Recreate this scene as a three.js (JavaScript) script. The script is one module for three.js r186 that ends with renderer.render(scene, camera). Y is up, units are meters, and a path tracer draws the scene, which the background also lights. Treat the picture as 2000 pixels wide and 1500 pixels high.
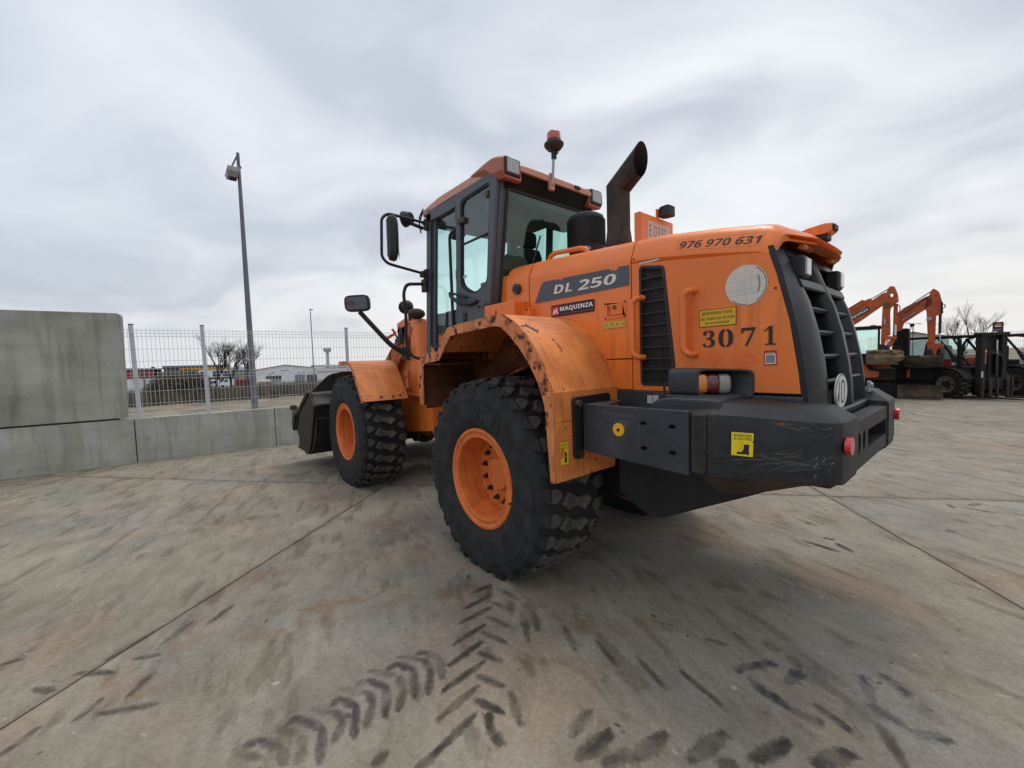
import * as THREE from 'three';
import { mergeGeometries, mergeVertices, toCreasedNormals } from 'three/addons/utils/BufferGeometryUtils.js';
import { RoundedBoxGeometry } from 'three/addons/geometries/RoundedBoxGeometry.js';

// ------------------------------------------------------------------ camera, sky, sun, exposure
const scene = new THREE.Scene();
const camera = new THREE.PerspectiveCamera(86.561, 4 / 3, 0.05, 2500);
camera.position.set(2.4477, 1.5528, 2.8259);
camera.up.set(-0.0240, 0.99788, -0.06046);
camera.lookAt(2.4477 - 0.76648, 1.5528 - 0.05719, 2.8259 - 0.63971);
scene.add(camera);

const renderer = new THREE.WebGLRenderer({ antialias: true });
renderer.setSize(1024, 768);
renderer.toneMapping = THREE.LinearToneMapping;
renderer.toneMappingExposure = 0.85;
renderer.shadowMap.enabled = true;
renderer.shadowMap.type = THREE.PCFSoftShadowMap;

// seeded randomness and tileable value noise
function rng(seed) { let s = seed >>> 0; return () => { s = (s + 0x6d2b79f5) | 0; let t = Math.imul(s ^ (s >>> 15), 1 | s); t = (t + Math.imul(t ^ (t >>> 7), 61 | t)) ^ t; return ((t ^ (t >>> 14)) >>> 0) / 4294967296; }; }
const LAT = new Float32Array(65536); { const r = rng(77); for (let i = 0; i < 65536; i++) LAT[i] = r(); }
function vn(x, y, px = 256, py = px) {
  let xi = Math.floor(x), yi = Math.floor(y); const fx = x - xi, fy = y - yi;
  xi = ((xi % px) + px) % px; yi = ((yi % py) + py) % py;
  const x1 = xi + 1 === px ? 0 : xi + 1, y1 = yi + 1 === py ? 0 : yi + 1;
  const u = fx * fx * (3 - 2 * fx), v = fy * fy * (3 - 2 * fy), a = (yi & 255) << 8, b = (y1 & 255) << 8;
  const p = LAT[a | (xi & 255)], q = LAT[a | (x1 & 255)], r = LAT[b | (xi & 255)], s = LAT[b | (x1 & 255)];
  return p + (q - p) * u + (r - p + (p - q - r + s) * u) * v;
}
function fbm(x, y, oct, px = 256, py = px) { let s = 0, a = 0.5, n = 0; for (let i = 0; i < oct; i++) { s += a * vn(x + i * 17, y + i * 31, px, py); n += a; a *= 0.5; x *= 2; y *= 2; px = Math.min(px * 2, 4096); py = Math.min(py * 2, 4096); } return s / n; }
const clamp = (x, a = 0, b = 1) => Math.min(b, Math.max(a, x)), sst = (a, b, x) => { const t = clamp((x - a) / (b - a)); return t * t * (3 - 2 * t); }, lerp = (a, b, t) => a + (b - a) * t;

{ // overcast sky: layered grey cloud, brighter and warmer where the sun hides low behind it
  const W = 1536, H = 768, data = new Float32Array(W * H * 4);
  const wx = -0.12, wz = -0.993;
  for (let j = 0; j < H; j++) for (let i = 0; i < W; i++) {
    const el = ((j + 0.5) / H - 0.5) * Math.PI, az = ((i + 0.5) / W - 0.5) * 2 * Math.PI;
    const y = Math.sin(el), ch = Math.cos(el), x = Math.cos(az) * ch, z = Math.sin(az) * ch, o = (j * W + i) * 4;
    const w = sst(0.05, 1, (Math.cos(az) * wx + Math.sin(az) * wz) * 0.5 + 0.5), e = clamp(y);
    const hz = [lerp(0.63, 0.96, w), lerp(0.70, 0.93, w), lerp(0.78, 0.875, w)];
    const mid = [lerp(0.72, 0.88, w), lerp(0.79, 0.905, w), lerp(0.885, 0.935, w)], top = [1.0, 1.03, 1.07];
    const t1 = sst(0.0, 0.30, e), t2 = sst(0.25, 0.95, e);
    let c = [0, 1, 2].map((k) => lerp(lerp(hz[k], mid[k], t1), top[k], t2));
    if (y > -0.02) {
      const k = 1 / (Math.max(y, 0) + 0.30), cx = x * k, cz = z * k;
      const wa = fbm(cx * 0.9 + 40, cz * 0.9 + 11, 3) - 0.5, wb = fbm(cx * 0.9 + 9, cz * 0.9 + 71, 3) - 0.5;
      const u = cx * 0.85 - cz * 0.5, v = cx * 0.5 + cz * 0.85;
      const n1 = fbm(u * 1.1 + wa * 2.2 + 30, v * 1.3 + wb * 2.2 + 80, 5), n2 = fbm(u * 3.4 + wa * 3 + 5, v * 4.2 + wb * 3 + 55, 5);
      const dark = sst(0.44, 0.72, n1 * 0.72 + n2 * 0.28) * lerp(0.55, 1.25, w), light = sst(0.5, 0.30, n1 * 0.6 + n2 * 0.4);
      const fade = sst(0.0, 0.14, y);
      c[0] *= 1 - fade * dark * 0.29 + fade * light * 0.10; c[1] *= 1 - fade * dark * 0.26 + fade * light * 0.09; c[2] *= 1 - fade * dark * 0.21 + fade * light * 0.07;
    }
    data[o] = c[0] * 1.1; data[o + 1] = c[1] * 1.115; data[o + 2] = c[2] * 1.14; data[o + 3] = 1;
  }
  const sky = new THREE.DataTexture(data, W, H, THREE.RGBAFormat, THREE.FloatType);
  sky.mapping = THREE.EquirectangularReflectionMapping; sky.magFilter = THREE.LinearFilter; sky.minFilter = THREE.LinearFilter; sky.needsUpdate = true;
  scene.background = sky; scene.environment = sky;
}
const sun = new THREE.DirectionalLight(new THREE.Color().setRGB(1, 0.94, 0.86), 1.5);
sun.position.set(-2, 22, -9); sun.target.position.set(0, 0, 0); sun.castShadow = true; sun.shadow.radius = 42; sun.shadow.mapSize.set(2048, 2048);
Object.assign(sun.shadow.camera, { left: -14, right: 14, top: 14, bottom: -14, near: 1, far: 70 });
scene.add(sun, sun.target);

// ------------------------------------------------------------------ geometry helpers
const V3 = (x, y, z) => new THREE.Vector3(x, y, z), V2 = (x, y) => new THREE.Vector2(x, y);
function plain(g) { // non-indexed, position/normal/uv only
  g = g.index ? g.toNonIndexed() : g;
  for (const k of Object.keys(g.attributes)) if (!['position', 'normal', 'uv'].includes(k)) g.deleteAttribute(k);
  if (!g.attributes.normal) g.computeVertexNormals();
  if (!g.attributes.uv) g.setAttribute('uv', new THREE.BufferAttribute(new Float32Array(g.attributes.position.count * 2), 2));
  g.morphAttributes = {}; g.clearGroups();
  return g;
}
function boxUV(g) { // uv in metres, by the main axis of every triangle
  const p = g.attributes.position.array, uv = g.attributes.uv.array;
  for (let i = 0; i < p.length / 9; i++) {
    const o = i * 9, ax = p[o + 3] - p[o], ay = p[o + 4] - p[o + 1], az = p[o + 5] - p[o + 2], bx = p[o + 6] - p[o], by = p[o + 7] - p[o + 1], bz = p[o + 8] - p[o + 2];
    const nx = Math.abs(ay * bz - az * by), ny = Math.abs(az * bx - ax * bz), nz = Math.abs(ax * by - ay * bx);
    const [a, b] = nx > ny && nx > nz ? [2, 1] : ny > nz ? [0, 2] : [0, 1];
    for (let k = 0; k < 3; k++) { uv[i * 6 + k * 2] = p[o + k * 3 + a]; uv[i * 6 + k * 2 + 1] = p[o + k * 3 + b]; }
  }
  return g;
}
function join(list, keepUV) { list = [].concat(list).map(plain); const g = list.length > 1 ? mergeGeometries(list) : list[0]; return keepUV ? g : boxUV(g); }
function part(parent, name, geos, mat, label, keepUV) {
  const m = new THREE.Mesh(join(geos, keepUV), mat); m.name = name; m.castShadow = m.receiveShadow = true;
  if (label) m.userData.label = label;
  parent.add(m); return m;
}
function each(parent, name, geos, mat) { for (const g of geos) part(parent, name, g, mat); }
const used = {};
function numbered(n) { const k = used[n] = (used[n] ?? -1) + 1; return k ? n + '_' + String(k).padStart(3, '0') : n; }
function thing(name, label, category, pos = [0, 0, 0], turn = 0, group) {
  const o = new THREE.Group(); o.name = numbered(name); o.position.set(...pos); o.rotation.y = turn; o.userData = { label, category };
  if (group) o.userData.group = group; scene.add(o); return o;
}
function sub(parent, name, label) { const o = new THREE.Group(); o.name = name; if (label) o.userData.label = label; parent.add(o); return o; }
const box = (x0, x1, y0, y1, z0, z1, r = 0.006) => { const w = Math.abs(x1 - x0), h = Math.abs(y1 - y0), d = Math.abs(z1 - z0); r = Math.min(r, w * 0.45, h * 0.45, d * 0.45); const g = r > 0.001 ? new RoundedBoxGeometry(w, h, d, 1, r) : new THREE.BoxGeometry(w, h, d); return g.translate((x0 + x1) / 2, (y0 + y1) / 2, (z0 + z1) / 2); };
function rshape(pts, r = 0, holes = []) { // polygon with rounded corners
  const draw = (P, pr) => {
    const n = P.length;
    for (let i = 0; i < n; i++) {
      const p = P[i], a = P[(i + n - 1) % n], b = P[(i + 1) % n], rr = p[2] ?? r;
      const da = Math.hypot(a[0] - p[0], a[1] - p[1]), db = Math.hypot(b[0] - p[0], b[1] - p[1]), q = Math.min(rr, da * 0.48, db * 0.48);
      const s = [p[0] + (a[0] - p[0]) / da * q, p[1] + (a[1] - p[1]) / da * q], e = [p[0] + (b[0] - p[0]) / db * q, p[1] + (b[1] - p[1]) / db * q];
      if (q > 1e-4) { i ? pr.lineTo(...s) : pr.moveTo(...s); pr.quadraticCurveTo(p[0], p[1], ...e); } else i ? pr.lineTo(p[0], p[1]) : pr.moveTo(p[0], p[1]);
    }
    pr.closePath(); return pr;
  };
  const s = draw(pts, new THREE.Shape());
  for (const h of holes) s.holes.push(h.curves ? h : draw(h.p ?? h, new THREE.Path()));
  return s;
}
const circ = (x, y, r, ry = r) => { const p = new THREE.Path(); p.absellipse(x, y, r, ry, 0, Math.PI * 2, true, 0); return p; };
function extr(shape, depth, bevel) {
  const b = bevel ?? 0;
  return new THREE.ExtrudeGeometry(shape, { depth: Math.max(depth - 2 * b, 0.0005), bevelEnabled: b > 0, bevelThickness: b, bevelSize: b, bevelOffset: -b, bevelSegments: 2, curveSegments: 7 }).translate(0, 0, b);
}
// plates: outline in the XY, ZY or XZ plane, thickness along the third axis
const plZ = (pts, z0, z1, r = 0, holes = [], b = 0.003) => extr(rshape(pts, r, holes), z1 - z0, b).translate(0, 0, z0);
const plX = (pts, x0, x1, r = 0, holes = [], b = 0.003) => extr(rshape(pts.map(([z, y, q]) => [-z, y, q]).reverse(), r, holes.map((h) => h.curves ? h : h.map(([z, y, q]) => [-z, y, q]))), x1 - x0, b).rotateY(Math.PI / 2).translate(x0, 0, 0);
const plY = (pts, y0, y1, r = 0, holes = [], b = 0.003) => extr(rshape(pts.map(([x, z, q]) => [x, -z, q]).reverse(), r, holes), y1 - y0, b).rotateX(-Math.PI / 2).translate(0, y0, 0);
function mir(g) { // mirrored to the other side of the machine
  g = g.clone(); g = g.index ? g.toNonIndexed() : g; g.scale(1, 1, -1);
  for (const k of ['position', 'normal', 'uv']) { const a = g.attributes[k]; if (!a) continue; const s = a.itemSize, d = a.array; for (let i = 0; i < a.count; i += 3) for (let c = 0; c < s; c++) { const t = d[(i + 1) * s + c]; d[(i + 1) * s + c] = d[(i + 2) * s + c]; d[(i + 2) * s + c] = t; } }
  return g;
}
const both = (g) => [g, mir(g)];
function tube(pts, r, bend = 0.05, seg = 10, close = false) { // bar bent along a polyline
  const P = pts.map((p) => p.isVector3 ? p : V3(...p)), L = [];
  P.forEach((p, i) => {
    if (i === 0 || i === P.length - 1) return L.push(p.clone());
    const a = P[i - 1].clone().sub(p), b = P[i + 1].clone().sub(p), q = Math.min(bend, a.length() * 0.45, b.length() * 0.45);
    const s = p.clone().addScaledVector(a.normalize(), q), e = p.clone().addScaledVector(b.normalize(), q);
    for (let k = 0; k <= 6; k++) { const t = k / 6; L.push(s.clone().multiplyScalar((1 - t) * (1 - t)).addScaledVector(p, 2 * t * (1 - t)).addScaledVector(e, t * t)); }
  });
  const rad = (i) => Array.isArray(r) ? lerp(r[0], r[1], i / (L.length - 1)) : r, pos = [], idx = [];
  let n = null;
  L.forEach((p, i) => {
    const t = (L[i + 1] ?? p).clone().sub(L[i - 1] ?? p).normalize();
    if (!n) n = Math.abs(t.y) < 0.9 ? V3(0, 1, 0) : V3(1, 0, 0);
    n = n.clone().addScaledVector(t, -n.dot(t)).normalize(); const b = t.clone().cross(n);
    for (let k = 0; k < seg; k++) { const a = k / seg * Math.PI * 2; pos.push(...p.clone().addScaledVector(n, Math.cos(a) * rad(i)).addScaledVector(b, Math.sin(a) * rad(i)).toArray()); }
  });
  for (let i = 0; i < L.length - 1; i++) for (let k = 0; k < seg; k++) { const a = i * seg + k, b = i * seg + (k + 1) % seg; idx.push(a, a + seg, b, b, a + seg, b + seg); }
  const c0 = pos.length / 3; pos.push(...L[0].toArray(), ...L[L.length - 1].toArray());
  const e0 = (L.length - 1) * seg;
  for (let k = 0; k < seg; k++) idx.push(c0, k, (k + 1) % seg, c0 + 1, e0 + (k + 1) % seg, e0 + k);
  const g = new THREE.BufferGeometry(); g.setAttribute('position', new THREE.Float32BufferAttribute(pos, 3)); g.setIndex(idx.map((_, i) => idx[i - i % 3 + [0, 2, 1][i % 3]]));
  return toCreasedNormals(g, 0.9);
}
const rod = (a, b, r, seg = 12) => tube([a, b], r, 0, seg);
function loft(rings, { closed = true, caps = true, crease = 0.6 } = {}) { // skin over rings of equal length
  const n = rings[0].length, pos = rings.flat(2), idx = [], m = closed ? n : n - 1;
  for (let i = 0; i < rings.length - 1; i++) for (let k = 0; k < m; k++) { const a = i * n + k, b = i * n + (k + 1) % n; idx.push(a, b, a + n, b, b + n, a + n); }
  if (caps && closed) for (const [i, f] of [[0, 1], [rings.length - 1, 0]]) {
    const R = rings[i].map((p) => V3(...p)), c = R.reduce((s, p) => s.add(p), V3(0, 0, 0)).divideScalar(n);
    const nrm = V3(0, 0, 0); R.forEach((p, k) => { const q = R[(k + 1) % n]; nrm.add(p.clone().sub(c).cross(q.clone().sub(c))); });
    const ax = Math.abs(nrm.x) > Math.abs(nrm.y) && Math.abs(nrm.x) > Math.abs(nrm.z) ? ['z', 'y'] : Math.abs(nrm.y) > Math.abs(nrm.z) ? ['x', 'z'] : ['x', 'y'];
    const tr = THREE.ShapeUtils.triangulateShape(R.map((p) => V2(p[ax[0]], p[ax[1]])), []);
    for (const t of tr) { const a = R[t[0]], w = R[t[1]].clone().sub(a).cross(R[t[2]].clone().sub(a)).dot(nrm) > 0 ? t : [t[0], t[2], t[1]]; idx.push(...(f ? [w[0], w[2], w[1]] : w).map((k) => i * n + k)); }
  }
  const g = new THREE.BufferGeometry(); g.setAttribute('position', new THREE.Float32BufferAttribute(pos, 3)); g.setIndex(idx);
  return toCreasedNormals(g, crease);
}
// lathe about z: points [radius, z]
function latheZ(pts, seg = 64) { return new THREE.LatheGeometry(pts.map(([r, z]) => V2(r, z)), seg).rotateX(Math.PI / 2); }
const cylZ = (x, y, z0, z1, r, seg = 20, r2 = r) => new THREE.CylinderGeometry(r2, r, Math.abs(z1 - z0), seg).rotateX(Math.PI / 2).translate(x, y, (z0 + z1) / 2);
const cylX = (x0, x1, y, z, r, seg = 20) => new THREE.CylinderGeometry(r, r, Math.abs(x1 - x0), seg).rotateZ(Math.PI / 2).translate((x0 + x1) / 2, y, z);
const cylY = (x, y0, y1, z, r, seg = 20, rt = r) => new THREE.CylinderGeometry(rt, r, y1 - y0, seg).translate(x, (y0 + y1) / 2, z);

// ------------------------------------------------------------------ textures
function tex(w, h, fn, srgb = true, metres = 1) { // computed, repeating; fn(u, v) -> 0..255 values
  const d = new Uint8Array(w * h * 4);
  for (let j = 0; j < h; j++) for (let i = 0; i < w; i++) { const c = fn((i + 0.5) / w, (j + 0.5) / h), o = (j * w + i) * 4; d[o] = clamp(c[0], 0, 255); d[o + 1] = clamp(c[1], 0, 255); d[o + 2] = clamp(c[2], 0, 255); d[o + 3] = 255; }
  const t = new THREE.DataTexture(d, w, h); t.wrapS = t.wrapT = THREE.RepeatWrapping; t.magFilter = THREE.LinearFilter; t.minFilter = THREE.LinearFilter;
  if (srgb) t.colorSpace = THREE.SRGBColorSpace; t.repeat.set(1 / metres, 1 / metres); t.needsUpdate = true; return t;
}
const lin = (r, g, b) => new THREE.Color().setRGB(r, g, b);
// paint: soft dirt, run-down streaks, specks and small bare chips (2 m tile)
const paintTex = tex(1024, 1024, (u, v) => {
  const a = fbm(u * 6, v * 6, 4, 6), st = fbm(u * 60, v * 5, 3, 60, 5), f = vn(u * 400, v * 400, 400), sp = vn(u * 150 + 3, v * 150, 150), cl = vn(u * 9, v * 9, 9);
  let k = 240 + (a - 0.5) * 30 - sst(0.52, 0.8, st) * sst(0.4, 0.75, a) * 26 + (f - 0.5) * 9;
  let g = 0; if (sp > 0.985 && cl > 0.62) g = 1;
  const d = sst(0.5, 0.85, a) * 10;
  return g ? [k * 0.45, k * 0.42, k * 0.42] : [k + d * 0.2, k + d * 0.7, k + d * 1.6];
}, true, 2);
const paintRough = tex(512, 512, (u, v) => { const a = fbm(u * 8, v * 8, 4, 8), s = vn(u * 200, v * 200, 200); const k = 130 + (a - 0.5) * 110 + (s - 0.5) * 20; return [k, k, k]; }, false, 2);
// worn paint: heavy chips and rust towards bare steel
const wornTex = tex(1024, 1024, (u, v) => {
  const a = fbm(u * 7, v * 7, 5, 7), b = fbm(u * 26 + 4, v * 26, 4, 26), st = fbm(u * 50, v * 7, 3, 50, 7), f = vn(u * 380, v * 380, 380);
  const chip = sst(0.635, 0.66, b * 0.62 + a * 0.38), rust = sst(0.54, 0.63, b * 0.62 + a * 0.38) * (1 - chip);
  const k = 226 + (a - 0.5) * 60 - sst(0.5, 0.8, st) * 34 + (f - 0.5) * 14, dust = sst(0.42, 0.7, fbm(u * 11 + 9, v * 11, 3, 11)) * 22;
  return [lerp(lerp(k, k * 0.72, rust), 62, chip), lerp(lerp(k + dust * 0.6, k * 0.62, rust), 56, chip), lerp(lerp(k + dust * 1.7, k * 0.66, rust), 70, chip)];
}, true, 1.1);
// dusty paint with a few hairline scratches and small chips
const scuffTex = tex(1024, 1024, (u, v) => {
  const a = fbm(u * 6, v * 6, 5, 6), b = fbm(u * 34 + 4, v * 34, 4, 34), st = fbm(u * 70, v * 5, 3, 70, 5), sc = fbm(u * 9 + 3, v * 150, 2, 9, 150), s2 = fbm(u * 130, v * 8 + 5, 2, 130, 8), f = vn(u * 380, v * 380, 380);
  const chip = sst(0.715, 0.735, b * 0.6 + a * 0.4), scr = Math.max(sst(0.80, 0.86, sc) * sst(0.48, 0.7, a), sst(0.80, 0.86, s2) * sst(0.5, 0.72, vn(u * 7, v * 7, 7)));
  const k = 228 + (a - 0.5) * 46 - sst(0.5, 0.8, st) * 20 + (f - 0.5) * 12, dust = sst(0.40, 0.7, fbm(u * 11 + 9, v * 11, 3, 11)) * 20, d = Math.max(chip, scr * 0.55);
  return [lerp(k + dust * 0.6, 70, d), lerp(k + dust * 1.3, 62, d), lerp(k + dust * 2.2, 72, d)];
}, true, 1.3);
// steel in dark paint: scuffs and pale scratches
const darkTex = tex(1024, 1024, (u, v) => {
  const a = fbm(u * 6, v * 6, 5, 6), b = fbm(u * 30, v * 30, 3, 30), s = fbm(u * 8 + 3, v * 120, 2, 8, 120), s2 = fbm(u * 110, v * 9, 2, 110, 9), f = vn(u * 420, v * 420, 420);
  let k = 190 + (a - 0.5) * 90 + (b - 0.5) * 34 + (f - 0.5) * 16; k += sst(0.70, 0.8, s) * 60 * sst(0.45, 0.7, a) + sst(0.73, 0.82, s2) * 26;
  const w = sst(0.5, 0.8, a) * 12; return [k + w, k + w * 0.6, k];
}, true, 1.3);
const grimeTex = tex(512, 512, (u, v) => { const a = fbm(u * 5, v * 5, 5, 5), b = fbm(u * 24, v * 24, 3, 24), k = 150 + (a - 0.5) * 170 + (b - 0.5) * 60; return [k, k * 0.93, k * 0.84]; }, true, 1);
const rubberTex = tex(512, 512, (u, v) => { const a = fbm(u * 7, v * 7, 5, 7), b = fbm(u * 40, v * 40, 3, 40), f = vn(u * 250, v * 250, 250); const k = 172 + (a - 0.5) * 120 + (b - 0.5) * 50 + (f - 0.5) * 26, d = sst(0.5, 0.8, a) * 18; return [k + d, k + d * 0.8, k + d * 0.3]; }, true, 0.6);
const fineBump = tex(512, 512, (u, v) => { const k = 128 + (fbm(u * 60, v * 60, 4, 60) - 0.5) * 200; return [k, k, k]; }, false, 0.5);

const std = (o) => new THREE.MeshStandardMaterial(o), phy = (o) => new THREE.MeshPhysicalMaterial(o);
const M = {
  orange: phy({ color: lin(0.93, 0.212, 0.027), map: paintTex, roughness: 0.85, roughnessMap: paintRough, clearcoat: 0.15, clearcoatRoughness: 0.35 }),
  ghost: phy({ color: lin(0.92, 0.165, 0.018), map: paintTex, roughness: 0.8, roughnessMap: paintRough, clearcoat: 0.2, clearcoatRoughness: 0.3 }),
  fender: std({ color: lin(0.84, 0.245, 0.056), map: scuffTex, roughness: 0.58 }),
  lip: std({ color: lin(0.84, 0.26, 0.075), map: wornTex, roughness: 0.65 }),
  frame: std({ color: lin(0.72, 0.17, 0.03), map: wornTex, roughness: 0.7 }),
  dirtyFrame: std({ color: lin(0.30, 0.10, 0.035), map: grimeTex, roughness: 0.85 }),
  roof: std({ color: lin(0.70, 0.33, 0.22), map: paintTex, roughness: 0.55 }),
  rim: std({ color: lin(0.84, 0.19, 0.033), map: scuffTex, roughness: 0.6 }),
  slate: std({ color: lin(0.018, 0.020, 0.025), map: darkTex, roughness: 0.55 }),
  slateArm: std({ color: lin(0.060, 0.068, 0.084), map: darkTex, roughness: 0.55 }),
  cabGrey: std({ color: lin(0.088, 0.094, 0.112), map: paintTex, roughness: 0.5 }),
  plastic: std({ color: lin(0.008, 0.009, 0.012), map: darkTex, roughness: 0.42 }),
  black: std({ color: lin(0.014, 0.014, 0.015), roughness: 0.6 }),
  matte: std({ color: lin(0.02, 0.019, 0.018), map: grimeTex, roughness: 0.95 }),
  interior: std({ color: lin(0.03, 0.03, 0.031), roughness: 0.9 }),
  rubber: std({ color: lin(0.034, 0.0345, 0.036), map: rubberTex, roughness: 0.85, bumpMap: fineBump, bumpScale: 0.0015 }),
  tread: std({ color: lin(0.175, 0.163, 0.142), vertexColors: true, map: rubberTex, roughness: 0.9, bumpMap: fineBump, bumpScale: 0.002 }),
  treadBase: std({ color: lin(0.014, 0.014, 0.014), map: rubberTex, roughness: 0.95 }),
  soot: std({ color: lin(0.12, 0.102, 0.093), map: grimeTex, roughness: 0.8, side: THREE.DoubleSide }),
  steel: std({ color: lin(0.30, 0.29, 0.28), map: grimeTex, roughness: 0.5, metalness: 0.7 }),
  bucket: std({ color: lin(0.075, 0.060, 0.050), map: grimeTex, roughness: 0.55, metalness: 0.25 }),
  galv: std({ color: lin(0.36, 0.38, 0.40), roughness: 0.55, metalness: 0.3 }),
  glass: phy({ color: lin(0.90, 0.99, 0.975), roughness: 0.0, transmission: 1, thickness: 0, ior: 1.5 }),
  darkGlass: phy({ color: lin(0.70, 0.86, 0.81), roughness: 0.0, transmission: 1, thickness: 0, ior: 1.5 }),
  mirror: std({ color: lin(0.75, 0.77, 0.78), roughness: 0.05, metalness: 1 }),
  lensClear: phy({ color: lin(0.36, 0.355, 0.33), roughness: 0.18, clearcoat: 1, clearcoatRoughness: 0.08, bumpMap: fineBump, bumpScale: 0.001 }),
  lensAmber: phy({ color: lin(0.66, 0.20, 0.012), roughness: 0.2, clearcoat: 1, clearcoatRoughness: 0.1 }),
  lensRed: phy({ color: lin(0.10, 0.006, 0.009), roughness: 0.2, clearcoat: 1, clearcoatRoughness: 0.1 }),
  lensGrey: phy({ color: lin(0.26, 0.25, 0.21), roughness: 0.2, clearcoat: 1, clearcoatRoughness: 0.1 }),
  reflector: phy({ color: lin(0.62, 0.02, 0.03), roughness: 0.3, clearcoat: 1, clearcoatRoughness: 0.1 }),
  white: std({ color: lin(0.62, 0.61, 0.58), map: paintTex, roughness: 0.6 }),
  yellow: std({ color: lin(0.85, 0.42, 0.01), roughness: 0.5 }),
};
// printed stickers
function canvas(w, h, draw) { const c = document.createElement('canvas'); c.width = w; c.height = h; const x = c.getContext('2d'); draw(x, w, h); const t = new THREE.CanvasTexture(c); t.colorSpace = THREE.SRGBColorSpace; t.magFilter = THREE.LinearFilter; return t; }
function print(w, h, draw, rough = 0.5) { return std({ map: canvas(w, h, draw), transparent: true, roughness: rough }); }
function wear(x, w, h, n, seed, len = 8) { // small bare scratches rubbed out of a print
  const r = rng(seed); x.save(); x.globalCompositeOperation = 'destination-out'; for (let i = 0; i < n; i++) { x.globalAlpha = 0.3 + r() * 0.6; x.fillRect(r() * w, r() * h, 1 + r() * len, 0.6 + r() * 1.4); } x.restore();
}
function fitText(x, s, cx, cy, w, h, font, italic = 0) { // text stretched to a box
  x.save(); x.font = font.replace('#', '100'); x.textAlign = 'center'; x.textBaseline = 'alphabetic';
  const m = x.measureText(s), a = m.actualBoundingBoxAscent, d = m.actualBoundingBoxDescent, tw = m.actualBoundingBoxLeft + m.actualBoundingBoxRight;
  x.translate(cx, cy); x.transform(1, 0, -italic, 1, 0, 0); x.scale(w / tw, h / (a + d)); x.fillText(s, (m.actualBoundingBoxLeft - m.actualBoundingBoxRight) / 2, (a - d) / 2); x.restore();
}
const BOLD = 'bold #px sans-serif';
function quad(parent, name, mat, a, b, c, d, label) { // flat sheet through four corners: top left, top right, bottom right, bottom left
  const g = new THREE.BufferGeometry(); g.setAttribute('position', new THREE.Float32BufferAttribute([...d, ...c, ...b, ...d, ...b, ...a], 3)); g.setAttribute('uv', new THREE.Float32BufferAttribute([0, 0, 1, 0, 1, 1, 0, 0, 1, 1, 0, 1], 2)); g.computeVertexNormals();
  return part(parent, name, g, mat, label, true);
}

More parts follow.
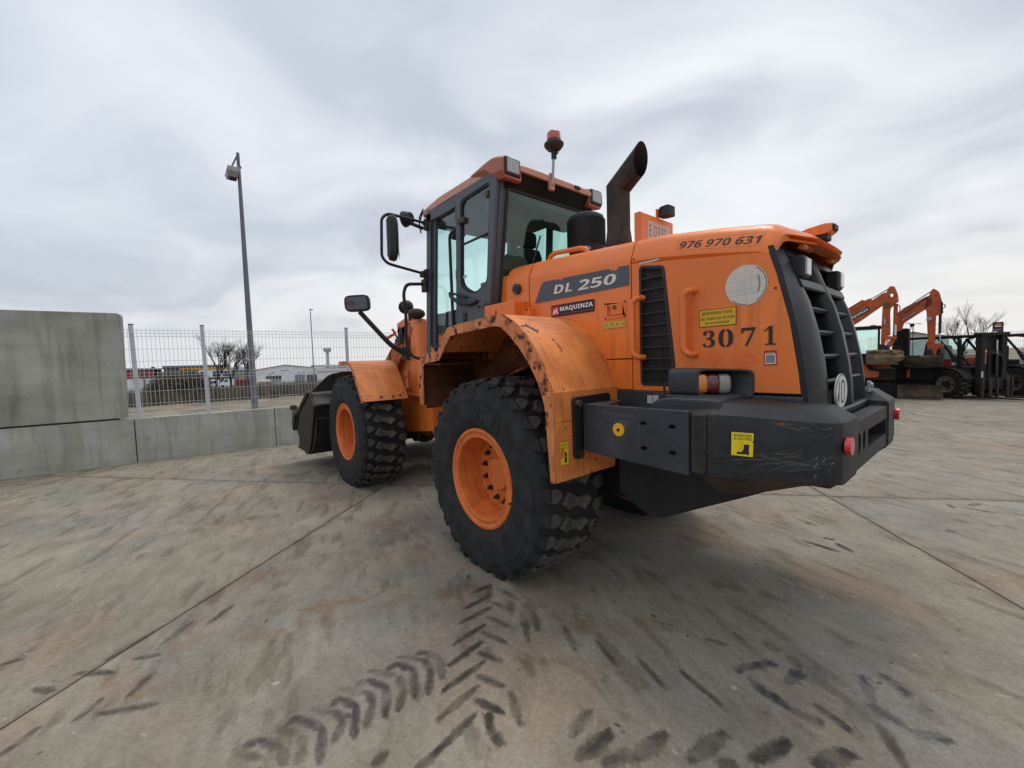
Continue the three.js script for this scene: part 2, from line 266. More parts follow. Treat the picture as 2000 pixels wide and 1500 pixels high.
// ------------------------------------------------------------------ ground: poured concrete slabs, soil beyond
const AX = [0.64, 0.7684], BX = [0.7684, -0.64], A0 = -1.08, B0 = -2.5, SA = 5.1, SB = 5.08;
const MARKS = `d .045 .21 1.36 .21 1.2;d .045 .32 1.49 .31 1.28;d .045 .42 1.61 .42 1.38;d .045 .55 1.72 .53 1.49;d .045 .67 1.82 .64 1.6;d .045 .79 1.92 .77 1.68;d .045 .91 2.02 .88 1.79;d .045 1.04 2.1 1.0 1.89;d .045 1.06 2.22 1.04 2.1;d .045 .92 2.32 .91 2.25;
m .05 .28 1.2 .48 1.18;m .05 .38 1.32 .53 1.29;m .05 .48 1.44 .67 1.39;m .05 .58 1.54 .73 1.5;m .05 .7 1.65 .84 1.6;m .05 .82 1.75 .96 1.7;d .05 .94 1.84 1.07 1.79;d .05 1.03 1.84 1.1 1.88 1.19 1.89;m .05 1.01 1.69 1.17 1.77;m .05 .44 1.22 .57 1.32;m .05 .64 1.2 .79 1.3;m .05 .59 1.25 .8 1.39;m .05 .86 1.16 1.03 1.26;m .05 0 1.25 .14 1.36;m .05 .21 1.21 .36 1.34;
p .05 .48 1.91 .49 1.87 .59 1.83 .72 1.89;p .05 .48 2.07 .47 2.02 .57 1.97 .73 2.04;p .05 .47 2.23 .48 2.17 .59 2.12 .74 2.19;p .05 .52 2.35 .5 2.31 .61 2.27 .75 2.33;p .05 .49 2.53 .48 2.49 .62 2.42 .77 2.47;p .05 .48 2.69 .5 2.63 .6 2.57 .69 2.58;m .05 .55 1.9 .64 1.91 .76 1.99;m .05 .56 2.05 .65 2.06 .75 2.13;m .05 .57 2.2 .63 2.2 .73 2.27;m .05 .56 2.35 .64 2.34 .72 2.4;m .05 .59 2.5 .65 2.5 .72 2.54;
l .05 .43 1.99 .54 1.9;l .05 .43 2.14 .54 2.06;l .05 .45 2.29 .56 2.2;l .05 .47 2.43 .56 2.36;l .05 .49 2.57 .58 2.5;l .05 .47 2.73 .6 2.64;
m .04 1.06 1.12 1.24 1.19;m .04 1.27 1.06 1.47 1.14;m .04 1.48 .99 1.68 1.04;m .04 1.45 .67 1.56 .63;m .04 1.52 .51 1.6 .53;k .06 1.66 .78 1.7 .66 1.77 .6;k .06 1.71 .79 1.88 .85 2.01 .83;k .06 2.06 .39 2.13 .55 2.25 .61 2.36 .54;k .05 2.12 .3 2.22 .37;k .06 1.84 .7 1.86 .57;k .05 1.96 .74 2.09 .78;m .06 2.16 .66 2.26 .82;m .06 1.79 .48 1.85 .54;m .06 1.67 .48 1.75 .48;
d .075 1.43 1.71 1.45 1.52;d .075 1.58 1.54 1.6 1.35;d .075 1.72 1.39 1.76 1.18;d .075 1.88 1.21 1.94 1.03;d .075 2.04 1.06 2.11 .9;m .075 1.52 1.65 1.55 1.52;m .075 1.81 1.33 1.84 1.27;m .06 1.35 1.66 1.32 1.5;
b .09 -.33 3.19 -.36 3.05;b .09 -.39 2.91 -.45 2.76;b .09 -.35 2.58 -.31 2.41;b .09 -.46 2.4 -.23 2;b .12 -.35 2.26 -.11 2.21;b .09 -.3 2.1 .0 1.7;b .1 .02 1.52 .1 1.42;b .09 -1.08 2.47 -1.13 2.36;b .09 -2.64 2.76 -2.51 2.46;b .06 -.15 3.01 -.31 2.97;b .05 .62 1.22 .7 1.27;b .05 .9 1.05 1.1 .9;b .07 1.1 .8 1.3 .7;
m .05 -.59 3.29 -.47 3.15;m .05 -.21 3.07 -.34 2.98;m .05 -.18 3.25 -.27 3.17;m .05 -.15 3.16 -.04 2.96;m .05 -.98 3.63 -.96 3.55;m .05 -.14 3.46 -.24 3.37;m .05 -.59 3.44 -.5 3.36;m .05 -.63 3.18 -.76 3;m .05 -.58 2.96 -.72 2.82;m .05 -.61 2.76 -.76 2.61;m .05 -.53 3.07 -.48 2.97;
d .06 1.45 -1.08 1.68 -1.05;d .06 1.64 -1.2 1.75 -1.12;d .06 2.23 -2.97 2.45 -2.97;d .06 2.15 -3 2.2 -2.88;k .04 1.54 -1.26 1.6 -1.27;d .06 2.29 -3.08 2.36 -3.22;d .06 1.35 -1.51 1.39 -1.51;d .06 2.19 -2.16 2.25 -2.15`;
const TONES = { d: ['46,41,36', 0.50], m: ['62,55,47', 0.36], p: ['58,52,50', 0.42], l: ['78,71,62', 0.28], k: ['36,36,37', 0.52], b: ['112,78,48', 0.34] };
const slabGrain = (() => { // base tone of one slab, 0..255 values, by position in metres (no period needed)
  return (a, b, s) => {
    const q = a * 0.86 + b * 0.5, r = b * 0.86 - a * 0.5;
    const w = fbm(a * 0.9 + s, b * 0.9 + s * 1.7, 4), m = fbm(a * 4 + s * 2, b * 4, 4), st = fbm(q * 7 + w * 5 + s, r * 21 + m * 3 + s, 4), fn = vn(a * 95, b * 95), gr = vn(a * 260 + 9, b * 260);
    let k = 125 + (w - 0.5) * 20 + (m - 0.5) * 28 + (st - 0.5) * 22 + (fn - 0.5) * 15 + (gr - 0.5) * 11;
    const sk = fbm(q * 4.5 + w * 4 + 50 + s, r * 11 + s, 4); k -= sst(0.56, 0.78, sk) * 20;
    const pit = vn(a * 38 + s * 5, b * 38); if (pit > 0.966) k -= 34 * sst(0.966, 0.99, pit); if (pit < 0.025) k += 26;
    const br = sst(0.54, 0.74, fbm(a * 1.7 + 90 + s, b * 1.7 + 20, 4)), bl = sst(0.55, 0.75, fbm(a * 1.3 + 15, b * 1.3 + 60 + s, 3));
    return [k + 7 + br * 5 - bl * 4, k - 1 - br * 2 - bl * 1, k - 15 - br * 5 + bl * 3];
  };
})();
function slabTexture(n, i, j, marks) { // picture of the slab's own stains and tyre prints
  return canvas(n, n, (x) => {
    const im = new ImageData(n, n);
    for (let py = 0; py < n; py++) for (let px = 0; px < n; px++) {
      const u = (px + 0.5) / n, v = (py + 0.5) / n, c = slabGrain(u * SA + i * SA + 40, v * SB + j * SB + 40, 3 + i * 7 + j * 13 + 60), o = (py * n + px) * 4;
      const e = Math.min(u * SA, (1 - u) * SA, v * SB, (1 - v) * SB), ed = Math.exp(-e / 0.035) * 26 * vn(u * 40, v * 40) + Math.exp(-e / 0.008) * 26;
      im.data[o] = c[0] - ed; im.data[o + 1] = c[1] - ed * 1.05; im.data[o + 2] = c[2] - ed * 1.1; im.data[o + 3] = 255;
    }
    x.putImageData(im, 0, 0);
    const R = rng(900 + i * 31 + j), s = n / SA, to = (wx, wz) => [(wx * AX[0] + wz * AX[1] - A0 - i * SA) * s, (wx * BX[0] + wz * BX[1] - B0 - j * SB) * n / SB];
    if (marks) for (const m of MARKS.split(';')) {
      const f = m.trim().split(' '), [rgb, al] = TONES[f[0]], w = +f[1] * s, P = []; for (let k = 2; k < f.length; k += 2) P.push(to(+f[k], +f[k + 1]));
      if (P.every(([a, b]) => a < -100 || b < -100 || a > n + 100 || b > n + 100)) continue;
      const soft = f[0] === 'b', smear = f[0] === 'k';
      // a print is many small dabs: dense inside, ragged at its rim
      for (let k = 0; k < P.length - 1; k++) {
        const L = Math.hypot(P[k + 1][0] - P[k][0], P[k + 1][1] - P[k][1]), ax = (P[k + 1][0] - P[k][0]) / L, ay = (P[k + 1][1] - P[k][1]) / L, N = Math.round(L * w / (soft ? 9 : 7));
        if (!soft) { // ragged, tapered body of the print
          for (let pass = 0; pass < 2; pass++) { const up = [], dn = [], S = 26, sd = R() * 90; for (let q = 0; q <= S; q++) { const t = q / S * 1.04 - 0.02, tp = Math.pow(clamp(Math.sin(Math.PI * clamp(t, 0.02, 0.98))), 0.38) * (smear ? 0.8 : 1), h1 = w * 0.52 * tp * (0.55 + 0.75 * vn(q * 0.9 + sd, 3)), h2 = w * 0.52 * tp * (0.55 + 0.75 * vn(q * 0.9 + sd, 9)), cx = P[k][0] + ax * L * t, cy = P[k][1] + ay * L * t; up.push([cx - ay * h1, cy + ax * h1]); dn.unshift([cx + ay * h2, cy - ax * h2]); } x.fillStyle = `rgba(${rgb},${al * (smear ? 0.3 : 0.42)})`; x.beginPath(); [...up, ...dn].forEach((p, i) => i ? x.lineTo(...p) : x.moveTo(...p)); x.closePath(); x.fill(); }
        }
        for (let d = 0; d < N; d++) {
          const t = R() * 1.1 - 0.05, g = (R() + R() + (soft ? R() - 0.5 : 0) - 1) * (soft ? 1.9 : smear ? 0.7 : 0.42), r = (0.6 + R() * R() * (soft ? 5 : 2.2)) * n / 1024;
          const cx = P[k][0] + ax * L * t - ay * g * w, cy = P[k][1] + ay * L * t + ax * g * w, clump = fbm(cx / n * 60, cy / n * 60, 3);
          x.fillStyle = `rgba(${rgb},${al * (soft ? 0.22 : 0.42) * clamp((clump - 0.32) * 2.6)})`; x.beginPath(); x.ellipse(cx, cy, r * (1 + R() * 1.8), r, Math.atan2(ay, ax) + (R() - 0.5), 0, 7); x.fill();
        }
      }
    }
    for (let k = 0; k < 240; k++) { // grit and small dark spots
      const px = R() * n, py = R() * n, r = (0.5 + R() * R() * 2.6) * n / 1024; x.fillStyle = R() < 0.7 ? `rgba(52,46,40,${0.35 + R() * 0.4})` : `rgba(196,190,178,${0.3 + R() * 0.4})`; x.beginPath(); x.ellipse(px, py, r * (1 + R()), r, R() * 3, 0, 7); x.fill();
    }
    for (let k = 0; k < 46; k++) { // dry wheel smears
      const px = R() * n, py = R() * n, L = (0.06 + R() * 0.3) * s, an = -0.5 + (R() - 0.5) * 0.9; x.strokeStyle = R() < 0.72 ? `rgba(70,64,57,${0.06 + R() * 0.13})` : `rgba(190,184,170,${0.05 + R() * 0.1})`; x.lineWidth = (0.006 + R() * 0.03) * s; x.lineCap = 'round'; x.beginPath(); x.moveTo(px, py); x.quadraticCurveTo(px + Math.cos(an) * L * 0.5 + R() * 20, py + Math.sin(an) * L * 0.5 + R() * 20, px + Math.cos(an) * L, py + Math.sin(an) * L); x.stroke();
    }
  });
}
const slabBump = tex(1024, 1024, (u, v) => { const k = 128 + (fbm(u * 14, v * 14, 5, 14) - 0.5) * 70 + (vn(u * 300, v * 300, 300) - 0.5) * 46; return [k, k, k]; }, false, 1);
const yard = new THREE.Group(); yard.name = 'concrete_yard'; yard.userData = { label: 'grey concrete yard of large poured slabs marked by tyres', kind: 'structure' }; scene.add(yard);
const wallX = (z) => -7.19 + (4.9 - z) * 0.103;
{
  const slabMat = (t) => std({ map: t, roughness: 0.86, bumpMap: slabBump, bumpScale: 0.0022 });
  const own = { '0,0': slabMat(slabTexture(2048, 0, 0, true)), '0,-1': slabMat(slabTexture(2048, 0, -1, true)), '-1,0': slabMat(slabTexture(1024, -1, 0, true)), '-1,1': slabMat(slabTexture(1024, -1, 1, true)), '0,1': slabMat(slabTexture(1024, 0, 1, true)), '-1,-1': slabMat(slabTexture(1024, -1, -1, true)) };
  const rest = [slabMat(slabTexture(1024, 5, 2)), slabMat(slabTexture(1024, 8, -3)), slabMat(slabTexture(1024, 11, 6))];
  const R = rng(5), gap = 0.005;
  const g = new THREE.BoxGeometry(SA - gap * 2, 0.1, SB - gap * 2);
  for (let i = -8; i <= 4; i++) for (let j = -6; j <= 7; j++) {
    const a = A0 + (i + 0.5) * SA, b = B0 + (j + 0.5) * SB, x = a * AX[0] + b * BX[0], z = a * AX[1] + b * BX[1];
    if (x < wallX(z) - 3.2 || x > 24 || z < -33 || z > 15) { R(); continue; }
    const key = i + ',' + j, m = new THREE.Mesh(g.clone(), own[key] ?? rest[Math.floor(R() * 3)]);
    // uv: u along the slab's a edge, v along b (canvas rows run downwards)
    const p = m.geometry.attributes.position, uv = m.geometry.attributes.uv, fl = own[key] ? 0 : Math.floor(R() * 4);
    for (let k = 0; k < p.count; k++) { let u = p.getX(k) / SA + 0.5, v = p.getZ(k) / SB + 0.5; if (fl & 1) u = 1 - u; if (fl & 2) v = 1 - v; uv.setXY(k, u, 1 - v); }
    m.name = 'concrete_slab'; m.receiveShadow = true; m.castShadow = true;
    m.position.set(x, -0.05 - (own[key] ? 0 : R() * 0.002), z);
    m.matrixAutoUpdate = false; m.matrix.makeBasis(V3(AX[0], 0, AX[1]), V3(0, 1, 0), V3(BX[0], 0, BX[1])); // right-handed check below
    if (m.matrix.determinant() < 0) { m.matrix.makeBasis(V3(AX[0], 0, AX[1]), V3(0, 1, 0), V3(-BX[0], 0, -BX[1])); for (let k = 0; k < p.count; k++) uv.setY(k, 1 - uv.getY(k)); }
    m.matrix.setPosition(m.position); m.matrix.decompose(m.position, m.quaternion, m.scale); m.matrixAutoUpdate = true;
    yard.add(m);
  }
}
const groundY = (x, z) => { const d = Math.max(0, -x - 9), r = Math.max(0, -z - 34); return -0.075 - 0.0115 * Math.min(d, 24) - 0.028 * Math.max(0, d - 24) * (d < 220 ? 1 : 220 / d) - 0.006 * Math.min(r, 200) + (fbm(x * 0.07 + 50, z * 0.07 + 50, 3) - 0.5) * 0.4 * sst(0, 20, d); };
{
  const t = tex(1024, 1024, (u, v) => { const a = fbm(u * 9, v * 9, 5, 9), b = fbm(u * 50, v * 50, 3, 50), k = 120 + (a - 0.5) * 80 + (b - 0.5) * 60; return [k * 1.02, k * 0.93, k * 0.78]; }, true, 9);
  const g = new THREE.PlaneGeometry(1400, 1400, 260, 260).rotateX(-Math.PI / 2), p = g.attributes.position;
  for (let i = 0; i < p.count; i++) { // finer cells near the yard
    const f = (q) => Math.sign(q) * Math.pow(Math.abs(q) / 700, 1.9) * 700, x = f(p.getX(i)), z = f(p.getZ(i)); p.setXYZ(i, x, groundY(x, z), z); g.attributes.uv.setXY(i, x, z);
  }
  g.computeVertexNormals();
  const m = new THREE.Mesh(g, std({ map: t, roughness: 0.95, color: lin(0.95, 0.95, 0.95) })); m.name = 'ground'; m.userData = { label: 'dry bare soil sloping away beyond the yard wall', kind: 'structure' }; m.receiveShadow = true; scene.add(m);
}

// ------------------------------------------------------------------ boundary wall, tall panel, fence
const castTex = (seed, tone, green) => tex(1024, 1024, (u, v) => {
  const a = fbm(u * 5 + seed, v * 5, 5, 5), st = fbm(u * 42 + seed, v * 3, 4, 42, 3), st2 = fbm(u * 14, v * 2 + seed, 3, 14, 2), f = vn(u * 300, v * 300, 300), h = fbm(u * 4, v * 30 + seed, 3, 4, 30), pit = vn(u * 90 + seed, v * 90, 90);
  let k = tone + (a - 0.5) * 50 - sst(0.5, 0.78, st) * 14 - sst(0.55, 0.8, st2) * 14 + (f - 0.5) * 9 + (h - 0.5) * 16; if (pit > 0.955) k -= 48 * sst(0.955, 0.985, pit);
  const gs = sst(0.48, 0.75, st2) * green; return [k + 2 - gs * 2, k + gs * 2, k - 9 - gs * 9];
}, true, 2.6);
const lowMat = std({ map: castTex(3, 168, 0.7), roughness: 0.9, bumpMap: slabBump, bumpScale: 0.002 }), tallMat = std({ map: castTex(11, 160, 0.15), roughness: 0.9, bumpMap: slabBump, bumpScale: 0.002 });
const wallYaw = Math.atan2(0.103, 1); // local x runs along the wall towards -z
{
  const W = thing('boundary_wall', 'low concrete boundary wall of cast panels running left under the white mesh fence', 'wall', [wallX(3.355), 0, 3.355], Math.PI / 2 - wallYaw);
  // local +x -> world -z ; local +z -> world +x (yard side)
  const R = rng(8);
  for (let k = -4; k < 9; k++) {
    const L = 2.08, x0 = k * L + 0.006, x1 = (k + 1) * L - 0.006, h = 0.757 + (R() - 0.5) * 0.006, off = (R() - 0.5) * 0.006;
    const g = box(x0, x1, -0.05, h, -0.2 + off, off, 0.012); part(W, 'wall_panel', g, lowMat);
  }
  part(W, 'footing', box(-8.3, 18.6, -0.08, 0.0, -0.24, -0.01, 0), lowMat);
  const T = thing('tall_wall_panel', 'tall precast concrete panel with rounded corner standing on the low wall', 'wall panel', [wallX(3.355), 0, 3.355], Math.PI / 2 - wallYaw);
  part(T, 'panel', plZ([[-0.09, 0.785, 0.02], [-0.055, 2.55, 0.07], [-9, 2.58, 0.05], [-9, 0.785, 0.02]], -0.17, 0.012, 0.03, [], 0.012), tallMat);
  part(T, 'bearing_strip', box(-8.9, -0.2, 0.757, 0.785, -0.15, -0.03, 0.003), M.black);

  const F = thing('mesh_fence', 'white welded wire mesh fence with square posts on top of the low wall', 'fence', [wallX(3.355), 0, 3.355], Math.PI / 2 - wallYaw);
  const postM = std({ color: lin(0.52, 0.53, 0.56), roughness: 0.5 }), wireM = std({ color: lin(0.56, 0.56, 0.56), roughness: 0.55 }), capM = std({ color: lin(0.12, 0.12, 0.13), roughness: 0.6 });
  const xs = [0.07, 1.03, 3.53, 6.03, 8.53, 11.03, 13.53, 16.03];
  xs.forEach((x, i) => {
    const lean = [0.012, 0.006, -0.004, 0.005, 0, 0, 0, 0][i];
    const p = part(F, 'post', box(-0.03, 0.03, 0.74, 2.37, -0.03, 0.03, 0.006), postM); p.position.set(x, 0, -0.1); p.rotation.z = lean;
    part(F, 'post_cap', box(-0.034, 0.034, 2.37, 2.385, -0.034, 0.034, 0.004), capM).position.set(x - lean * 2.2, 0, -0.1);
  });
  const y0 = 0.80, y1 = 2.275, rows = [0, 0.035, 0.072, 0.22, 0.363, 0.50, 0.54, 0.577, 0.72, 0.865, 0.968, 1], fold = (t) => [0.036, 0.54].some((f) => Math.abs(t - f) < 0.006) ? 0.035 : 0;
  for (let k = 0; k < xs.length - 1; k++) {
    const a = k ? xs[k] + 0.032 : -0.06, b = xs[k + 1] - 0.032, g = [];
    for (const t of rows) { const y = y1 - t * (y1 - y0); g.push(new THREE.BoxGeometry(b - a, 0.006, 0.006).translate((a + b) / 2, y, -0.07 + fold(t))); }
    const n = Math.round((b - a) / 0.06), pts = [[y1 + 0.03, 0], [y1, 0], [y1 - 0.036 * (y1 - y0), 0.035], [y1 - 0.072 * (y1 - y0), 0], [y1 - 0.5 * (y1 - y0), 0], [y1 - 0.54 * (y1 - y0), 0.035], [y1 - 0.577 * (y1 - y0), 0], [y0 - 0.01, 0]];
    for (let i = 0; i <= n; i++) { const x = a + (b - a) * i / n; for (let q = 0; q < pts.length - 1; q++) { const [ya, za] = pts[q], [yb, zb] = pts[q + 1], L = Math.hypot(ya - yb, za - zb); g.push(new THREE.BoxGeometry(0.0048, L, 0.0048).rotateX(Math.atan2(zb - za, yb - ya)).translate(x, (ya + yb) / 2, -0.076 + (za + zb) / 2)); } }
    part(F, 'wire_panel', g, wireM);
  }
}

// ------------------------------------------------------------------ street lamps and masts
{
  const poleM = std({ color: lin(0.16, 0.175, 0.20), map: paintTex, roughness: 0.6 });
  const L = thing('street_lamp', 'tall grey steel street lamp with boxy head standing behind the fence', 'street lamp', [-16.86, groundY(-16.86, 0.3), 0.30], 0);
  part(L, 'pole', [cylY(0, 0, 10.15, 0, 0.125, 16, 0.055)], poleM);
  part(L, 'base_plate', box(-0.22, 0.22, 0, 0.03, -0.22, 0.22), poleM);
  part(L, 'bracket', [rod([0, 10.1, 0.0], [0, 9.5, 0.26], 0.03), box(-0.03, 0.03, 9.58, 9.66, -0.09, 0.02)], poleM);
  const head = part(L, 'lamp_head', loft([[0.22, 9.52], [0.36, 9.46], [0.38, 9.30], [0.24, 9.12]].map(([w, y], i) => [[-w * 0.9, y, 0.02 + (i === 3) * 0.06], [w * 0.9, y, 0.02 + (i === 3) * 0.06], [w * 0.9, y, 0.44 - Math.abs(i - 2) * 0.04], [-w * 0.9, y, 0.44 - Math.abs(i - 2) * 0.04]])), std({ color: lin(0.30, 0.30, 0.30), roughness: 0.5 }));
  part(head, 'lens', box(-0.16, 0.16, 9.09, 9.13, 0.10, 0.32), M.black);
  const D = thing('street_lamp', 'thin distant street lamp with small flat head beyond the white building', 'street lamp', [-43.15, -1.0, -8.55], 1.33);
  part(D, 'pole', cylY(0, 0, 8.42, 0, 0.075, 10, 0.04), poleM); part(D, 'lamp_head', box(-0.12, 0.26, 8.38, 8.46, -0.08, 0.08, 0.02), poleM);
  const T = thing('floodlight_mast', 'pale floodlight mast with crown of lamps far behind the fence', 'mast', [-113, -4, -29.6], 1.3);
  part(T, 'pole', cylY(0, 0, 9.6, 0, 0.5, 10, 0.4), std({ color: lin(0.45, 0.47, 0.5), roughness: 0.6 })); part(T, 'lamp_crown', [cylY(0, 9.4, 9.8, 0, 0.9, 10), box(-1, 1, 9.8, 10.4, -0.4, 0.4)], std({ color: lin(0.32, 0.34, 0.37), roughness: 0.6 }));
  const Q = thing('street_lamp', 'street lamp with two arms behind the parked machines', 'street lamp', [-3.456, -0.4, -56.9], 0.0986);
  part(Q, 'pole', cylY(0, 0, 4.5, 0, 0.06, 8, 0.045), poleM);
  for (const s of [-1, 1]) { part(Q, 'arm', rod([0, 4.45, 0], [s * 0.36, 4.5 + (s < 0 ? 0.08 : -0.02), 0], 0.022, 6), poleM); part(Q, 'lamp_head', box(s * 0.24, s * 0.62, 4.46 + (s < 0 ? 0.1 : -0.03), 4.53 + (s < 0 ? 0.1 : -0.03), -0.09, 0.09, 0.02), poleM); }
}

// ------------------------------------------------------------------ trees, bush, dry scrub
function bareTree(seed, h, spread, trunkR, forks) { // branching limbs as tapered tubes
  const R = rng(seed), trunk = [], limbs = [];
  const grow = (p, d, len, r, lev, out) => {
    const q = p.clone().addScaledVector(d, len * 0.5).add(V3((R() - 0.5) * len * 0.12, 0, (R() - 0.5) * len * 0.12)), e = q.clone().addScaledVector(d.clone().add(V3((R() - 0.5) * 0.3, 0.12, (R() - 0.5) * 0.3)).normalize(), len * 0.5);
    out.push(tube([p, q, e], [r, r * 0.62], len * 0.2, lev > 2 ? 3 : 5));
    if (lev >= 7) return;
    const n = lev === 0 ? forks : 2 + (R() < 0.45 ? 1 : 0);
    for (let k = 0; k < n; k++) { const s = spread * (lev === 0 ? 0.85 : 1), v = d.clone().add(V3((R() - 0.5) * 2 * s, (R() - 0.28) * 0.5, (R() - 0.5) * 2 * s)).normalize(); grow(lev && R() < 0.4 ? q.clone().lerp(e, 0.3) : e, v, len * (0.66 + R() * 0.2), r * 0.60, lev + 1, limbs); }
  };
  grow(V3(0, 0, 0), V3((R() - 0.5) * 0.1, 1, 0).normalize(), h * 0.30, trunkR, 0, trunk);
  return [trunk, limbs];
}
const barkM = std({ color: lin(0.085, 0.075, 0.068), map: grimeTex, roughness: 0.95 });
for (const [x, z, u, h, seed, sp, tr, lab] of [
  [-28.46, 0.41, -0.25, 3.6, 21, 0.62, 0.10, 'bare round headed tree left of the second white fence post'], [-28.9, 0.41, 0.55, 3.5, 34, 0.62, 0.1, 'bare tree with dense twigs right of the second white fence post'], [-28.2, 0.41, 1.25, 3.3, 47, 0.6, 0.08, 'small bare tree just left of the tall steel street lamp'],
  [0.75, -37.2, -0.06, 4.0, 58, 0.5, 0.07, 'bare tree rising behind the black cab of the forklift'], [1.55, -37.6, -0.06, 3.6, 69, 0.55, 0.06, 'thin bare tree left of the dark totem sign'],
]) {
  const px = z > 0 ? x + u * Math.cos(1.4929) : x, pz = z > 0 ? z - u * Math.sin(1.4929) : z, [t, l] = bareTree(seed, h, sp, tr, 4);
  const o = thing('bare_tree', lab, 'tree', [px, groundY(px, pz) - 0.02, pz], seed); part(o, 'trunk', t, barkM); part(o, 'crown', l, barkM);
}
{ // rounded brown-green bush: stems and many small leaf clumps
  const o = thing('leafy_bush', 'dense rounded brown green bush behind the fence near the tall concrete panel', 'bush', [-26.46, groundY(-26.5, 0.6) - 0.03, 0.57], 1.4929), R = rng(99);
  const pos = [], col = [];
  for (const [cx, cy, cz, rx, ry, n] of [[-2.35, 0.95, 0, 0.85, 0.85, 2600], [-1.55, 0.95, -0.2, 0.8, 0.85, 2600], [-1.0, 0.85, 0.1, 0.55, 0.75, 1500], [-3.0, 0.6, 0.1, 0.5, 0.6, 1200]]) for (let k = 0; k < n; k++) {
    const th = R() * 6.283, ph = Math.acos(2 * R() - 1), rr = Math.pow(R(), 0.32) * (0.86 + fbm(th * 2 + cx * 9 + 20, ph * 3 + 20, 3) * 0.34), x = cx + Math.sin(ph) * Math.cos(th) * rx * rr, y = Math.max(0.04, cy + Math.cos(ph) * ry * rr), z = cz + Math.sin(ph) * Math.sin(th) * rx * 0.9 * rr, s = 0.03 + R() * 0.05;
    const a = R() * 6.283, b = R() * 6.283, ux = Math.cos(a) * s, uy = (R() - 0.5) * s * 1.4, uz = Math.sin(a) * s, vx = Math.cos(b) * s * 0.6, vy = s * 0.8, vz = Math.sin(b) * s * 0.6, t = 0.45 + R() * 0.95;
    pos.push(x - ux, y - uy, z - uz, x + ux, y + uy, z + uz, x + vx, y + vy, z + vz); for (let q = 0; q < 3; q++) col.push(0.105 * t, 0.088 * t, 0.050 * t);
  }
  const g = new THREE.BufferGeometry(); g.setAttribute('position', new THREE.Float32BufferAttribute(pos, 3)); g.setAttribute('color', new THREE.Float32BufferAttribute(col, 3)); g.computeVertexNormals();
  const m = new THREE.Mesh(g, std({ vertexColors: true, roughness: 0.9, side: THREE.DoubleSide })); m.name = 'foliage'; m.castShadow = m.receiveShadow = true; o.add(m);
  const st = []; for (let k = 0; k < 12; k++) st.push(tube([[-1.9 + (R() - 0.5) * 1.6, 0, (R() - 0.5) * 0.6], [-1.9 + (R() - 0.5) * 2, 0.5, (R() - 0.5)], [-1.9 + (R() - 0.5) * 2.2, 1.2, (R() - 0.5) * 1.2]], [0.03, 0.012], 0.2, 5)); part(o, 'stem', st, barkM);
}
{ // belt of dry grey-brown scrub beyond the fence
  const tw = new THREE.BufferGeometry(), P = [], R = rng(123);
  for (let k = 0; k < 14; k++) { const x = (R() - 0.5) * 0.3, z = (R() - 0.5) * 0.3, h = 0.35 + R() * 0.65, lx = (R() - 0.5) * 0.3, lz = (R() - 0.5) * 0.3, w = 0.006 + R() * 0.008, a = R() * 3.14; P.push(x - Math.cos(a) * w, 0, z - Math.sin(a) * w, x + Math.cos(a) * w, 0, z + Math.sin(a) * w, x + lx, h, z + lz); const mx = x + lx * 0.6, mz = z + lz * 0.6, my = h * 0.6; P.push(mx, my, mz, mx + w, my + 0.02, mz, mx + (R() - 0.5) * 0.3, my + 0.22, mz + (R() - 0.5) * 0.3); }
  tw.setAttribute('position', new THREE.Float32BufferAttribute(P, 3)); tw.computeVertexNormals();
  const N = 9000, im = new THREE.InstancedMesh(tw, std({ color: lin(0.17, 0.145, 0.115), roughness: 1, side: THREE.DoubleSide }), N), m4 = new THREE.Matrix4(), q = new THREE.Quaternion(), c = new THREE.Color();
  for (let k = 0; k < N; k++) {
    const z = 9 - R() * 38, dz = R(), x = -25.2 - dz * 7 - (z < -6 ? 1 : 0), s = (0.62 + R() * 0.42) * (0.8 + 0.4 * fbm(z * 0.4 + 20, x * 0.4 + 60, 2));
    m4.compose(V3(x, groundY(x, z) - 0.02, z), q.setFromAxisAngle(V3(0, 1, 0), R() * 6.28), V3(s, s * 0.92, s)); im.setMatrixAt(k, m4); const t = 0.55 + R() * 0.8; im.setColorAt(k, c.setRGB(t, t * (0.94 + R() * 0.08), t * 0.92));
  }
  im.name = 'dry_scrub'; im.userData = { label: 'belt of dry grey brown scrub on the ground beyond the fence', kind: 'stuff' }; im.castShadow = im.receiveShadow = true; scene.add(im);
}

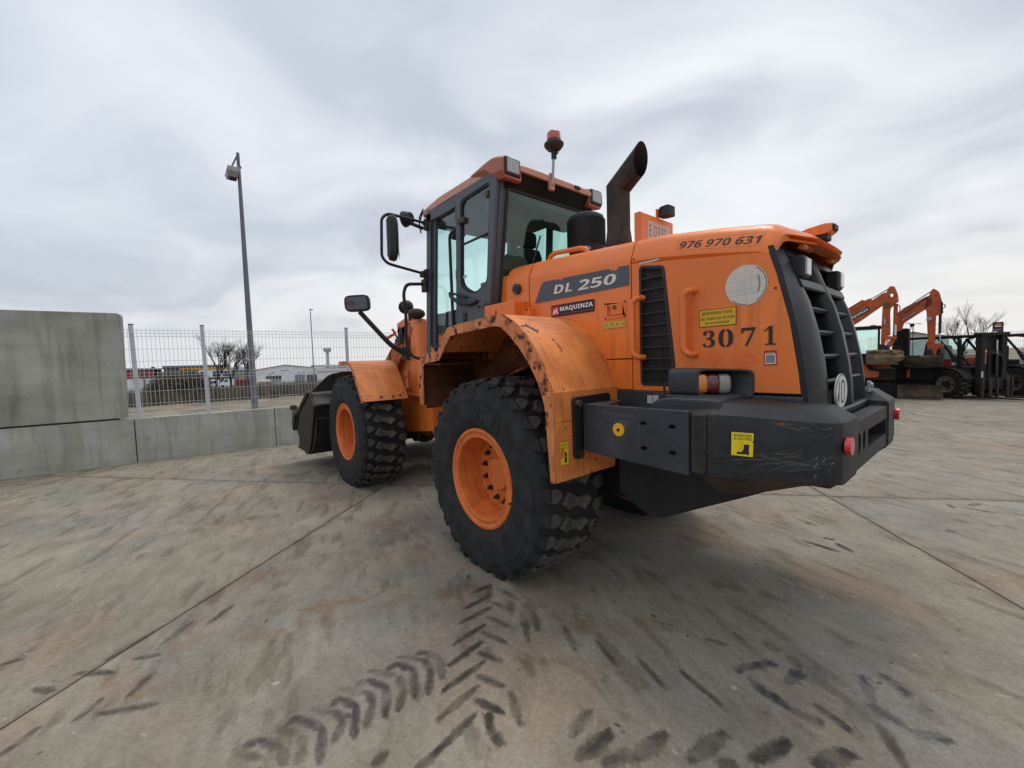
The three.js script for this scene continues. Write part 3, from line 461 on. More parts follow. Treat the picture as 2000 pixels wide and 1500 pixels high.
// ------------------------------------------------------------------ far buildings (local x to the right as seen from the yard, z towards it)
const solid = (r, g, b, rough = 0.8) => std({ color: lin(r, g, b), map: paintTex, roughness: rough });
const wht = solid(0.84, 0.85, 0.87), glassM = std({ color: lin(0.045, 0.055, 0.075), roughness: 0.15 }), roofGrey = solid(0.20, 0.205, 0.22), mull = std({ color: lin(0.35, 0.36, 0.38), roughness: 0.5 });
{
  const k = 1.72, Y = (y) => 1.55 + (y - 1.55) * k, h = [-0.7665 * 0, 0];
  const dir = V3(-58.386 - 2.448, 0, -9.144 - 2.826).normalize(), G = V3(2.448, 0, 2.826).addScaledVector(dir, 62 * k);
  const o = thing('warehouse', 'white low gabled warehouse with dark doors and ribbon windows behind the fence', 'warehouse', [G.x, 0, G.z], 1.3765);
  const U = (u) => u * k, base = -6;
  part(o, 'wall', [plZ([[U(-3.65), base], [U(3.1), base], [U(3.1), Y(1.42)], [U(-0.3), Y(1.9)], [U(-3.65), Y(1.36)]], -14, 0), box(U(3.1), U(8.4), base, Y(1.32), -14, -0.6, 0)], wht);
  part(o, 'roof', [plZ([[U(-3.8), Y(1.34)], [U(-0.3), Y(1.91)], [U(3.2), Y(1.42)], [U(3.2), Y(1.48)], [U(-0.3), Y(1.97)], [U(-3.8), Y(1.40)]], -14.2, 0.3), plZ([[U(3.2), Y(1.44)], [U(9), Y(1.32)], [U(9), Y(1.72)], [U(3.2), Y(1.80)]], -14.3, -13)], solid(0.23, 0.15, 0.17));
  part(o, 'roof_sheet', loft([[[U(3.2), Y(1.42), -0.3], [U(9), Y(1.3), -0.3], [U(9), Y(1.36), -0.3], [U(3.2), Y(1.46), -0.3]], [[U(3.2), Y(1.78), -13], [U(9), Y(1.68), -13], [U(9), Y(1.72), -13], [U(3.2), Y(1.82), -13]]]), roofGrey);
  const win = part(o, 'window', box(U(-2.52), U(-0.8), Y(0.10), Y(0.53), -0.02, 0.05, 0), glassM);
  each(win, 'frame', [0.2, 0.4, 0.6, 0.8].map((t) => box(lerp(U(-2.52), U(-0.8), t) - 0.05, lerp(U(-2.52), U(-0.8), t) + 0.05, Y(0.1), Y(0.53), 0.05, 0.09, 0)), mull);
  part(o, 'lower_panel', box(U(-2.5), U(-0.82), Y(-0.34), Y(0.09), -0.02, 0.04, 0), solid(0.33, 0.35, 0.40));
  part(o, 'roller_door', box(U(0.76), U(2.02), Y(-1.2), Y(0.55), -0.02, 0.05, 0), solid(0.25, 0.26, 0.28));
  const dd = part(o, 'glazed_door', box(U(2.2), U(3.42), Y(-1.2), Y(0.5), -0.02, 0.06, 0), glassM); each(dd, 'frame', [0.3, 0.62].map((t) => box(lerp(U(2.2), U(3.42), t) - 0.05, lerp(U(2.2), U(3.42), t) + 0.05, Y(-1.2), Y(0.5), 0.06, 0.1, 0)), mull);
  part(o, 'canopy_fascia', box(U(3.73), U(7.05), Y(0.77), Y(0.93), -0.62, -0.4, 0), solid(0.50, 0.50, 0.42));
  part(o, 'lettering', [...Array(9)].map((_, i) => box(U(-0.86) + i * 0.19, U(-0.86) + i * 0.19 + 0.13, Y(1.15), Y(1.15) + (i % 3 ? 0.12 : 0.16), 0, 0.03, 0)), M.black);
  for (const [u, y] of [[-2.1, 0.75], [-1.7, 0.92], [1.3, 0.75], [1.9, 0.85], [2.7, 0.72]]) part(o, 'wall_lamp', box(U(u) - 0.12, U(u) + 0.12, Y(y), Y(y) + 0.14, 0, 0.25, 0.02), M.black);
  const tank = thing('storage_tank', 'cream horizontal cylindrical tank lying before the white warehouse', 'tank', [G.x, 0, G.z], 1.3765);
  part(tank, 'shell', [cylX(U(-3.4), U(-2.0), Y(-0.12), 3.2, 0.42, 20)], solid(0.62, 0.60, 0.50)); each(tank, 'band', [-3.2, -2.9, -2.6, -2.3].map((u) => cylX(U(u), U(u) + 0.1, Y(-0.12), 3.2, 0.45, 20)), solid(0.5, 0.49, 0.42)); each(tank, 'saddle', [-3.1, -2.3].map((u) => box(U(u), U(u) + 0.2, base, Y(-0.3), 2.9, 3.5, 0)), M.matte);
}
{
  const k = 1.57, Y = (y) => 1.55 + (y - 1.55) * k, U = (u) => u * k, dir = V3(-67.34 - 2.448, 0, -2.624 - 2.826).normalize(), G = V3(2.448, 0, 2.826).addScaledVector(dir, 70 * k), pos = [G.x, 0, G.z], yaw = 1.4929, base = -6;
  const a = thing('warehouse', 'red and white warehouse at the far left beside the tall panel', 'warehouse', pos, yaw);
  part(a, 'wall', box(U(-13), U(-7.2), Y(0.72), Y(1.85), -14, 0, 0), solid(0.32, 0.05, 0.055)); part(a, 'base_wall', box(U(-13), U(-7.2), base, Y(0.72), -14, 0.06, 0), wht); part(a, 'roof', loft([[[U(-13), Y(1.85), 0.3], [U(-6.4), Y(1.80), 0.3], [U(-6.4), Y(1.92), 0.3], [U(-13), Y(2.0), 0.3]], [[U(-13), Y(2.15), -14], [U(-6.4), Y(1.9), -14], [U(-6.4), Y(2.02), -14], [U(-13), Y(2.27), -14]]]), roofGrey); part(a, 'roof_vent', [box(U(-7.5), U(-7.2), Y(2.0), Y(2.22), -3, -2, 0.02)], M.matte);
  for (const u of [-8.9, -8.2]) part(a, 'column', box(U(u), U(u) + 0.3, base, Y(1.8), 0.07, 0.3, 0), solid(0.2, 0.2, 0.22));
  const b = thing('warehouse', 'long dark grey shed with a yellow fascia band behind the bare trees', 'warehouse', pos, yaw);
  part(b, 'wall', box(U(-6.2), U(1.05), base, Y(2.0), -16, -1, 0), solid(0.12, 0.13, 0.15)); part(b, 'roof', box(U(-6.3), U(1.1), Y(2.0), Y(2.27), -16, -0.6, 0.02), solid(0.17, 0.19, 0.24)); part(b, 'fascia', box(U(-4.5), U(1.02), Y(1.62), Y(1.92), -1, -0.5, 0.02), solid(0.62, 0.33, 0.03)); part(b, 'lower_wall', box(U(-2.6), U(1.05), Y(0.5), Y(1.6), -1, -0.7, 0), wht);
  for (const u of [-2.3, -1.0, 0.1]) part(b, 'window', box(U(u), U(u) + 1.1, Y(0.6), Y(1.35), -0.75, -0.62, 0), glassM);
  const c = thing('warehouse', 'grey block shed with blue roof left of the tall street lamp', 'warehouse', pos, yaw);
  part(c, 'wall', box(U(1.1), U(3.6), base, Y(1.42), -12, -2, 0), solid(0.30, 0.29, 0.28)); part(c, 'roof', loft([[[U(1.05), Y(1.42), -1.7], [U(3.7), Y(1.36), -1.7], [U(3.7), Y(1.42), -1.7], [U(1.05), Y(1.5), -1.7]], [[U(1.05), Y(1.82), -8], [U(3.7), Y(1.72), -8], [U(3.7), Y(1.8), -8], [U(1.05), Y(1.9), -8]]]), solid(0.16, 0.25, 0.36));
  const e = thing('shipping_container', 'rust red low container on the soil before the grey block shed', 'container', pos, yaw);
  part(e, 'body', box(U(1.4), U(3.4), Y(-1.1), Y(0.02), -1, 1, 0.02), solid(0.22, 0.05, 0.045)); each(e, 'rib', [...Array(12)].map((_, i) => box(U(1.45) + i * 0.25, U(1.45) + i * 0.25 + 0.1, Y(-1.05), Y(-0.02), 1, 1.05, 0)), solid(0.2, 0.045, 0.04));
  const pal = thing('timber_crate', 'pale timber crate standing on the rust red container', 'crate', pos, yaw); part(pal, 'side', box(U(2.05), U(2.75), Y(0.025), Y(0.42), -0.6, 0.6, 0.01), solid(0.50, 0.36, 0.22)); each(pal, 'slat', [0.06, 0.22, 0.36].map((y) => box(U(2.03), U(2.77), Y(y), Y(y) + 0.08, 0.6, 0.64, 0)), solid(0.46, 0.33, 0.2));
  const v = thing('parked_van', 'white van parked before the yellow banded shed', 'van', pos, yaw); const bodyV = part(v, 'body', plZ([[U(-0.3), Y(-0.75)], [U(1.35), Y(-0.75)], [U(1.35), Y(0.2)], [U(0.35), Y(0.25)], [U(0.05), Y(-0.15)], [U(-0.3), Y(-0.3)]], 1.2, 2.8, 0.08), wht); part(v, 'window', plZ([[U(0.12), Y(-0.15)], [U(0.38), Y(0.18)], [U(0.62), Y(0.18)], [U(0.62), Y(-0.15)]], 2.8, 2.83), glassM);
  for (const u of [0, 1.05]) part(v, 'wheel', cylZ(U(u), Y(-0.78), 2.5, 2.85, 0.34), M.treadBase);
  const tr = thing('parked_truck', 'white cabbed truck behind the second white fence post', 'truck', pos, yaw); part(tr, 'cab', box(U(-1.3), U(-0.35), Y(-0.9), Y(0.2), 1, 3, 0.12), wht); part(tr, 'windscreen', box(U(-1.2), U(-0.5), Y(-0.3), Y(0.1), 2.98, 3.03, 0.02), glassM); part(tr, 'load_bed', box(U(-3.0), U(-1.35), Y(-0.9), Y(-0.3), 1, 3, 0.05), solid(0.2, 0.22, 0.25)); for (const u of [-2.6, -0.8]) part(tr, 'wheel', cylZ(U(u), Y(-0.95), 2.6, 3.02, 0.45), M.treadBase);
  const bl = thing('portable_toilet', 'blue portable toilet cabin beside the red and white warehouse', 'cabin', pos, yaw); part(bl, 'cabin', box(U(-7.0), U(-6.45), Y(-1.0), Y(0.72), 1, 2.2, 0.08), solid(0.05, 0.12, 0.32)); part(bl, 'roof', box(U(-7.05), U(-6.4), Y(0.72), Y(0.82), 0.95, 2.25, 0.06), solid(0.45, 0.47, 0.5));
}
{ // right background: pale shed, mesh fence, totem sign
  const s = thing('warehouse', 'pale low gabled shed behind the forklift cab', 'warehouse', [-3.456, 0, -56.883], 0.0986);
  part(s, 'wall', plZ([[-1.2, -1.5], [2.6, -1.5], [2.6, 2.62], [1.1, 2.88], [0.06, 3.18], [-1.2, 3.05]], -10, 0), solid(0.62, 0.62, 0.61)); part(s, 'roof', plZ([[-1.3, 3.04], [0.06, 3.2], [1.15, 2.9], [2.8, 2.62], [2.8, 2.68], [1.15, 2.96], [0.06, 3.27], [-1.3, 3.1]], -10.2, 0.3), roofGrey);
  const F = thing('mesh_fence', 'grey mesh fence with square posts behind the machines on the right', 'fence', [2.128, -0.1, -37.173], 0.008), gm = std({ color: lin(0.30, 0.31, 0.33), roughness: 0.6 }), n = [];
  for (let x = -6; x <= 8; x += 2.6) part(F, 'post', box(x + 1.02 - 0.03, x + 1.02 + 0.1, 0, 2.76, -0.05, 0.05, 0.01), std({ color: lin(0.42, 0.42, 0.45), roughness: 0.6 }));
  for (let x = -6; x < 9; x += 0.09) n.push(new THREE.BoxGeometry(0.009, 2.5, 0.009).translate(x, 1.3, 0)); for (const y of [0.1, 0.7, 1.3, 1.9, 2.4, 2.5]) n.push(new THREE.BoxGeometry(15, 0.012, 0.012).translate(1.5, y, 0.01)); part(F, 'wire_panel', n, gm);
  const T = thing('totem_sign', 'dark totem sign with orange and white emblem above the fence', 'sign', [2.128, -0.1, -36.9], 0.008);
  part(T, 'board', box(-0.03, 0.42, 0.3, 3.12, -0.12, 0.0, 0.01), std({ color: lin(0.025, 0.026, 0.032), roughness: 0.5 })); part(T, 'pole', box(0.1, 0.28, 0, 0.4, -0.1, -0.03), M.galv);
  quad(T, 'emblem', print(128, 256, (x) => { x.fillStyle = '#c4622c'; x.beginPath(); x.ellipse(64, 42, 40, 26, 0, 0, 7); x.fill(); x.fillStyle = '#e2d9d0'; x.beginPath(); x.ellipse(64, 62, 44, 9, 0, 0, 7); x.fill(); x.fillStyle = '#8f9095'; x.fillRect(14, 110, 100, 10); x.fillStyle = '#d8d8d8'; x.fillRect(58, 165, 14, 16); x.fillRect(76, 165, 20, 7); }), [-0.02, 3.1, 0.004], [0.41, 3.1, 0.004], [0.41, 2.1, 0.004], [-0.02, 2.1, 0.004]);
}

// ------------------------------------------------------------------ wheel loader (forward = -x, its left side = +z)
const LD = thing('wheel_loader', 'large weathered orange wheel loader with dark grey counterweight parked in the middle of the yard', 'wheel loader');

const onSide = (s, g) => s > 0 ? g : Array.isArray(g) ? g.map(mir) : mir(g);
// wheels
const tyreG = latheZ([[0.362, 0.225], [0.372, 0.258], [0.40, 0.272], [0.44, 0.280], [0.445, 0.284], [0.455, 0.284], [0.46, 0.282], [0.55, 0.287], [0.585, 0.286], [0.59, 0.290], [0.60, 0.290], [0.605, 0.284], [0.655, 0.272], [0.66, 0.274], [0.668, 0.272], [0.672, 0.264], [0.692, 0.252], [0.702, 0.225], [0.708, 0.12], [0.71, 0], [0.708, -0.12], [0.702, -0.225], [0.692, -0.252], [0.655, -0.272], [0.55, -0.287], [0.44, -0.28], [0.372, -0.258], [0.362, -0.225]], 96);
const rimG = latheZ([[0.366, 0.246], [0.374, 0.256], [0.374, 0.262], [0.366, 0.268], [0.352, 0.268], [0.345, 0.262], [0.340, 0.256], [0.322, 0.252], [0.314, 0.258], [0.306, 0.256], [0.300, 0.246], [0.297, 0.20], [0.291, 0.12], [0.288, 0.05], [0.275, 0.032], [0.20, 0.03], [0.13, 0.034], [0.128, 0.06], [0.0, 0.06]], 72);
const rimBackG = latheZ([[0.366, -0.246], [0.374, -0.262], [0.36, -0.266], [0.30, -0.25], [0.295, -0.1], [0.285, 0.0], [0.0, 0.0]], 48);
const hubG = join([latheZ([[0.122, 0.05], [0.122, 0.092], [0.112, 0.102], [0.0, 0.104]], 36)]);
const padG = latheZ([[0.034, 0.03], [0.034, 0.05], [0.027, 0.058], [0, 0.059]], 20);
const nut = mergeGeometries([plain(new THREE.CylinderGeometry(0.021, 0.021, 0.012, 14).rotateX(Math.PI / 2).translate(0, 0, 0.036)), plain(new THREE.CylinderGeometry(0.0165, 0.0165, 0.022, 6).rotateX(Math.PI / 2).translate(0, 0, 0.05)), plain(new THREE.CylinderGeometry(0.009, 0.009, 0.016, 10).rotateX(Math.PI / 2).translate(0, 0, 0.066))]);
const NB = 28, crown = (s) => 0.745 - 0.016 * s * s - 0.012 * Math.pow(Math.abs(s), 8);
function lug(poly, seed) { // tread block standing on the carcass; poly: [across -1..1, along in pitches]
  const R = rng(seed), hw = 0.252, top = [], mid = [], low = [], cx = poly.reduce((a, p) => a + p[0], 0) / poly.length, cy = poly.reduce((a, p) => a + p[1], 0) / poly.length;
  const at = (s, t, r) => { const a = t * Math.PI * 2 / NB; return [Math.cos(a) * r, Math.sin(a) * r, s * hw]; };
  for (const [s, t] of poly) {
    const e = (f) => [cx + (s - cx) * f, cy + (t - cy) * f], w = (R() - 0.5) * 0.004;
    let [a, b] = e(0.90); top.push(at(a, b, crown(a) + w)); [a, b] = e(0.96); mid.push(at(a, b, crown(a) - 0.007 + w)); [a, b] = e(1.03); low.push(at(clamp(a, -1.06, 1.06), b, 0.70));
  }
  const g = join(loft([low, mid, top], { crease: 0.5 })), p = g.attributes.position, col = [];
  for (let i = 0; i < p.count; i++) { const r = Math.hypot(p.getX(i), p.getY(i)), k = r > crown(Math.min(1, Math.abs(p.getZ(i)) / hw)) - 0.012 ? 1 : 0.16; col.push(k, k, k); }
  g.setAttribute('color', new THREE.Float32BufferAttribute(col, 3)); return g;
}
const zig = [[-0.54, -0.10], [-0.25, -0.46], [-0.05, -0.28], [0.18, -0.13], [0.40, -0.20], [0.60, 0.04], [0.36, 0.46], [0.18, 0.28], [0.0, 0.14], [-0.32, 0.16]];
const side = [[-1.02, 0.24], [-0.82, 0.18], [-0.64, 0.36], [-0.60, 0.56], [-0.74, 0.74], [-1.02, 0.77]];
const lugZ = [1, 2, 3].map((k) => lug(zig, k)), lugL = [4, 5, 6].map((k) => lug(side, k)), lugR = [7, 8, 9].map((k) => lug(side.map(([s, t]) => [-s, t - 0.04]).reverse(), k));
// shoulder: the outer lugs run down the sidewall
const shoulder = (sg) => { const L = []; for (let k = 0; k < NB; k++) { const a0 = (k + 0.24) / NB * 6.28319, a1 = (k + 0.78) / NB * 6.28319, R = [0.655, 0.70, 0.728], Zs = [0.274, 0.266, 0.254]; L.push(loft([0, 1, 2].map((q) => { const w = [0.62, 0.9, 1][q], m = (a0 + a1) / 2, d = (a1 - a0) / 2 * w; return [[Math.cos(m - d) * R[q], Math.sin(m - d) * R[q], sg * Zs[q]], [Math.cos(m + d) * R[q], Math.sin(m + d) * R[q], sg * Zs[q]], [Math.cos(m + d) * (R[q] - 0.012), Math.sin(m + d) * (R[q] - 0.012), sg * (Zs[q] - 0.035)], [Math.cos(m - d) * (R[q] - 0.012), Math.sin(m - d) * (R[q] - 0.012), sg * (Zs[q] - 0.035)]]; }), { crease: 0.4 })); } return L; };
const shoulderG = join([...shoulder(1), ...shoulder(-1)]);
function polarUV(g) { const p = g.attributes.position, uv = g.attributes.uv; for (let i = 0; i < p.count; i++) uv.setXY(i, p.getX(i), p.getY(i)); return g; }
const tyreUV = polarUV(plain(tyreG));
function wheel(x, side_, roll) {
  const w = sub(LD, 'wheel'); w.position.set(x, 0.69, side_ * 0.862); w.rotation.order = 'YXZ'; if (side_ < 0) w.rotation.y = Math.PI; w.rotation.z = roll;
  part(w, 'tyre', tyreUV, M.rubber, null, true); part(w, 'tyre_shoulder', shoulderG, M.rubber);
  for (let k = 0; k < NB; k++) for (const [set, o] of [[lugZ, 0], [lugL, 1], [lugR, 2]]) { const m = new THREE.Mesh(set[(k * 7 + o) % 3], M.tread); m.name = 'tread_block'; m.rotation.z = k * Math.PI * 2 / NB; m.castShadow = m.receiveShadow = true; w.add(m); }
  part(w, 'rim', [rimG, rimBackG], M.rim); part(w, 'hub', hubG, M.rim);
  for (let k = 0; k < 3; k++) { const m = part(w, 'planetary_boss', padG, M.rim); const a = k * 2.094 + 0.5; m.position.set(Math.cos(a) * 0.158, Math.sin(a) * 0.158, 0); }
  for (let k = 0; k < 14; k++) { const a = (k + 0.3) / 14 * Math.PI * 2, m = part(w, 'wheel_nut', nut, M.steel); m.position.set(Math.cos(a) * 0.225, Math.sin(a) * 0.225, 0); }
  part(w, 'valve', rod([0.24, -0.12, 0.04], [0.22, -0.15, 0.13], 0.008, 8), M.steel);
}
wheel(0, 1, 0.16);
{ const t = sub(LD, 'tyre_lettering'); t.position.set(0, 0.69, 1.149);
  part(t, 'moulded_letter', new THREE.TorusGeometry(0.045, 0.007, 6, 20, 4.6).rotateZ(0.85).scale(1, 1, 0.45).translate(0.075, 0.475, 0), M.rubber);
  part(t, 'moulded_letter', [[-0.045, -0.05, -0.035, 0.05], [-0.035, 0.05, 0, -0.01], [0, -0.01, 0.035, 0.05], [0.035, 0.05, 0.045, -0.05]].map(([a, b, c, d]) => rod([a, b, 0], [c, d, 0], 0.006, 6)).map((g) => g.rotateZ(-0.55).scale(1, 1, 0.5).translate(0.235, 0.415, 0)), M.rubber); }
 wheel(-3.02, 1, 0.05); wheel(0, -1, 0.4); wheel(-3.02, -1, 0.2);

// rear fenders: bent plate from front step over the wheel to the mud plate behind it
{
  const top = [[-0.80, 1.20], [-0.805, 1.45], [-0.79, 1.58], [-0.73, 1.625], [-0.465, 1.648], [-0.30, 1.822], [-0.17, 1.835], [0.30, 1.858], [0.40, 1.85], [0.50, 1.795], [0.60, 1.715], [0.69, 1.61], [0.76, 1.50], [0.80, 1.40], [0.822, 1.36], [0.822, 0.835]];
  const low = [[-0.735, 1.19], [-0.725, 1.44], [-0.715, 1.525], [-0.69, 1.548], [-0.445, 1.572], [-0.262, 1.752], [-0.15, 1.765], [0.30, 1.785], [0.37, 1.772], [0.45, 1.715], [0.54, 1.635], [0.63, 1.53], [0.695, 1.43], [0.735, 1.34], [0.755, 1.28], [0.79, 0.835]];
  for (const s of [1, -1]) {
    const f = sub(LD, 'rear_fender'), S = (g) => onSide(s, g);
    const skin = loft(top.map(([x, y], i) => { const a = top[Math.max(i - 1, 0)], b = top[Math.min(i + 1, top.length - 1)], L = Math.hypot(b[0] - a[0], b[1] - a[1]), nx = (b[1] - a[1]) / L * -0.008, ny = (b[0] - a[0]) / L * 0.008, zi = y < 0.9 ? 0.60 : 0.545; return [[x, y, 1.158], [x, y, zi], [x - nx, y - ny, zi], [x - nx, y - ny, 1.158]]; }), { crease: 0.35 });
    part(f, 'fender_skin', S(skin), M.fender);
    part(f, 'fender_lip', S(loft(top.map(([x, y], i) => [[x, y, 1.160], [x, y, 1.168], [low[i][0], low[i][1], 1.172], [low[i][0], low[i][1], 1.162]]), { crease: 0.4 })), M.lip);
    part(f, 'front_plate', S(box(-0.79, -0.77, 1.19, 1.59, 0.56, 1.158, 0.002)), M.dirtyFrame);
    part(f, 'inner_plate', S(plZ([[-0.78, 1.55], [-0.46, 1.57], [-0.28, 1.76], [0.35, 1.79], [0.35, 1.30], [0.26, 1.44], [0.08, 1.50], [-0.12, 1.50], [-0.32, 1.42], [-0.44, 1.22], [-0.78, 1.18]], 0.60, 0.615, 0.01)), M.dirtyFrame);
    part(f, 'step_shelf', S(plY([[-0.79, 0.60], [-0.46, 0.60], [-0.46, 1.15], [-0.79, 1.15]], 1.535, 1.55)), M.dirtyFrame);
    part(f, 'stiffener', S(box(-0.25, 0.30, 1.68, 1.70, 0.62, 0.66, 0.004)), M.frame);
    part(f, 'mud_flap', S(box(-0.765, -0.75, 1.16, 1.34, 0.60, 1.13, 0.003)), M.dirtyFrame);
    if (s > 0) { // half torn foot-warning sticker on the plate behind the wheel
      quad(f, 'warning_sticker', print(128, 192, (x, w, h) => { x.fillStyle = '#e2c21c'; x.fillRect(0, 0, w, h); x.fillStyle = '#191712'; fitText(x, 'ATENCION', 64, 22, 108, 18, BOLD); fitText(x, 'A LOS PIES', 64, 50, 108, 16, BOLD); x.beginPath(); x.moveTo(70, 90); x.lineTo(104, 88); x.lineTo(100, 176); x.lineTo(66, 176); x.lineTo(62, 150); x.lineTo(76, 130); x.fill(); x.globalCompositeOperation = 'destination-out'; const r = rng(4); for (let k = 0; k < 60; k++) { x.globalAlpha = 0.9; x.beginPath(); x.ellipse(r() * 60, 40 + r() * 90, 4 + r() * 12, 2 + r() * 7, r() * 3, 0, 7); x.fill(); } }), [0.8245, 1.065, 1.12], [0.8245, 1.065, 1.055], [0.8245, 0.935, 1.055], [0.8245, 0.935, 1.12]);
    }
  }
}

// rear and front frames, axles, belly
{
  const rf = sub(LD, 'rear_frame');
  for (const g of both(plZ([[-1.35, 1.05], [-1.35, 0.62], [-0.7, 0.50], [0.8, 0.58], [1.1, 0.56], [1.1, 1.36], [-0.6, 1.50], [-1.2, 1.40]], 0.42, 0.45, 0.04))) part(rf, 'side_plate', g, M.matte);
  for (const g of both(plZ([[-1.45, 1.86], [0.0, 1.86], [0.0, 1.50], [-0.3, 1.42], [-1.45, 1.36]], 0.52, 0.585, 0.03))) part(rf, 'platform_side', g, M.frame);
  part(rf, 'engine_block', [box(-0.6, 1.0, 0.66, 2.1, -0.40, 0.40, 0.05), box(0.9, 1.6, 0.95, 2.05, -0.40, 0.40, 0.05), box(-1.3, -0.5, 0.7, 1.5, -0.36, 0.36, 0.05)], M.matte);
  part(rf, 'belly_counterweight', plZ([[1.965, 0.985], [1.60, 0.79], [1.385, 0.68], [1.13, 0.548], [1.02, 0.53], [0.90, 0.585], [0.80, 0.64], [0.80, 1.20], [1.93, 1.20]], -0.53, 0.53, 0.02, [], 0.012), std({ color: lin(0.034, 0.033, 0.034), map: darkTex, roughness: 0.7 }));
  part(rf, 'skid_plate', loft([[[0.70, 0.55, 0.16], [1.05, 0.50, 0.16], [1.05, 0.55, 0.16], [0.70, 0.60, 0.16]], [[0.70, 0.56, 0.42], [1.05, 0.515, 0.42], [1.05, 0.57, 0.42], [0.70, 0.61, 0.42]]]), M.dirtyFrame);
  part(rf, 'underguard', box(0.25, 0.85, 0.62, 0.9, -0.42, 0.42, 0.03), M.matte);
  for (const x of [0, -3.02]) { const a = sub(LD, 'axle'); part(a, 'axle_tube', [cylZ(x, 0.69, -0.72, 0.72, 0.15, 24), cylZ(x, 0.69, 0.55, 0.66, 0.25, 28), cylZ(x, 0.69, -0.66, -0.55, 0.25, 28)], M.dirtyFrame); part(a, 'differential', new THREE.SphereGeometry(0.30, 28, 18).scale(1, 1, 0.85).translate(x, 0.69, 0), M.dirtyFrame); }
  part(rf, 'steering_cylinder', [rod([-1.1, 0.78, 0.38], [-1.75, 0.78, 0.34], 0.055), rod([-1.75, 0.78, 0.34], [-2.0, 0.78, 0.32], 0.03)], M.frame);
  part(rf, 'cylinder_eye', [cylZ(-1.12, 0.78, 0.30, 0.47, 0.085)], M.frame);
  part(rf, 'hitch_plate', [plY([[-1.35, -0.36], [-1.8, -0.2], [-1.8, 0.2], [-1.35, 0.36]], 0.55, 0.62), plY([[-1.35, -0.36], [-1.8, -0.2], [-1.8, 0.2], [-1.35, 0.36]], 1.05, 1.12), cylY(-1.75, 0.5, 1.2, 0, 0.09)], M.frame);

  const ff = sub(LD, 'front_frame');
  for (const g of both(plZ([[-2.08, 1.16, 0.02], [-2.10, 1.7], [-2.16, 2.10, 0.06], [-2.60, 2.17, 0.06], [-2.76, 2.10], [-2.80, 1.72], [-3.50, 1.62, 0.08], [-3.55, 0.9, 0.1], [-2.9, 0.60], [-2.1, 0.70]], 0.30, 0.345, 0.05, [], 0.006))) part(ff, 'tower_plate', g, M.orange);
  part(ff, 'tower_cover', [loft([0.30, 0.36, 0.40, 0.415].map((z, i) => [[-2.12 + i * -0.03, 1.15, z], [-2.17 - i * 0.03, 2.10 - i * 0.02, z], [-2.56 + i * 0.04, 2.14 - i * 0.02, z], [-2.62 + i * 0.04, 1.15, z]]))], M.orange);
  part(ff, 'tower_rear', [plX([[-0.34, 0.66], [0.34, 0.66], [0.34, 1.15], [0.36, 2.08], [-0.36, 2.08], [-0.34, 1.15]], -2.12, -2.09, 0.03)], M.orange);
  part(ff, 'cover_foot', box(-2.64, -2.06, 1.125, 1.16, -0.42, 0.42, 0.012), M.orange);
  part(ff, 'axle_mount', box(-3.4, -2.3, 0.60, 1.1, -0.32, 0.32, 0.05), M.dirtyFrame);
  each(ff, 'lift_arm', both(plZ([[-2.35, 2.02, 0.1], [-2.62, 2.08, 0.1], [-3.30, 1.62], [-3.95, 0.95], [-4.15, 0.55, 0.08], [-3.92, 0.42, 0.08], [-3.62, 0.80], [-3.15, 1.30]], 0.36, 0.42, 0.06)), M.frame);
  part(ff, 'tilt_cylinder', [rod([-2.5, 1.85, 0], [-3.3, 1.75, 0], 0.09), rod([-3.3, 1.75, 0], [-3.8, 1.65, 0], 0.045)], M.frame);
  part(ff, 'tilt_lever', plZ([[-3.3, 1.1], [-3.5, 1.1], [-3.95, 1.62], [-3.9, 1.75], [-3.75, 1.72]], -0.07, 0.07, 0.05), M.frame);
  part(ff, 'valve_bracket', [plZ([[-2.98, 1.70], [-2.64, 1.68], [-2.62, 2.12], [-2.70, 2.18], [-3.0, 2.12]], 0.33, 0.35, 0.02, [[[-2.93, 1.80], [-2.70, 1.80], [-2.70, 2.06], [-2.93, 2.04]]]), box(-2.70, -2.60, 1.72, 2.10, 0.345, 0.42, 0.01)], M.orange);
  each(ff, 'hydraulic_hose', [tube([[-2.68, 1.74, 0.40], [-2.66, 1.95, 0.44], [-2.74, 2.06, 0.42], [-2.86, 2.0, 0.40]], 0.018, 0.05), tube([[-2.75, 1.72, 0.40], [-2.82, 1.9, 0.43], [-2.92, 1.95, 0.41]], 0.014, 0.05), tube([[-2.6, 2.15, 0.36], [-2.52, 2.28, 0.40], [-2.44, 2.16, 0.42]], 0.010, 0.05), box(-2.80, -2.72, 1.82, 1.98, 0.36, 0.44)], M.black);
  each(ff, 'grease_fitting', [rod([-2.95, 1.98, 0.40], [-3.06, 1.93, 0.46], 0.018), new THREE.SphereGeometry(0.03, 12, 8).translate(-3.07, 1.92, 0.47), rod([-2.95, 1.98, 0.40], [-3.0, 2.04, 0.42], 0.018), rod([-2.9, 1.72, 0.42], [-2.9, 1.9, 0.42], 0.014)], M.frame);
  part(ff, 'work_light', [new THREE.SphereGeometry(0.085, 20, 14).scale(0.7, 1, 1).translate(-2.55, 2.30, 0.40), rod([-2.53, 2.12, 0.38], [-2.55, 2.30, 0.39], 0.016), new THREE.CylinderGeometry(0.085, 0.085, 0.03, 20).rotateZ(Math.PI / 2).translate(-2.62, 2.30, 0.40)], M.black);
  part(ff, 'horn', [new THREE.SphereGeometry(0.11, 20, 12).scale(1, 0.62, 1).translate(-2.30, 2.18, 0.40)], M.soot);
  part(ff, 'parking_brake_ring', new THREE.TorusGeometry(0.255, 0.024, 12, 44).rotateY(-0.2).translate(-2.86, 0.73, 0.22), M.soot);
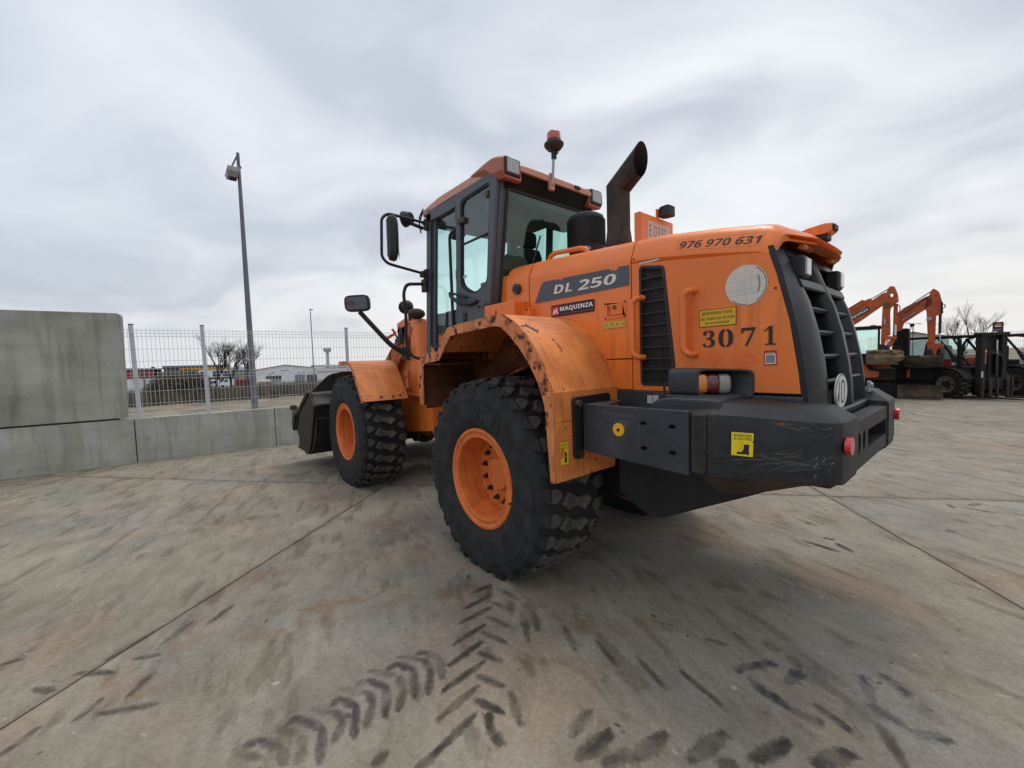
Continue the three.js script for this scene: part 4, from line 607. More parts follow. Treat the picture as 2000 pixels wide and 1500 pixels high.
  part(ff, 'brake_drum', new THREE.CylinderGeometry(0.25, 0.25, 0.14, 36).rotateX(Math.PI / 2).rotateY(-0.2).translate(-2.87, 0.73, 0.14), M.matte);
  part(ff, 'loose_cable', tube([[-2.3, 0.55, 0.7], [-2.1, 0.38, 0.66], [-1.95, 0.42, 0.55], [-1.85, 0.30, 0.5], [-1.7, 0.33, 0.45], [-1.65, 0.6, 0.4]], 0.008, 0.08, 6), M.black);
  quad(ff, 'warning_triangle', print(64, 64, (x) => { x.fillStyle = '#15161a'; x.beginPath(); x.moveTo(32, 2); x.lineTo(62, 60); x.lineTo(2, 60); x.fill(); x.fillStyle = '#c9c9c6'; x.beginPath(); x.ellipse(34, 46, 13, 6, -0.4, 0, 7); x.fill(); }), [-3.30, 1.80, 0.352], [-2.98, 1.80, 0.352], [-2.98, 1.58, 0.352], [-3.30, 1.58, 0.352]);

  for (const s of [1, -1]) { // front fenders
    const f = sub(LD, 'front_fender'), S = (g) => onSide(s, g), pr = [[-3.10, 1.60], [-2.92, 1.612], [-2.76, 1.606], [-2.66, 1.565], [-2.58, 1.50], [-2.50, 1.40], [-2.43, 1.30], [-2.36, 1.21], [-2.305, 1.125]];
    part(f, 'fender_skin', S(loft(pr.map(([x, y], i) => { const a = pr[Math.max(i - 1, 0)], b = pr[Math.min(i + 1, pr.length - 1)], L = Math.hypot(b[0] - a[0], b[1] - a[1]), nx = (b[1] - a[1]) / L * 0.008, ny = -(b[0] - a[0]) / L * 0.008, zi = 0.56 + 0.0 * i; return [[x, y, 1.125], [x, y, zi], [x + nx, y + ny, zi], [x + nx, y + ny, 1.125]]; }), { crease: 0.4 })), M.fender);
    part(f, 'fender_lip', S(loft(pr.map(([x, y], i) => { const d = i < 3 ? 0.05 : 0.045; return [[x, y, 1.127], [x, y, 1.134], [x + (i > 2 ? -d * 0.8 : 0), y - (i > 2 ? d * 0.5 : d), 1.136], [x + (i > 2 ? -d * 0.8 : 0), y - (i > 2 ? d * 0.5 : d), 1.129]]; }), { crease: 0.5 })), M.lip);
    part(f, 'marker_light', S(box(-3.14, -3.095, 1.555, 1.615, 1.04, 1.13, 0.012)), M.lensAmber);
    part(f, 'fender_bracket', S([box(-2.5, -2.40, 1.13, 1.20, 0.50, 0.58), rod([-2.40, 1.46, 0.52], [-2.36, 1.24, 0.53], 0.03)].flat()), M.frame);
    part(f, 'bolt', S(join([[0.75, 1.16], [0.9, 1.165], [0.66, 1.17]].map(([z, y]) => new THREE.SphereGeometry(0.014, 10, 8).translate(-2.325, y, z)))), M.soot);
  }
}

// bucket
{
  const b = sub(LD, 'bucket');
  const outline = [[-3.98, 1.19, 0.02], [-3.70, 1.0, 0.04], [-4.02, 0.40, 0.12], [-4.20, 0.24, 0.05], [-4.34, 0.225], [-4.86, 0.55], [-4.72, 0.82]];
  for (const g of both(plZ(outline, 1.285, 1.315, 0.02, [], 0.004))) part(b, 'side_plate', g, M.bucket);
  for (const g of both(plZ([[-3.985, 1.215], [-3.94, 1.175], [-4.66, 0.80], [-4.84, 0.53], [-4.90, 0.56], [-4.74, 0.84]], 1.265, 1.335, 0.01, [], 0.004))) part(b, 'side_wear_bar', g, M.bucket);
  for (const g of both(plZ([[-4.70, 0.80], [-4.92, 0.52], [-4.96, 0.66], [-4.86, 0.86]], 1.27, 1.36, 0.02, [], 0.01))) part(b, 'side_tooth', g, M.bucket);
  part(b, 'wear_mark', box(-4.98, -4.88, 0.86, 0.94, 1.28, 1.37, 0.01), std({ color: lin(0.33, 0.20, 0.15), map: grimeTex, roughness: 0.8 }));
  const sh = [[-3.97, 1.20], [-3.69, 1.0], [-3.70, 0.82], [-3.78, 0.58], [-3.95, 0.36], [-4.20, 0.235], [-4.95, 0.235]], t = 0.022;
  for (const g of both(plZ([[-3.97, 1.19], [-3.69, 1.0], [-3.70, 0.82], [-3.78, 0.58], [-3.95, 0.36], [-4.20, 0.235], [-4.90, 0.235], [-4.80, 0.6], [-4.6, 0.85]], 1.262, 1.283, 0.02, [], 0.002))) part(b, 'inner_side', g, M.bucket);
  part(b, 'shell', loft([-1.29, 1.29].map((z) => [...sh.map(([x, y]) => [x, y, z]), ...sh.slice().reverse().map(([x, y]) => [x - t, y + t, z])]), { crease: 0.4 }), M.bucket);
  part(b, 'back_brace', [box(-3.72, -3.64, 0.99, 1.03, -1.28, 1.28, 0.01), box(-3.73, -3.66, 0.80, 0.84, -1.28, 1.28, 0.01)], M.bucket);
  part(b, 'spill_guard', plX([[-1.30, 1.19], [1.305, 1.19], [1.05, 1.43, 0.06], [0.85, 1.47, 0.04], [-0.85, 1.47, 0.04], [-1.05, 1.43, 0.06]], -3.90, -3.875, 0.01), M.bucket);
  each(b, 'guard_rib', both(box(-3.885, -3.80, 1.0, 1.45, 0.94, 0.965, 0.004)), M.bucket);
  each(b, 'hinge_ear', both(plZ([[-3.72, 0.95], [-3.55, 0.9], [-3.52, 0.5], [-3.72, 0.42], [-3.86, 0.5]], 0.30, 0.36, 0.05)), M.bucket);
}

// cab
{
  const c = sub(LD, 'cab'), xr = (y) => -0.27 - 0.165 * (3.158 - y), xf = (y) => -1.572 - 0.092 * (3.158 - y), xd = (y) => -0.935 - 0.068 * (3.158 - y), Y0 = 1.76, Y1 = 3.15;
  const post = (f0, f1, z0, z1, y0 = Y0, y1 = Y1) => loft([y0, y1].map((y) => [[f0(y), y, z0], [f1(y), y, z0], [f1(y), y, z1], [f0(y), y, z1]]));
  const off = (f, d) => (y) => f(y) + d;
  for (const g of both(post(off(xr, -0.075), xr, 0.53, 0.60))) part(c, 'rear_pillar', g, M.cabGrey);
  for (const g of both(post(xf, off(xf, 0.085), 0.53, 0.60, 1.64))) part(c, 'front_pillar', g, M.cabGrey);
  for (const g of both(post(off(xf, 0.085), off(xf, 0.125), 0.545, 0.59, 1.66))) part(c, 'door_seal', g, M.black);
  for (const g of both(post(off(xf, 0.128), off(xf, 0.16), 0.55, 0.585, 1.68))) part(c, 'sash', g, M.cabGrey);
  each(c, 'header', both(loft([[xf, 0], [xr, 0]].map(([f]) => [[f(3.08), 3.07, 0.54], [f(3.08), 3.07, 0.60], [f(3.16), 3.195, 0.60], [f(3.16), 3.195, 0.54]]))), M.cabGrey);
  // left door, rear half: frame with a rounded window
  const dOuter = [[xd(3.16), 3.16], [xr(3.16) - 0.01, 3.16], [xr(1.9) - 0.01, 1.80], [xd(1.9), 1.80]];
  const wIn = [[-0.865, 3.085, 0.08], [-0.378, 3.10, 0.06], [-0.468, 2.22, 0.08], [-0.70, 2.16, 0.10], [-0.912, 2.27, 0.09]];
  const inset = (d) => wIn.map(([x, y, r]) => [x + (x > -0.65 ? -d : d), y + (y > 2.7 ? -d : d), r]);
  part(c, 'door', plZ(dOuter, 0.60, 0.635, 0.03, [inset(0)], 0.008), M.cabGrey);
  part(c, 'window_seal', plZ(inset(-0.004), 0.603, 0.628, 0.1, [inset(0.022)], 0.003), M.black);
  part(c, 'door_window', plZ(inset(0.02), 0.612, 0.616, 0.1, [], 0), M.glass);
  part(c, 'slider_bar', [rod([-0.90, 2.668, 0.622], [-0.42, 2.672, 0.622], 0.011, 8)], M.black);
  part(c, 'door_panel', [plZ([[-0.80, 2.06], [-0.50, 2.10], [-0.52, 1.82], [-0.81, 1.82]], 0.634, 0.645, 0.03, [], 0.004), box(-0.93, -0.86, 1.84, 2.0, 0.634, 0.643, 0.004)], M.cabGrey);
  part(c, 'door_lock', [box(-0.86, -0.80, 1.945, 2.02, 0.64, 0.658, 0.01), box(-0.52, -0.42, 2.02, 2.06, 0.635, 0.66, 0.008), new THREE.SphereGeometry(0.012, 10, 8).translate(-0.60, 2.05, 0.65)], M.black);
  part(c, 'door_handle', [tube([[-1.05, 2.235, 0.665], [-1.0, 2.19, 0.69], [-0.85, 2.11, 0.69], [-0.72, 2.085, 0.665], [-0.62, 2.10, 0.65]], 0.018, 0.05), tube([[-1.05, 2.235, 0.665], [-0.90, 2.20, 0.67], [-0.78, 2.16, 0.66]], 0.012, 0.05)], M.black);
  each(c, 'window_latch', [box(-0.905, -0.80, 2.86, 2.915, 0.615, 0.65, 0.012), box(-0.46, -0.41, 2.97, 3.03, 0.615, 0.645, 0.012)], M.steel);
  each(c, 'hinge', [[-0.93, 2.98], [-0.96, 2.4], [-0.99, 2.0]].map(([x, y]) => cylY(x - 0.012, y - 0.05, y + 0.05, 0.622, 0.018)), M.cabGrey);
  part(c, 'safety_label', box(-0.88, -0.82, 2.355, 2.38, 0.6165, 0.618, 0), M.white);
  // right side, same pattern
  part(c, 'right_door', mir(plZ(dOuter, 0.585, 0.60, 0.03, [inset(0.02)], 0.004)), M.cabGrey); part(c, 'right_window', mir(plZ(inset(0.02), 0.59, 0.594, 0.1, [], 0)), M.glass);
  const sideFront = [[xf(3.07) + 0.12, 3.07, 0.05], [xd(3.07) - 0.01, 3.07, 0.02], [xd(1.82) - 0.01, 1.80, 0.02], [xf(1.8) + 0.16, 1.66, 0.05]];
  part(c, 'side_window', plZ(sideFront, 0.562, 0.566, 0.05, [], 0), M.glass); part(c, 'side_window_right', mir(plZ(sideFront, 0.562, 0.566, 0.05, [], 0)), M.glass);
  part(c, 'windscreen', plX([[-0.53, 1.80], [0.53, 1.80], [0.53, 3.06], [-0.53, 3.06]], -1.645, -1.640, 0.06, [], 0), M.glass);
  each(c, 'front_frame_bar', [box(-1.72, -1.60, 1.70, 1.82, -0.53, 0.53), box(-1.63, -1.56, 3.05, 3.16, -0.53, 0.53)], M.cabGrey);
  part(c, 'lower_skirt', [plZ([[xf(1.8) + 0.0, 1.84], [xf(1.8) + 0.17, 1.66], [-1.32, 1.40], [-1.72, 1.40]], 0.53, 0.592, 0.01)], M.orange);
  quad(c, 'round_label', print(64, 64, (x) => { x.fillStyle = '#dfe2ea'; x.beginPath(); x.arc(32, 32, 30, 0, 7); x.fill(); x.strokeStyle = '#2b4fa8'; x.lineWidth = 8; x.beginPath(); x.arc(32, 32, 25, 0, 7); x.stroke(); x.fillStyle = '#2b4fa8'; x.fillRect(22, 20, 12, 26); x.fillRect(36, 28, 10, 18); }), [-1.475, 1.635, 0.596], [-1.395, 1.635, 0.596], [-1.395, 1.555, 0.596], [-1.475, 1.555, 0.596]);
  // rear window
  const RW = (z, y) => [xr(y) + 0.004, y, z];
  part(c, 'rear_window', loft([[RW(0.52, 2.0), RW(0.52, 3.02), RW(-0.52, 3.02), RW(-0.52, 2.0)], [RW(0.52, 2.0), RW(0.52, 3.02), RW(-0.52, 3.02), RW(-0.52, 2.0)].map(([x, y, z]) => [x + 0.004, y, z])], { crease: 0.2 }), M.darkGlass);
  each(c, 'rear_seal', [rod([xr(2.0) + 0.008, 2.0, 0.525], [xr(3.02) + 0.008, 3.02, 0.525], 0.014, 8), rod([xr(2.0) + 0.008, 2.0, -0.525], [xr(3.02) + 0.008, 3.02, -0.525], 0.014, 8), rod([xr(3.02) + 0.008, 3.02, 0.525], [xr(3.02) + 0.008, 3.02, -0.525], 0.014, 8)], M.black);
  part(c, 'rear_sill', loft([[1.80, 0.0], [2.04, 0.01]].map(([y, d]) => [[xr(y) - 0.05, y, -0.58], [xr(y) + 0.02 + d, y, -0.58], [xr(y) + 0.02 + d, y, 0.58], [xr(y) - 0.05, y, 0.58]])), M.cabGrey);
  part(c, 'rear_header', loft([[3.02, 0.0], [3.17, 0.06]].map(([y, d]) => [[xr(y) - 0.05, y, -0.56], [xr(y) + 0.01 + d, y, -0.56], [xr(y) + 0.01 + d, y, 0.56], [xr(y) - 0.05, y, 0.56]])), M.matte);
  // inside
  part(c, 'floor', box(-1.68, -0.5, 1.70, 1.77, -0.58, 0.58), M.interior);
  each(c, 'headliner', [box(-1.58, -0.28, 3.03, 3.16, -0.53, 0.53, 0.02), box(-0.62, -0.30, 2.90, 3.04, -0.53, 0.53, 0.04)], std({ color: lin(0.10, 0.10, 0.097), roughness: 0.9 }));
  part(c, 'seat', [box(-1.14, -0.66, 1.98, 2.12, -0.26, 0.26, 0.06), loft([[2.08, -0.76, 0.23], [2.42, -0.70, 0.24], [2.60, -0.66, 0.2], [2.66, -0.64, 0.14]].map(([y, x, w]) => [[x - 0.09, y, -w], [x + 0.05, y, -w * 0.9], [x + 0.05, y, w * 0.9], [x - 0.09, y, w]]), { crease: 0.8 }), box(-0.68, -0.60, 2.68, 2.84, -0.12, 0.12, 0.04), rod([-0.64, 2.6, 0.05], [-0.64, 2.7, 0.05], 0.01), rod([-0.64, 2.6, -0.05], [-0.64, 2.7, -0.05], 0.01), box(-0.95, -0.6, 1.76, 2.04, -0.2, 0.2, 0.03), box(-1.0, -0.66, 2.30, 2.36, 0.26, 0.34, 0.02), box(-1.0, -0.66, 2.30, 2.36, -0.42, -0.26, 0.02)], M.interior);
  part(c, 'steering_wheel', [new THREE.TorusGeometry(0.19, 0.014, 8, 32).rotateX(Math.PI / 2).rotateZ(0.6).translate(-1.28, 2.30, 0), rod([-1.28, 2.30, 0], [-1.45, 1.80, 0], 0.04), rod([-1.42, 2.19, 0], [-1.14, 2.41, 0], 0.014)], M.black);
  part(c, 'dashboard', [loft([[1.78, -1.62, -1.34], [2.02, -1.62, -1.40], [2.10, -1.60, -1.46]].map(([y, a, b]) => [[a, y, -0.5], [b, y, -0.46], [b, y, 0.46], [a, y, 0.5]]), { crease: 0.3 }), box(-1.5, -0.9, 1.77, 2.06, 0.36, 0.53, 0.04)], M.interior);
  part(c, 'interior_mirror', [box(-1.36, -1.16, 2.86, 2.97, 0.36, 0.46, 0.03), rod([-1.2, 2.9, 0.42], [-1.02, 2.88, 0.55], 0.012)], M.black);
  part(c, 'grab_bar', [tube([[-1.16, 1.78, 0.575], [-1.15, 2.84, 0.585], [-1.02, 2.87, 0.58]], 0.016, 0.05)], M.black);
  part(c, 'clear_blind', box(-1.4, -1.12, 2.05, 2.10, 0.46, 0.53, 0.02), M.interior);
  // roof with lamp pods at its rear corners
  const roof = part(c, 'roof', loft([[-1.70, 3.17, 3.215, 0.56], [-1.66, 3.17, 3.25, 0.595], [-1.30, 3.18, 3.28, 0.605], [-0.45, 3.18, 3.275, 0.605], [-0.24, 3.15, 3.225, 0.60], [-0.185, 3.15, 3.185, 0.59]].map(([x, a, b, w]) => [[x, a, -w], [x, b - 0.03, -w], [x, b, -w + 0.06], [x, b + 0.012, -w + 0.22], [x, b + 0.012, w - 0.22], [x, b, w - 0.06], [x, b - 0.03, w], [x, a, w]]), { crease: 0.5 }), M.roof);
  part(c, 'roof_hatch', box(-1.2, -0.35, 3.27, 3.31, -0.36, 0.36, 0.02), M.roof);
  part(c, 'roof_vent', box(-0.20, -0.17, 3.165, 3.195, -0.29, -0.22, 0.004), M.black);
  const podM = std({ color: lin(0.50, 0.13, 0.08), map: paintTex, roughness: 0.5 });
  for (const s of [1, -1]) { const p = sub(c, 'lamp_pod'); p.position.set(0, 0, 0); const S = (g) => onSide(s, g);
    part(p, 'pod_shell', S(loft([[-0.70, 0.05, 3.20, 3.272, 0.56], [-0.46, 0.085, 3.165, 3.288, 0.552], [-0.34, 0.095, 3.08, 3.288, 0.55], [-0.215, 0.105, 3.062, 3.246, 0.55], [-0.195, 0.102, 3.066, 3.236, 0.55]].map(([x, w, a, b, c0]) => [[x, a, c0 - w], [x, b - 0.045, c0 - w], [x, b - 0.012, c0 - w + 0.03], [x, b, c0 + w - 0.05], [x, b - 0.03, c0 + w], [x, a + 0.05, c0 + w + 0.004], [x, a, c0 + w - 0.03]]), { crease: 0.5 })), podM);
    part(p, 'lamp_housing', S(box(-0.205, -0.182, 3.085, 3.228, 0.462, 0.632, 0.015)), M.black); part(p, 'lamp_lens', S(box(-0.19, -0.172, 3.103, 3.212, 0.482, 0.612, 0.015)), M.lensClear); }
  part(c, 'front_work_light', [new THREE.CylinderGeometry(0.085, 0.06, 0.09, 22).rotateZ(Math.PI / 2).rotateY(0.5).translate(-1.70, 3.12, 0.76), rod([-1.62, 3.02, 0.62], [-1.70, 3.08, 0.74], 0.02)], M.black);
  each(c, 'lamp_wire', [tube([[-1.64, 3.24, 0.60], [-1.68, 3.14, 0.64], [-1.62, 3.06, 0.62]], 0.008, 0.03, 6), tube([[-1.67, 3.22, 0.59], [-1.71, 3.10, 0.62], [-1.66, 2.98, 0.63]], 0.008, 0.03, 6)], M.black);
  part(c, 'wiper', [rod([xr(2.1) + 0.03, 2.08, 0.3], [xr(2.7) + 0.03, 2.7, 0.12], 0.008, 6)], M.black);

  // beacon on its stalk
  const bc = sub(LD, 'warning_beacon'); bc.position.y = -0.028; part(bc, 'bracket', [box(-0.20, -0.165, 3.10, 3.19, 0.07, 0.125, 0.004), box(-0.19, -0.175, 3.17, 3.25, 0.075, 0.12, 0.004)], M.roof);
  part(bc, 'stalk', [rod([-0.165, 3.14, 0.10], [-0.145, 3.42, 0.095], 0.0125)], M.galv); part(bc, 'mount', [cylY(-0.145, 3.365, 3.44, 0.094, 0.024), cylX(-0.145, -0.10, 3.40, 0.094, 0.012)], M.black);
  part(bc, 'base', new THREE.LatheGeometry([[0.03, 3.43], [0.062, 3.445], [0.086, 3.475], [0.088, 3.49], [0.066, 3.505], [0.064, 3.52]].map(([r, y]) => V2(r, y)), 32).translate(-0.144, 0, 0.092), M.soot);
  part(bc, 'beacon_lens', new THREE.LatheGeometry([[0.064, 3.518], [0.062, 3.575], [0.052, 3.592], [0.0, 3.596]].map(([r, y]) => V2(r, y)), 32).translate(-0.144, 0, 0.092), phy({ color: lin(0.42, 0.035, 0.006), roughness: 0.15, clearcoat: 1, clearcoatRoughness: 0.05 }));

  // mirrors
  for (const s of [1]) {
    const m = sub(LD, 'side_mirror'); part(m, 'mirror_arm', [tube([[-1.56, 3.06, 0.60], [-1.62, 3.10, 1.02], [-1.62, 3.04, 1.09], [-1.66, 2.66, 1.09], [-1.66, 2.60, 1.03], [-1.60, 2.52, 0.60]], 0.015, 0.06)], M.black);
    part(m, 'bracket', [box(-1.60, -1.53, 2.99, 3.11, 0.595, 0.63), box(-1.65, -1.58, 2.46, 2.58, 0.595, 0.63), cylY(-1.61, 2.49, 2.55, 0.66, 0.03)], M.soot);
    const hd = loft([[-0.05, 0.07, 0.17], [-0.03, 0.105, 0.215], [0.02, 0.115, 0.225], [0.045, 0.10, 0.21]].map(([d, w, h]) => [...Array(20)].map((_, k) => { const a = k / 20 * 6.2832, cs = Math.cos(a), sn = Math.sin(a), q = (v) => Math.sign(v) * Math.pow(Math.abs(v), 0.45); return [d - Math.pow(sn, 2) * 0.02, q(sn) * h, q(cs) * w]; })), { crease: 0.7 });
    const place = (g) => g.rotateZ(-0.10).rotateY(1.18).rotateX(0.10).translate(-1.585, 2.845, 0.985); // glass turned towards the cab seat
    part(m, 'mirror_head', place(hd), M.black); part(m, 'mirror_glass', place(plX([[-0.09, -0.19], [0.09, -0.19], [0.09, 0.19], [-0.09, 0.19]], 0.044, 0.05, 0.04, [], 0)), M.mirror);
    const f = sub(LD, 'front_mirror'); part(f, 'stalk', [tube([[-2.56, 1.68, 0.44], [-2.62, 1.80, 0.62], [-2.68, 2.22, 0.98]], [0.034, 0.03], 0.12, 12)], M.black); part(f, 'stalk_foot', box(-2.64, -2.50, 1.60, 1.78, 0.41, 0.47, 0.01), M.soot);
    const h2 = loft([[-0.08, 0.10, 0.06], [-0.06, 0.145, 0.095], [0.0, 0.155, 0.105], [0.03, 0.15, 0.10]].map(([d, w, h]) => [...Array(20)].map((_, k) => { const a = k / 20 * 6.2832, q = (v) => Math.sign(v) * Math.pow(Math.abs(v), 0.5); return [d, q(Math.sin(a)) * h, q(Math.cos(a)) * w]; })), { crease: 0.7 });
    const pl2 = (g) => g.rotateX(0.04).rotateY(-0.62).translate(-2.68, 2.32, 1.0);
    part(f, 'mirror_head', pl2(h2), M.black); part(f, 'mirror_glass', pl2(plX([[-0.125, -0.075], [0.125, -0.075], [0.125, 0.075], [-0.125, 0.075]], 0.029, 0.034, 0.03, [], 0)), std({ color: lin(0.10, 0.10, 0.105), roughness: 0.12, metalness: 0.6 }));
    part(f, 'glass_clip', pl2(plX([[-0.02, -0.03], [0.075, -0.03], [0.075, 0.03], [-0.02, 0.03]].map(([z, y]) => [z + 0.045, y]), 0.034, 0.038, 0.006, [], 0)), std({ color: lin(0.10, 0.045, 0.025), roughness: 0.4 }));
  }
  // handrail in front of the door
  part(LD, 'handrail', [tube([[-1.66, 2.43, 0.61], [-1.72, 2.42, 0.80], [-1.72, 2.32, 0.84], [-1.72, 2.05, 0.82], [-1.74, 1.80, 0.83], [-1.72, 1.62, 0.78], [-1.68, 1.60, 0.60]], 0.018, 0.09)], M.black);
  part(LD, 'rail_bracket', [box(-1.70, -1.60, 2.34, 2.48, 0.59, 0.635), box(-1.70, -1.64, 1.54, 1.66, 0.58, 0.615)], M.black);
}

// engine hood
const yS = (x) => { const T = [[-0.4, 2.335], [-0.02, 2.319], [0.91, 2.267], [1.13, 2.252], [1.43, 2.21], [1.68, 2.166], [1.76, 2.135], [1.83, 2.095]]; for (let i = 1; i < T.length; i++) if (x <= T[i][0]) return lerp(T[i - 1][1], T[i][1], (x - T[i - 1][0]) / (T[i][0] - T[i - 1][0])); return T[T.length - 1][1]; };
const capPts = [[0.553, -0.112], [0.551, -0.10], [0.545, -0.082], [0.51, -0.005], [0.495, 0.014], [0.465, 0.034], [0.40, 0.050], [0.25, 0.060], [0.08, 0.064]];
{
  const h = sub(LD, 'engine_hood');
  const ring = (x, y0, s = 0) => { const half = [[0.553, y0], ...capPts.map(([z, d]) => [z, yS(x) + d])].map(([z, y]) => [x, y - s, z - s]); return [...half, ...half.slice().reverse().map(([a, b, z]) => [a, b, -z])]; };
  part(h, 'hood_side', loft([ring(-0.012, 1.52), ring(0.20, 1.545), ring(0.70, 1.545), ring(0.931, 1.545)], { crease: 0.35 }), M.orange);
  each(h, 'lower_panel', both(plZ([[0.60, 1.537], [0.931, 1.537], [0.931, 1.342], [0.60, 1.342]], 0.535, 0.552, 0.004)), M.orange);
  part(h, 'front_cowl', loft([[-0.46, 0.40, -0.06], [-0.40, 0.44, -0.035], [-0.345, 0.53, -0.02], [-0.315, 0.553, -0.005], [-0.27, 0.556, 0.0], [-0.022, 0.556, 0.0]].map(([x, w, d]) => { const r = [[w, 1.78], [w, yS(x) - 0.14 + d], [w - 0.004, yS(x) - 0.09 + d], [w - 0.045, yS(x) - 0.005 + d], [w - 0.09, yS(x) + 0.03 + d], [w - 0.2, yS(x) + 0.05 + d], [0.1, yS(x) + 0.06 + d]].map(([z, y]) => [x, y, z]); return [...r, ...r.slice().reverse().map(([a, b, z]) => [a, b, -z])]; }), { crease: 0.5 }), M.orange);
  each(h, 'cowl_shoulder', both(box(-0.50, -0.30, 1.80, 2.30, 0.30, 0.52, 0.02)), M.orange);
  each(h, 'tank_box', [box(-0.46, -0.06, 1.84, 2.035, 0.50, 0.69, 0.008), box(-0.06, 0.04, 1.80, 1.97, 0.50, 0.62, 0.01)], M.orange);
  part(h, 'box_slot', box(-0.30, -0.285, 1.90, 1.98, 0.689, 0.692, 0), M.black);
  part(h, 'filler_cap', [new THREE.CylinderGeometry(0.042, 0.046, 0.03, 24).rotateX(Math.PI / 2).translate(-0.157, 2.148, 0.57)], M.steel); part(h, 'filler_plug', [new THREE.CylinderGeometry(0.024, 0.024, 0.035, 16).rotateX(Math.PI / 2).translate(-0.157, 2.148, 0.572)], M.black);
  each(h, 'bolt', [[0.02, 2.03], [0.02, 1.98]].map(([x, y]) => new THREE.SphereGeometry(0.012, 10, 8).translate(x, y - 0.02, 0.63)), M.frame);
  part(h, 'light_block_core', [box(0.0, 1.66, 1.30, 2.02, -0.50, 0.50, 0.01), box(-0.4, 0.0, 1.5, 2.2, -0.40, 0.38, 0.01)], M.black);  // dark boxes added inside the hood to block light at the seams
  part(h, 'grab_rail', [tube([[0.05, 2.30, 0.40], [0.075, 2.385, 0.40], [0.13, 2.405, 0.40], [0.40, 2.382, 0.40], [0.46, 2.36, 0.40], [0.475, 2.29, 0.40]], 0.019, 0.04)], M.orange);
  part(h, 'dark_sill', [box(0.60, 1.86, 1.225, 1.338, -0.56, 0.56, 0.006)], M.slateArm); part(h, 'white_tape', [box(1.045, 1.08, 1.262, 1.312, 0.558, 0.563, 0), box(1.085, 1.12, 1.262, 1.314, 0.558, 0.563, 0)], M.white);

  // model band with its numerals
  quad(h, 'model_band', print(1024, 216, (x, w, hh) => { x.fillStyle = '#4d535d'; x.beginPath(); x.moveTo(0, 216); x.lineTo(88, 40); x.quadraticCurveTo(104, 8, 150, 6); x.lineTo(1024, 0); x.lineTo(1024, 204); x.closePath(); x.fill(); x.fillStyle = '#ded8cb'; fitText(x, 'DL', 368, 104, 218, 86, BOLD, 0.28); fitText(x, '250', 724, 106, 372, 108, BOLD, 0.2); wear(x, w, hh, 130, 3, 14); x.globalCompositeOperation = 'destination-out'; for (const [a, b] of [[330, 8], [870, 4], [905, 12]]) { x.beginPath(); x.moveTo(a - 22, 0); x.lineTo(a, 26 + b); x.lineTo(a + 8, 14); x.lineTo(a + 22, 24); x.lineTo(a + 26, 0); x.fill(); } }), [0.045, 2.166, 0.5575], [0.921, 2.136, 0.5575], [0.921, 2.003, 0.5575], [0.045, 2.003, 0.5575]);
  quad(h, 'dealer_sticker', print(640, 136, (x, w, hh) => { x.fillStyle = '#15141a'; x.fillRect(0, 0, w, hh); x.fillStyle = '#b8271f'; x.fillRect(12, 16, 108, 106); x.strokeStyle = '#f0ece8'; x.lineWidth = 13; x.lineJoin = 'round'; x.beginPath(); x.moveTo(26, 108); x.lineTo(52, 52); x.lineTo(62, 96); x.lineTo(90, 40); x.lineTo(94, 92); x.lineTo(112, 96); x.stroke(); x.fillStyle = '#f2f0ee'; fitText(x, 'MAQUINZA', 380, 58, 480, 62, BOLD); x.fillStyle = '#b63a33'; fitText(x, 'ALQUILER Y VENTA DE MAQUINARIA', 380, 112, 480, 17, BOLD); }), [0.227, 1.962, 0.557], [0.643, 1.962, 0.557], [0.643, 1.876, 0.557], [0.227, 1.874, 0.557]);
  const lt = part(h, 'latch_plate', plZ([[0.724, 1.921], [0.897, 1.92], [0.896, 1.811], [0.724, 1.808]], 0.552, 0.558, 0.004, [[[0.748, 1.908], [0.874, 1.907], [0.873, 1.826], [0.748, 1.824]]]), M.orange);
  part(h, 'latch_recess', box(0.748, 0.874, 1.824, 1.908, 0.525, 0.5535, 0), M.frame);
  part(h, 'latch_handle', [box(0.778, 0.872, 1.832, 1.904, 0.5535, 0.562, 0.004)], M.orange); part(h, 'latch_lock', cylZ(0.812, 1.882, 0.56, 0.568, 0.014, 16), M.steel);
  each(h, 'latch_bolt', [[0.733, 1.912], [0.888, 1.911], [0.888, 1.82], [0.733, 1.817]].map(([a, b]) => cylZ(a, b, 0.557, 0.562, 0.006, 8)), M.soot);
  quad(h, 'pictogram_strip', print(256, 80, (x, w, hh) => { x.fillStyle = '#b4902f'; x.fillRect(0, 0, w, hh); for (let k = 0; k < 4; k++) { x.fillStyle = '#d1b452'; x.fillRect(6 + k * 63, 8, 56, 64); x.strokeStyle = x.fillStyle = '#2a2418'; x.lineWidth = 4; x.beginPath(); const o = 6 + k * 63; if (k === 0) { x.moveTo(o + 28, 18); x.lineTo(o + 40, 58); x.lineTo(o + 16, 58); x.closePath(); x.stroke(); } else if (k === 1) { x.rect(o + 12, 34, 32, 18); x.stroke(); x.fillRect(o + 18, 22, 20, 6); } else if (k === 2) { x.moveTo(o + 16, 16); x.lineTo(o + 34, 42); x.lineTo(o + 20, 62); x.fill(); } else { x.fillRect(o + 10, 36, 28, 8); x.fillRect(o + 38, 26, 8, 28); } } wear(x, w, hh, 20, 6, 6); }), [0.72, 1.797, 0.5565], [0.895, 1.793, 0.5565], [0.895, 1.747, 0.5565], [0.72, 1.746, 0.5565]);

  // rear side door with its tall grille
  const grille = [[0.992, 2.118, 0.03], [1.163, 2.088, 0.03], [1.228, 1.49, 0.02], [1.214, 1.372, 0.03], [0.995, 1.370, 0.03]], inner = [[1.008, 2.10, 0.02], [1.148, 2.074, 0.02], [1.206, 1.49], [1.196, 1.388, 0.02], [1.010, 1.386, 0.02]];
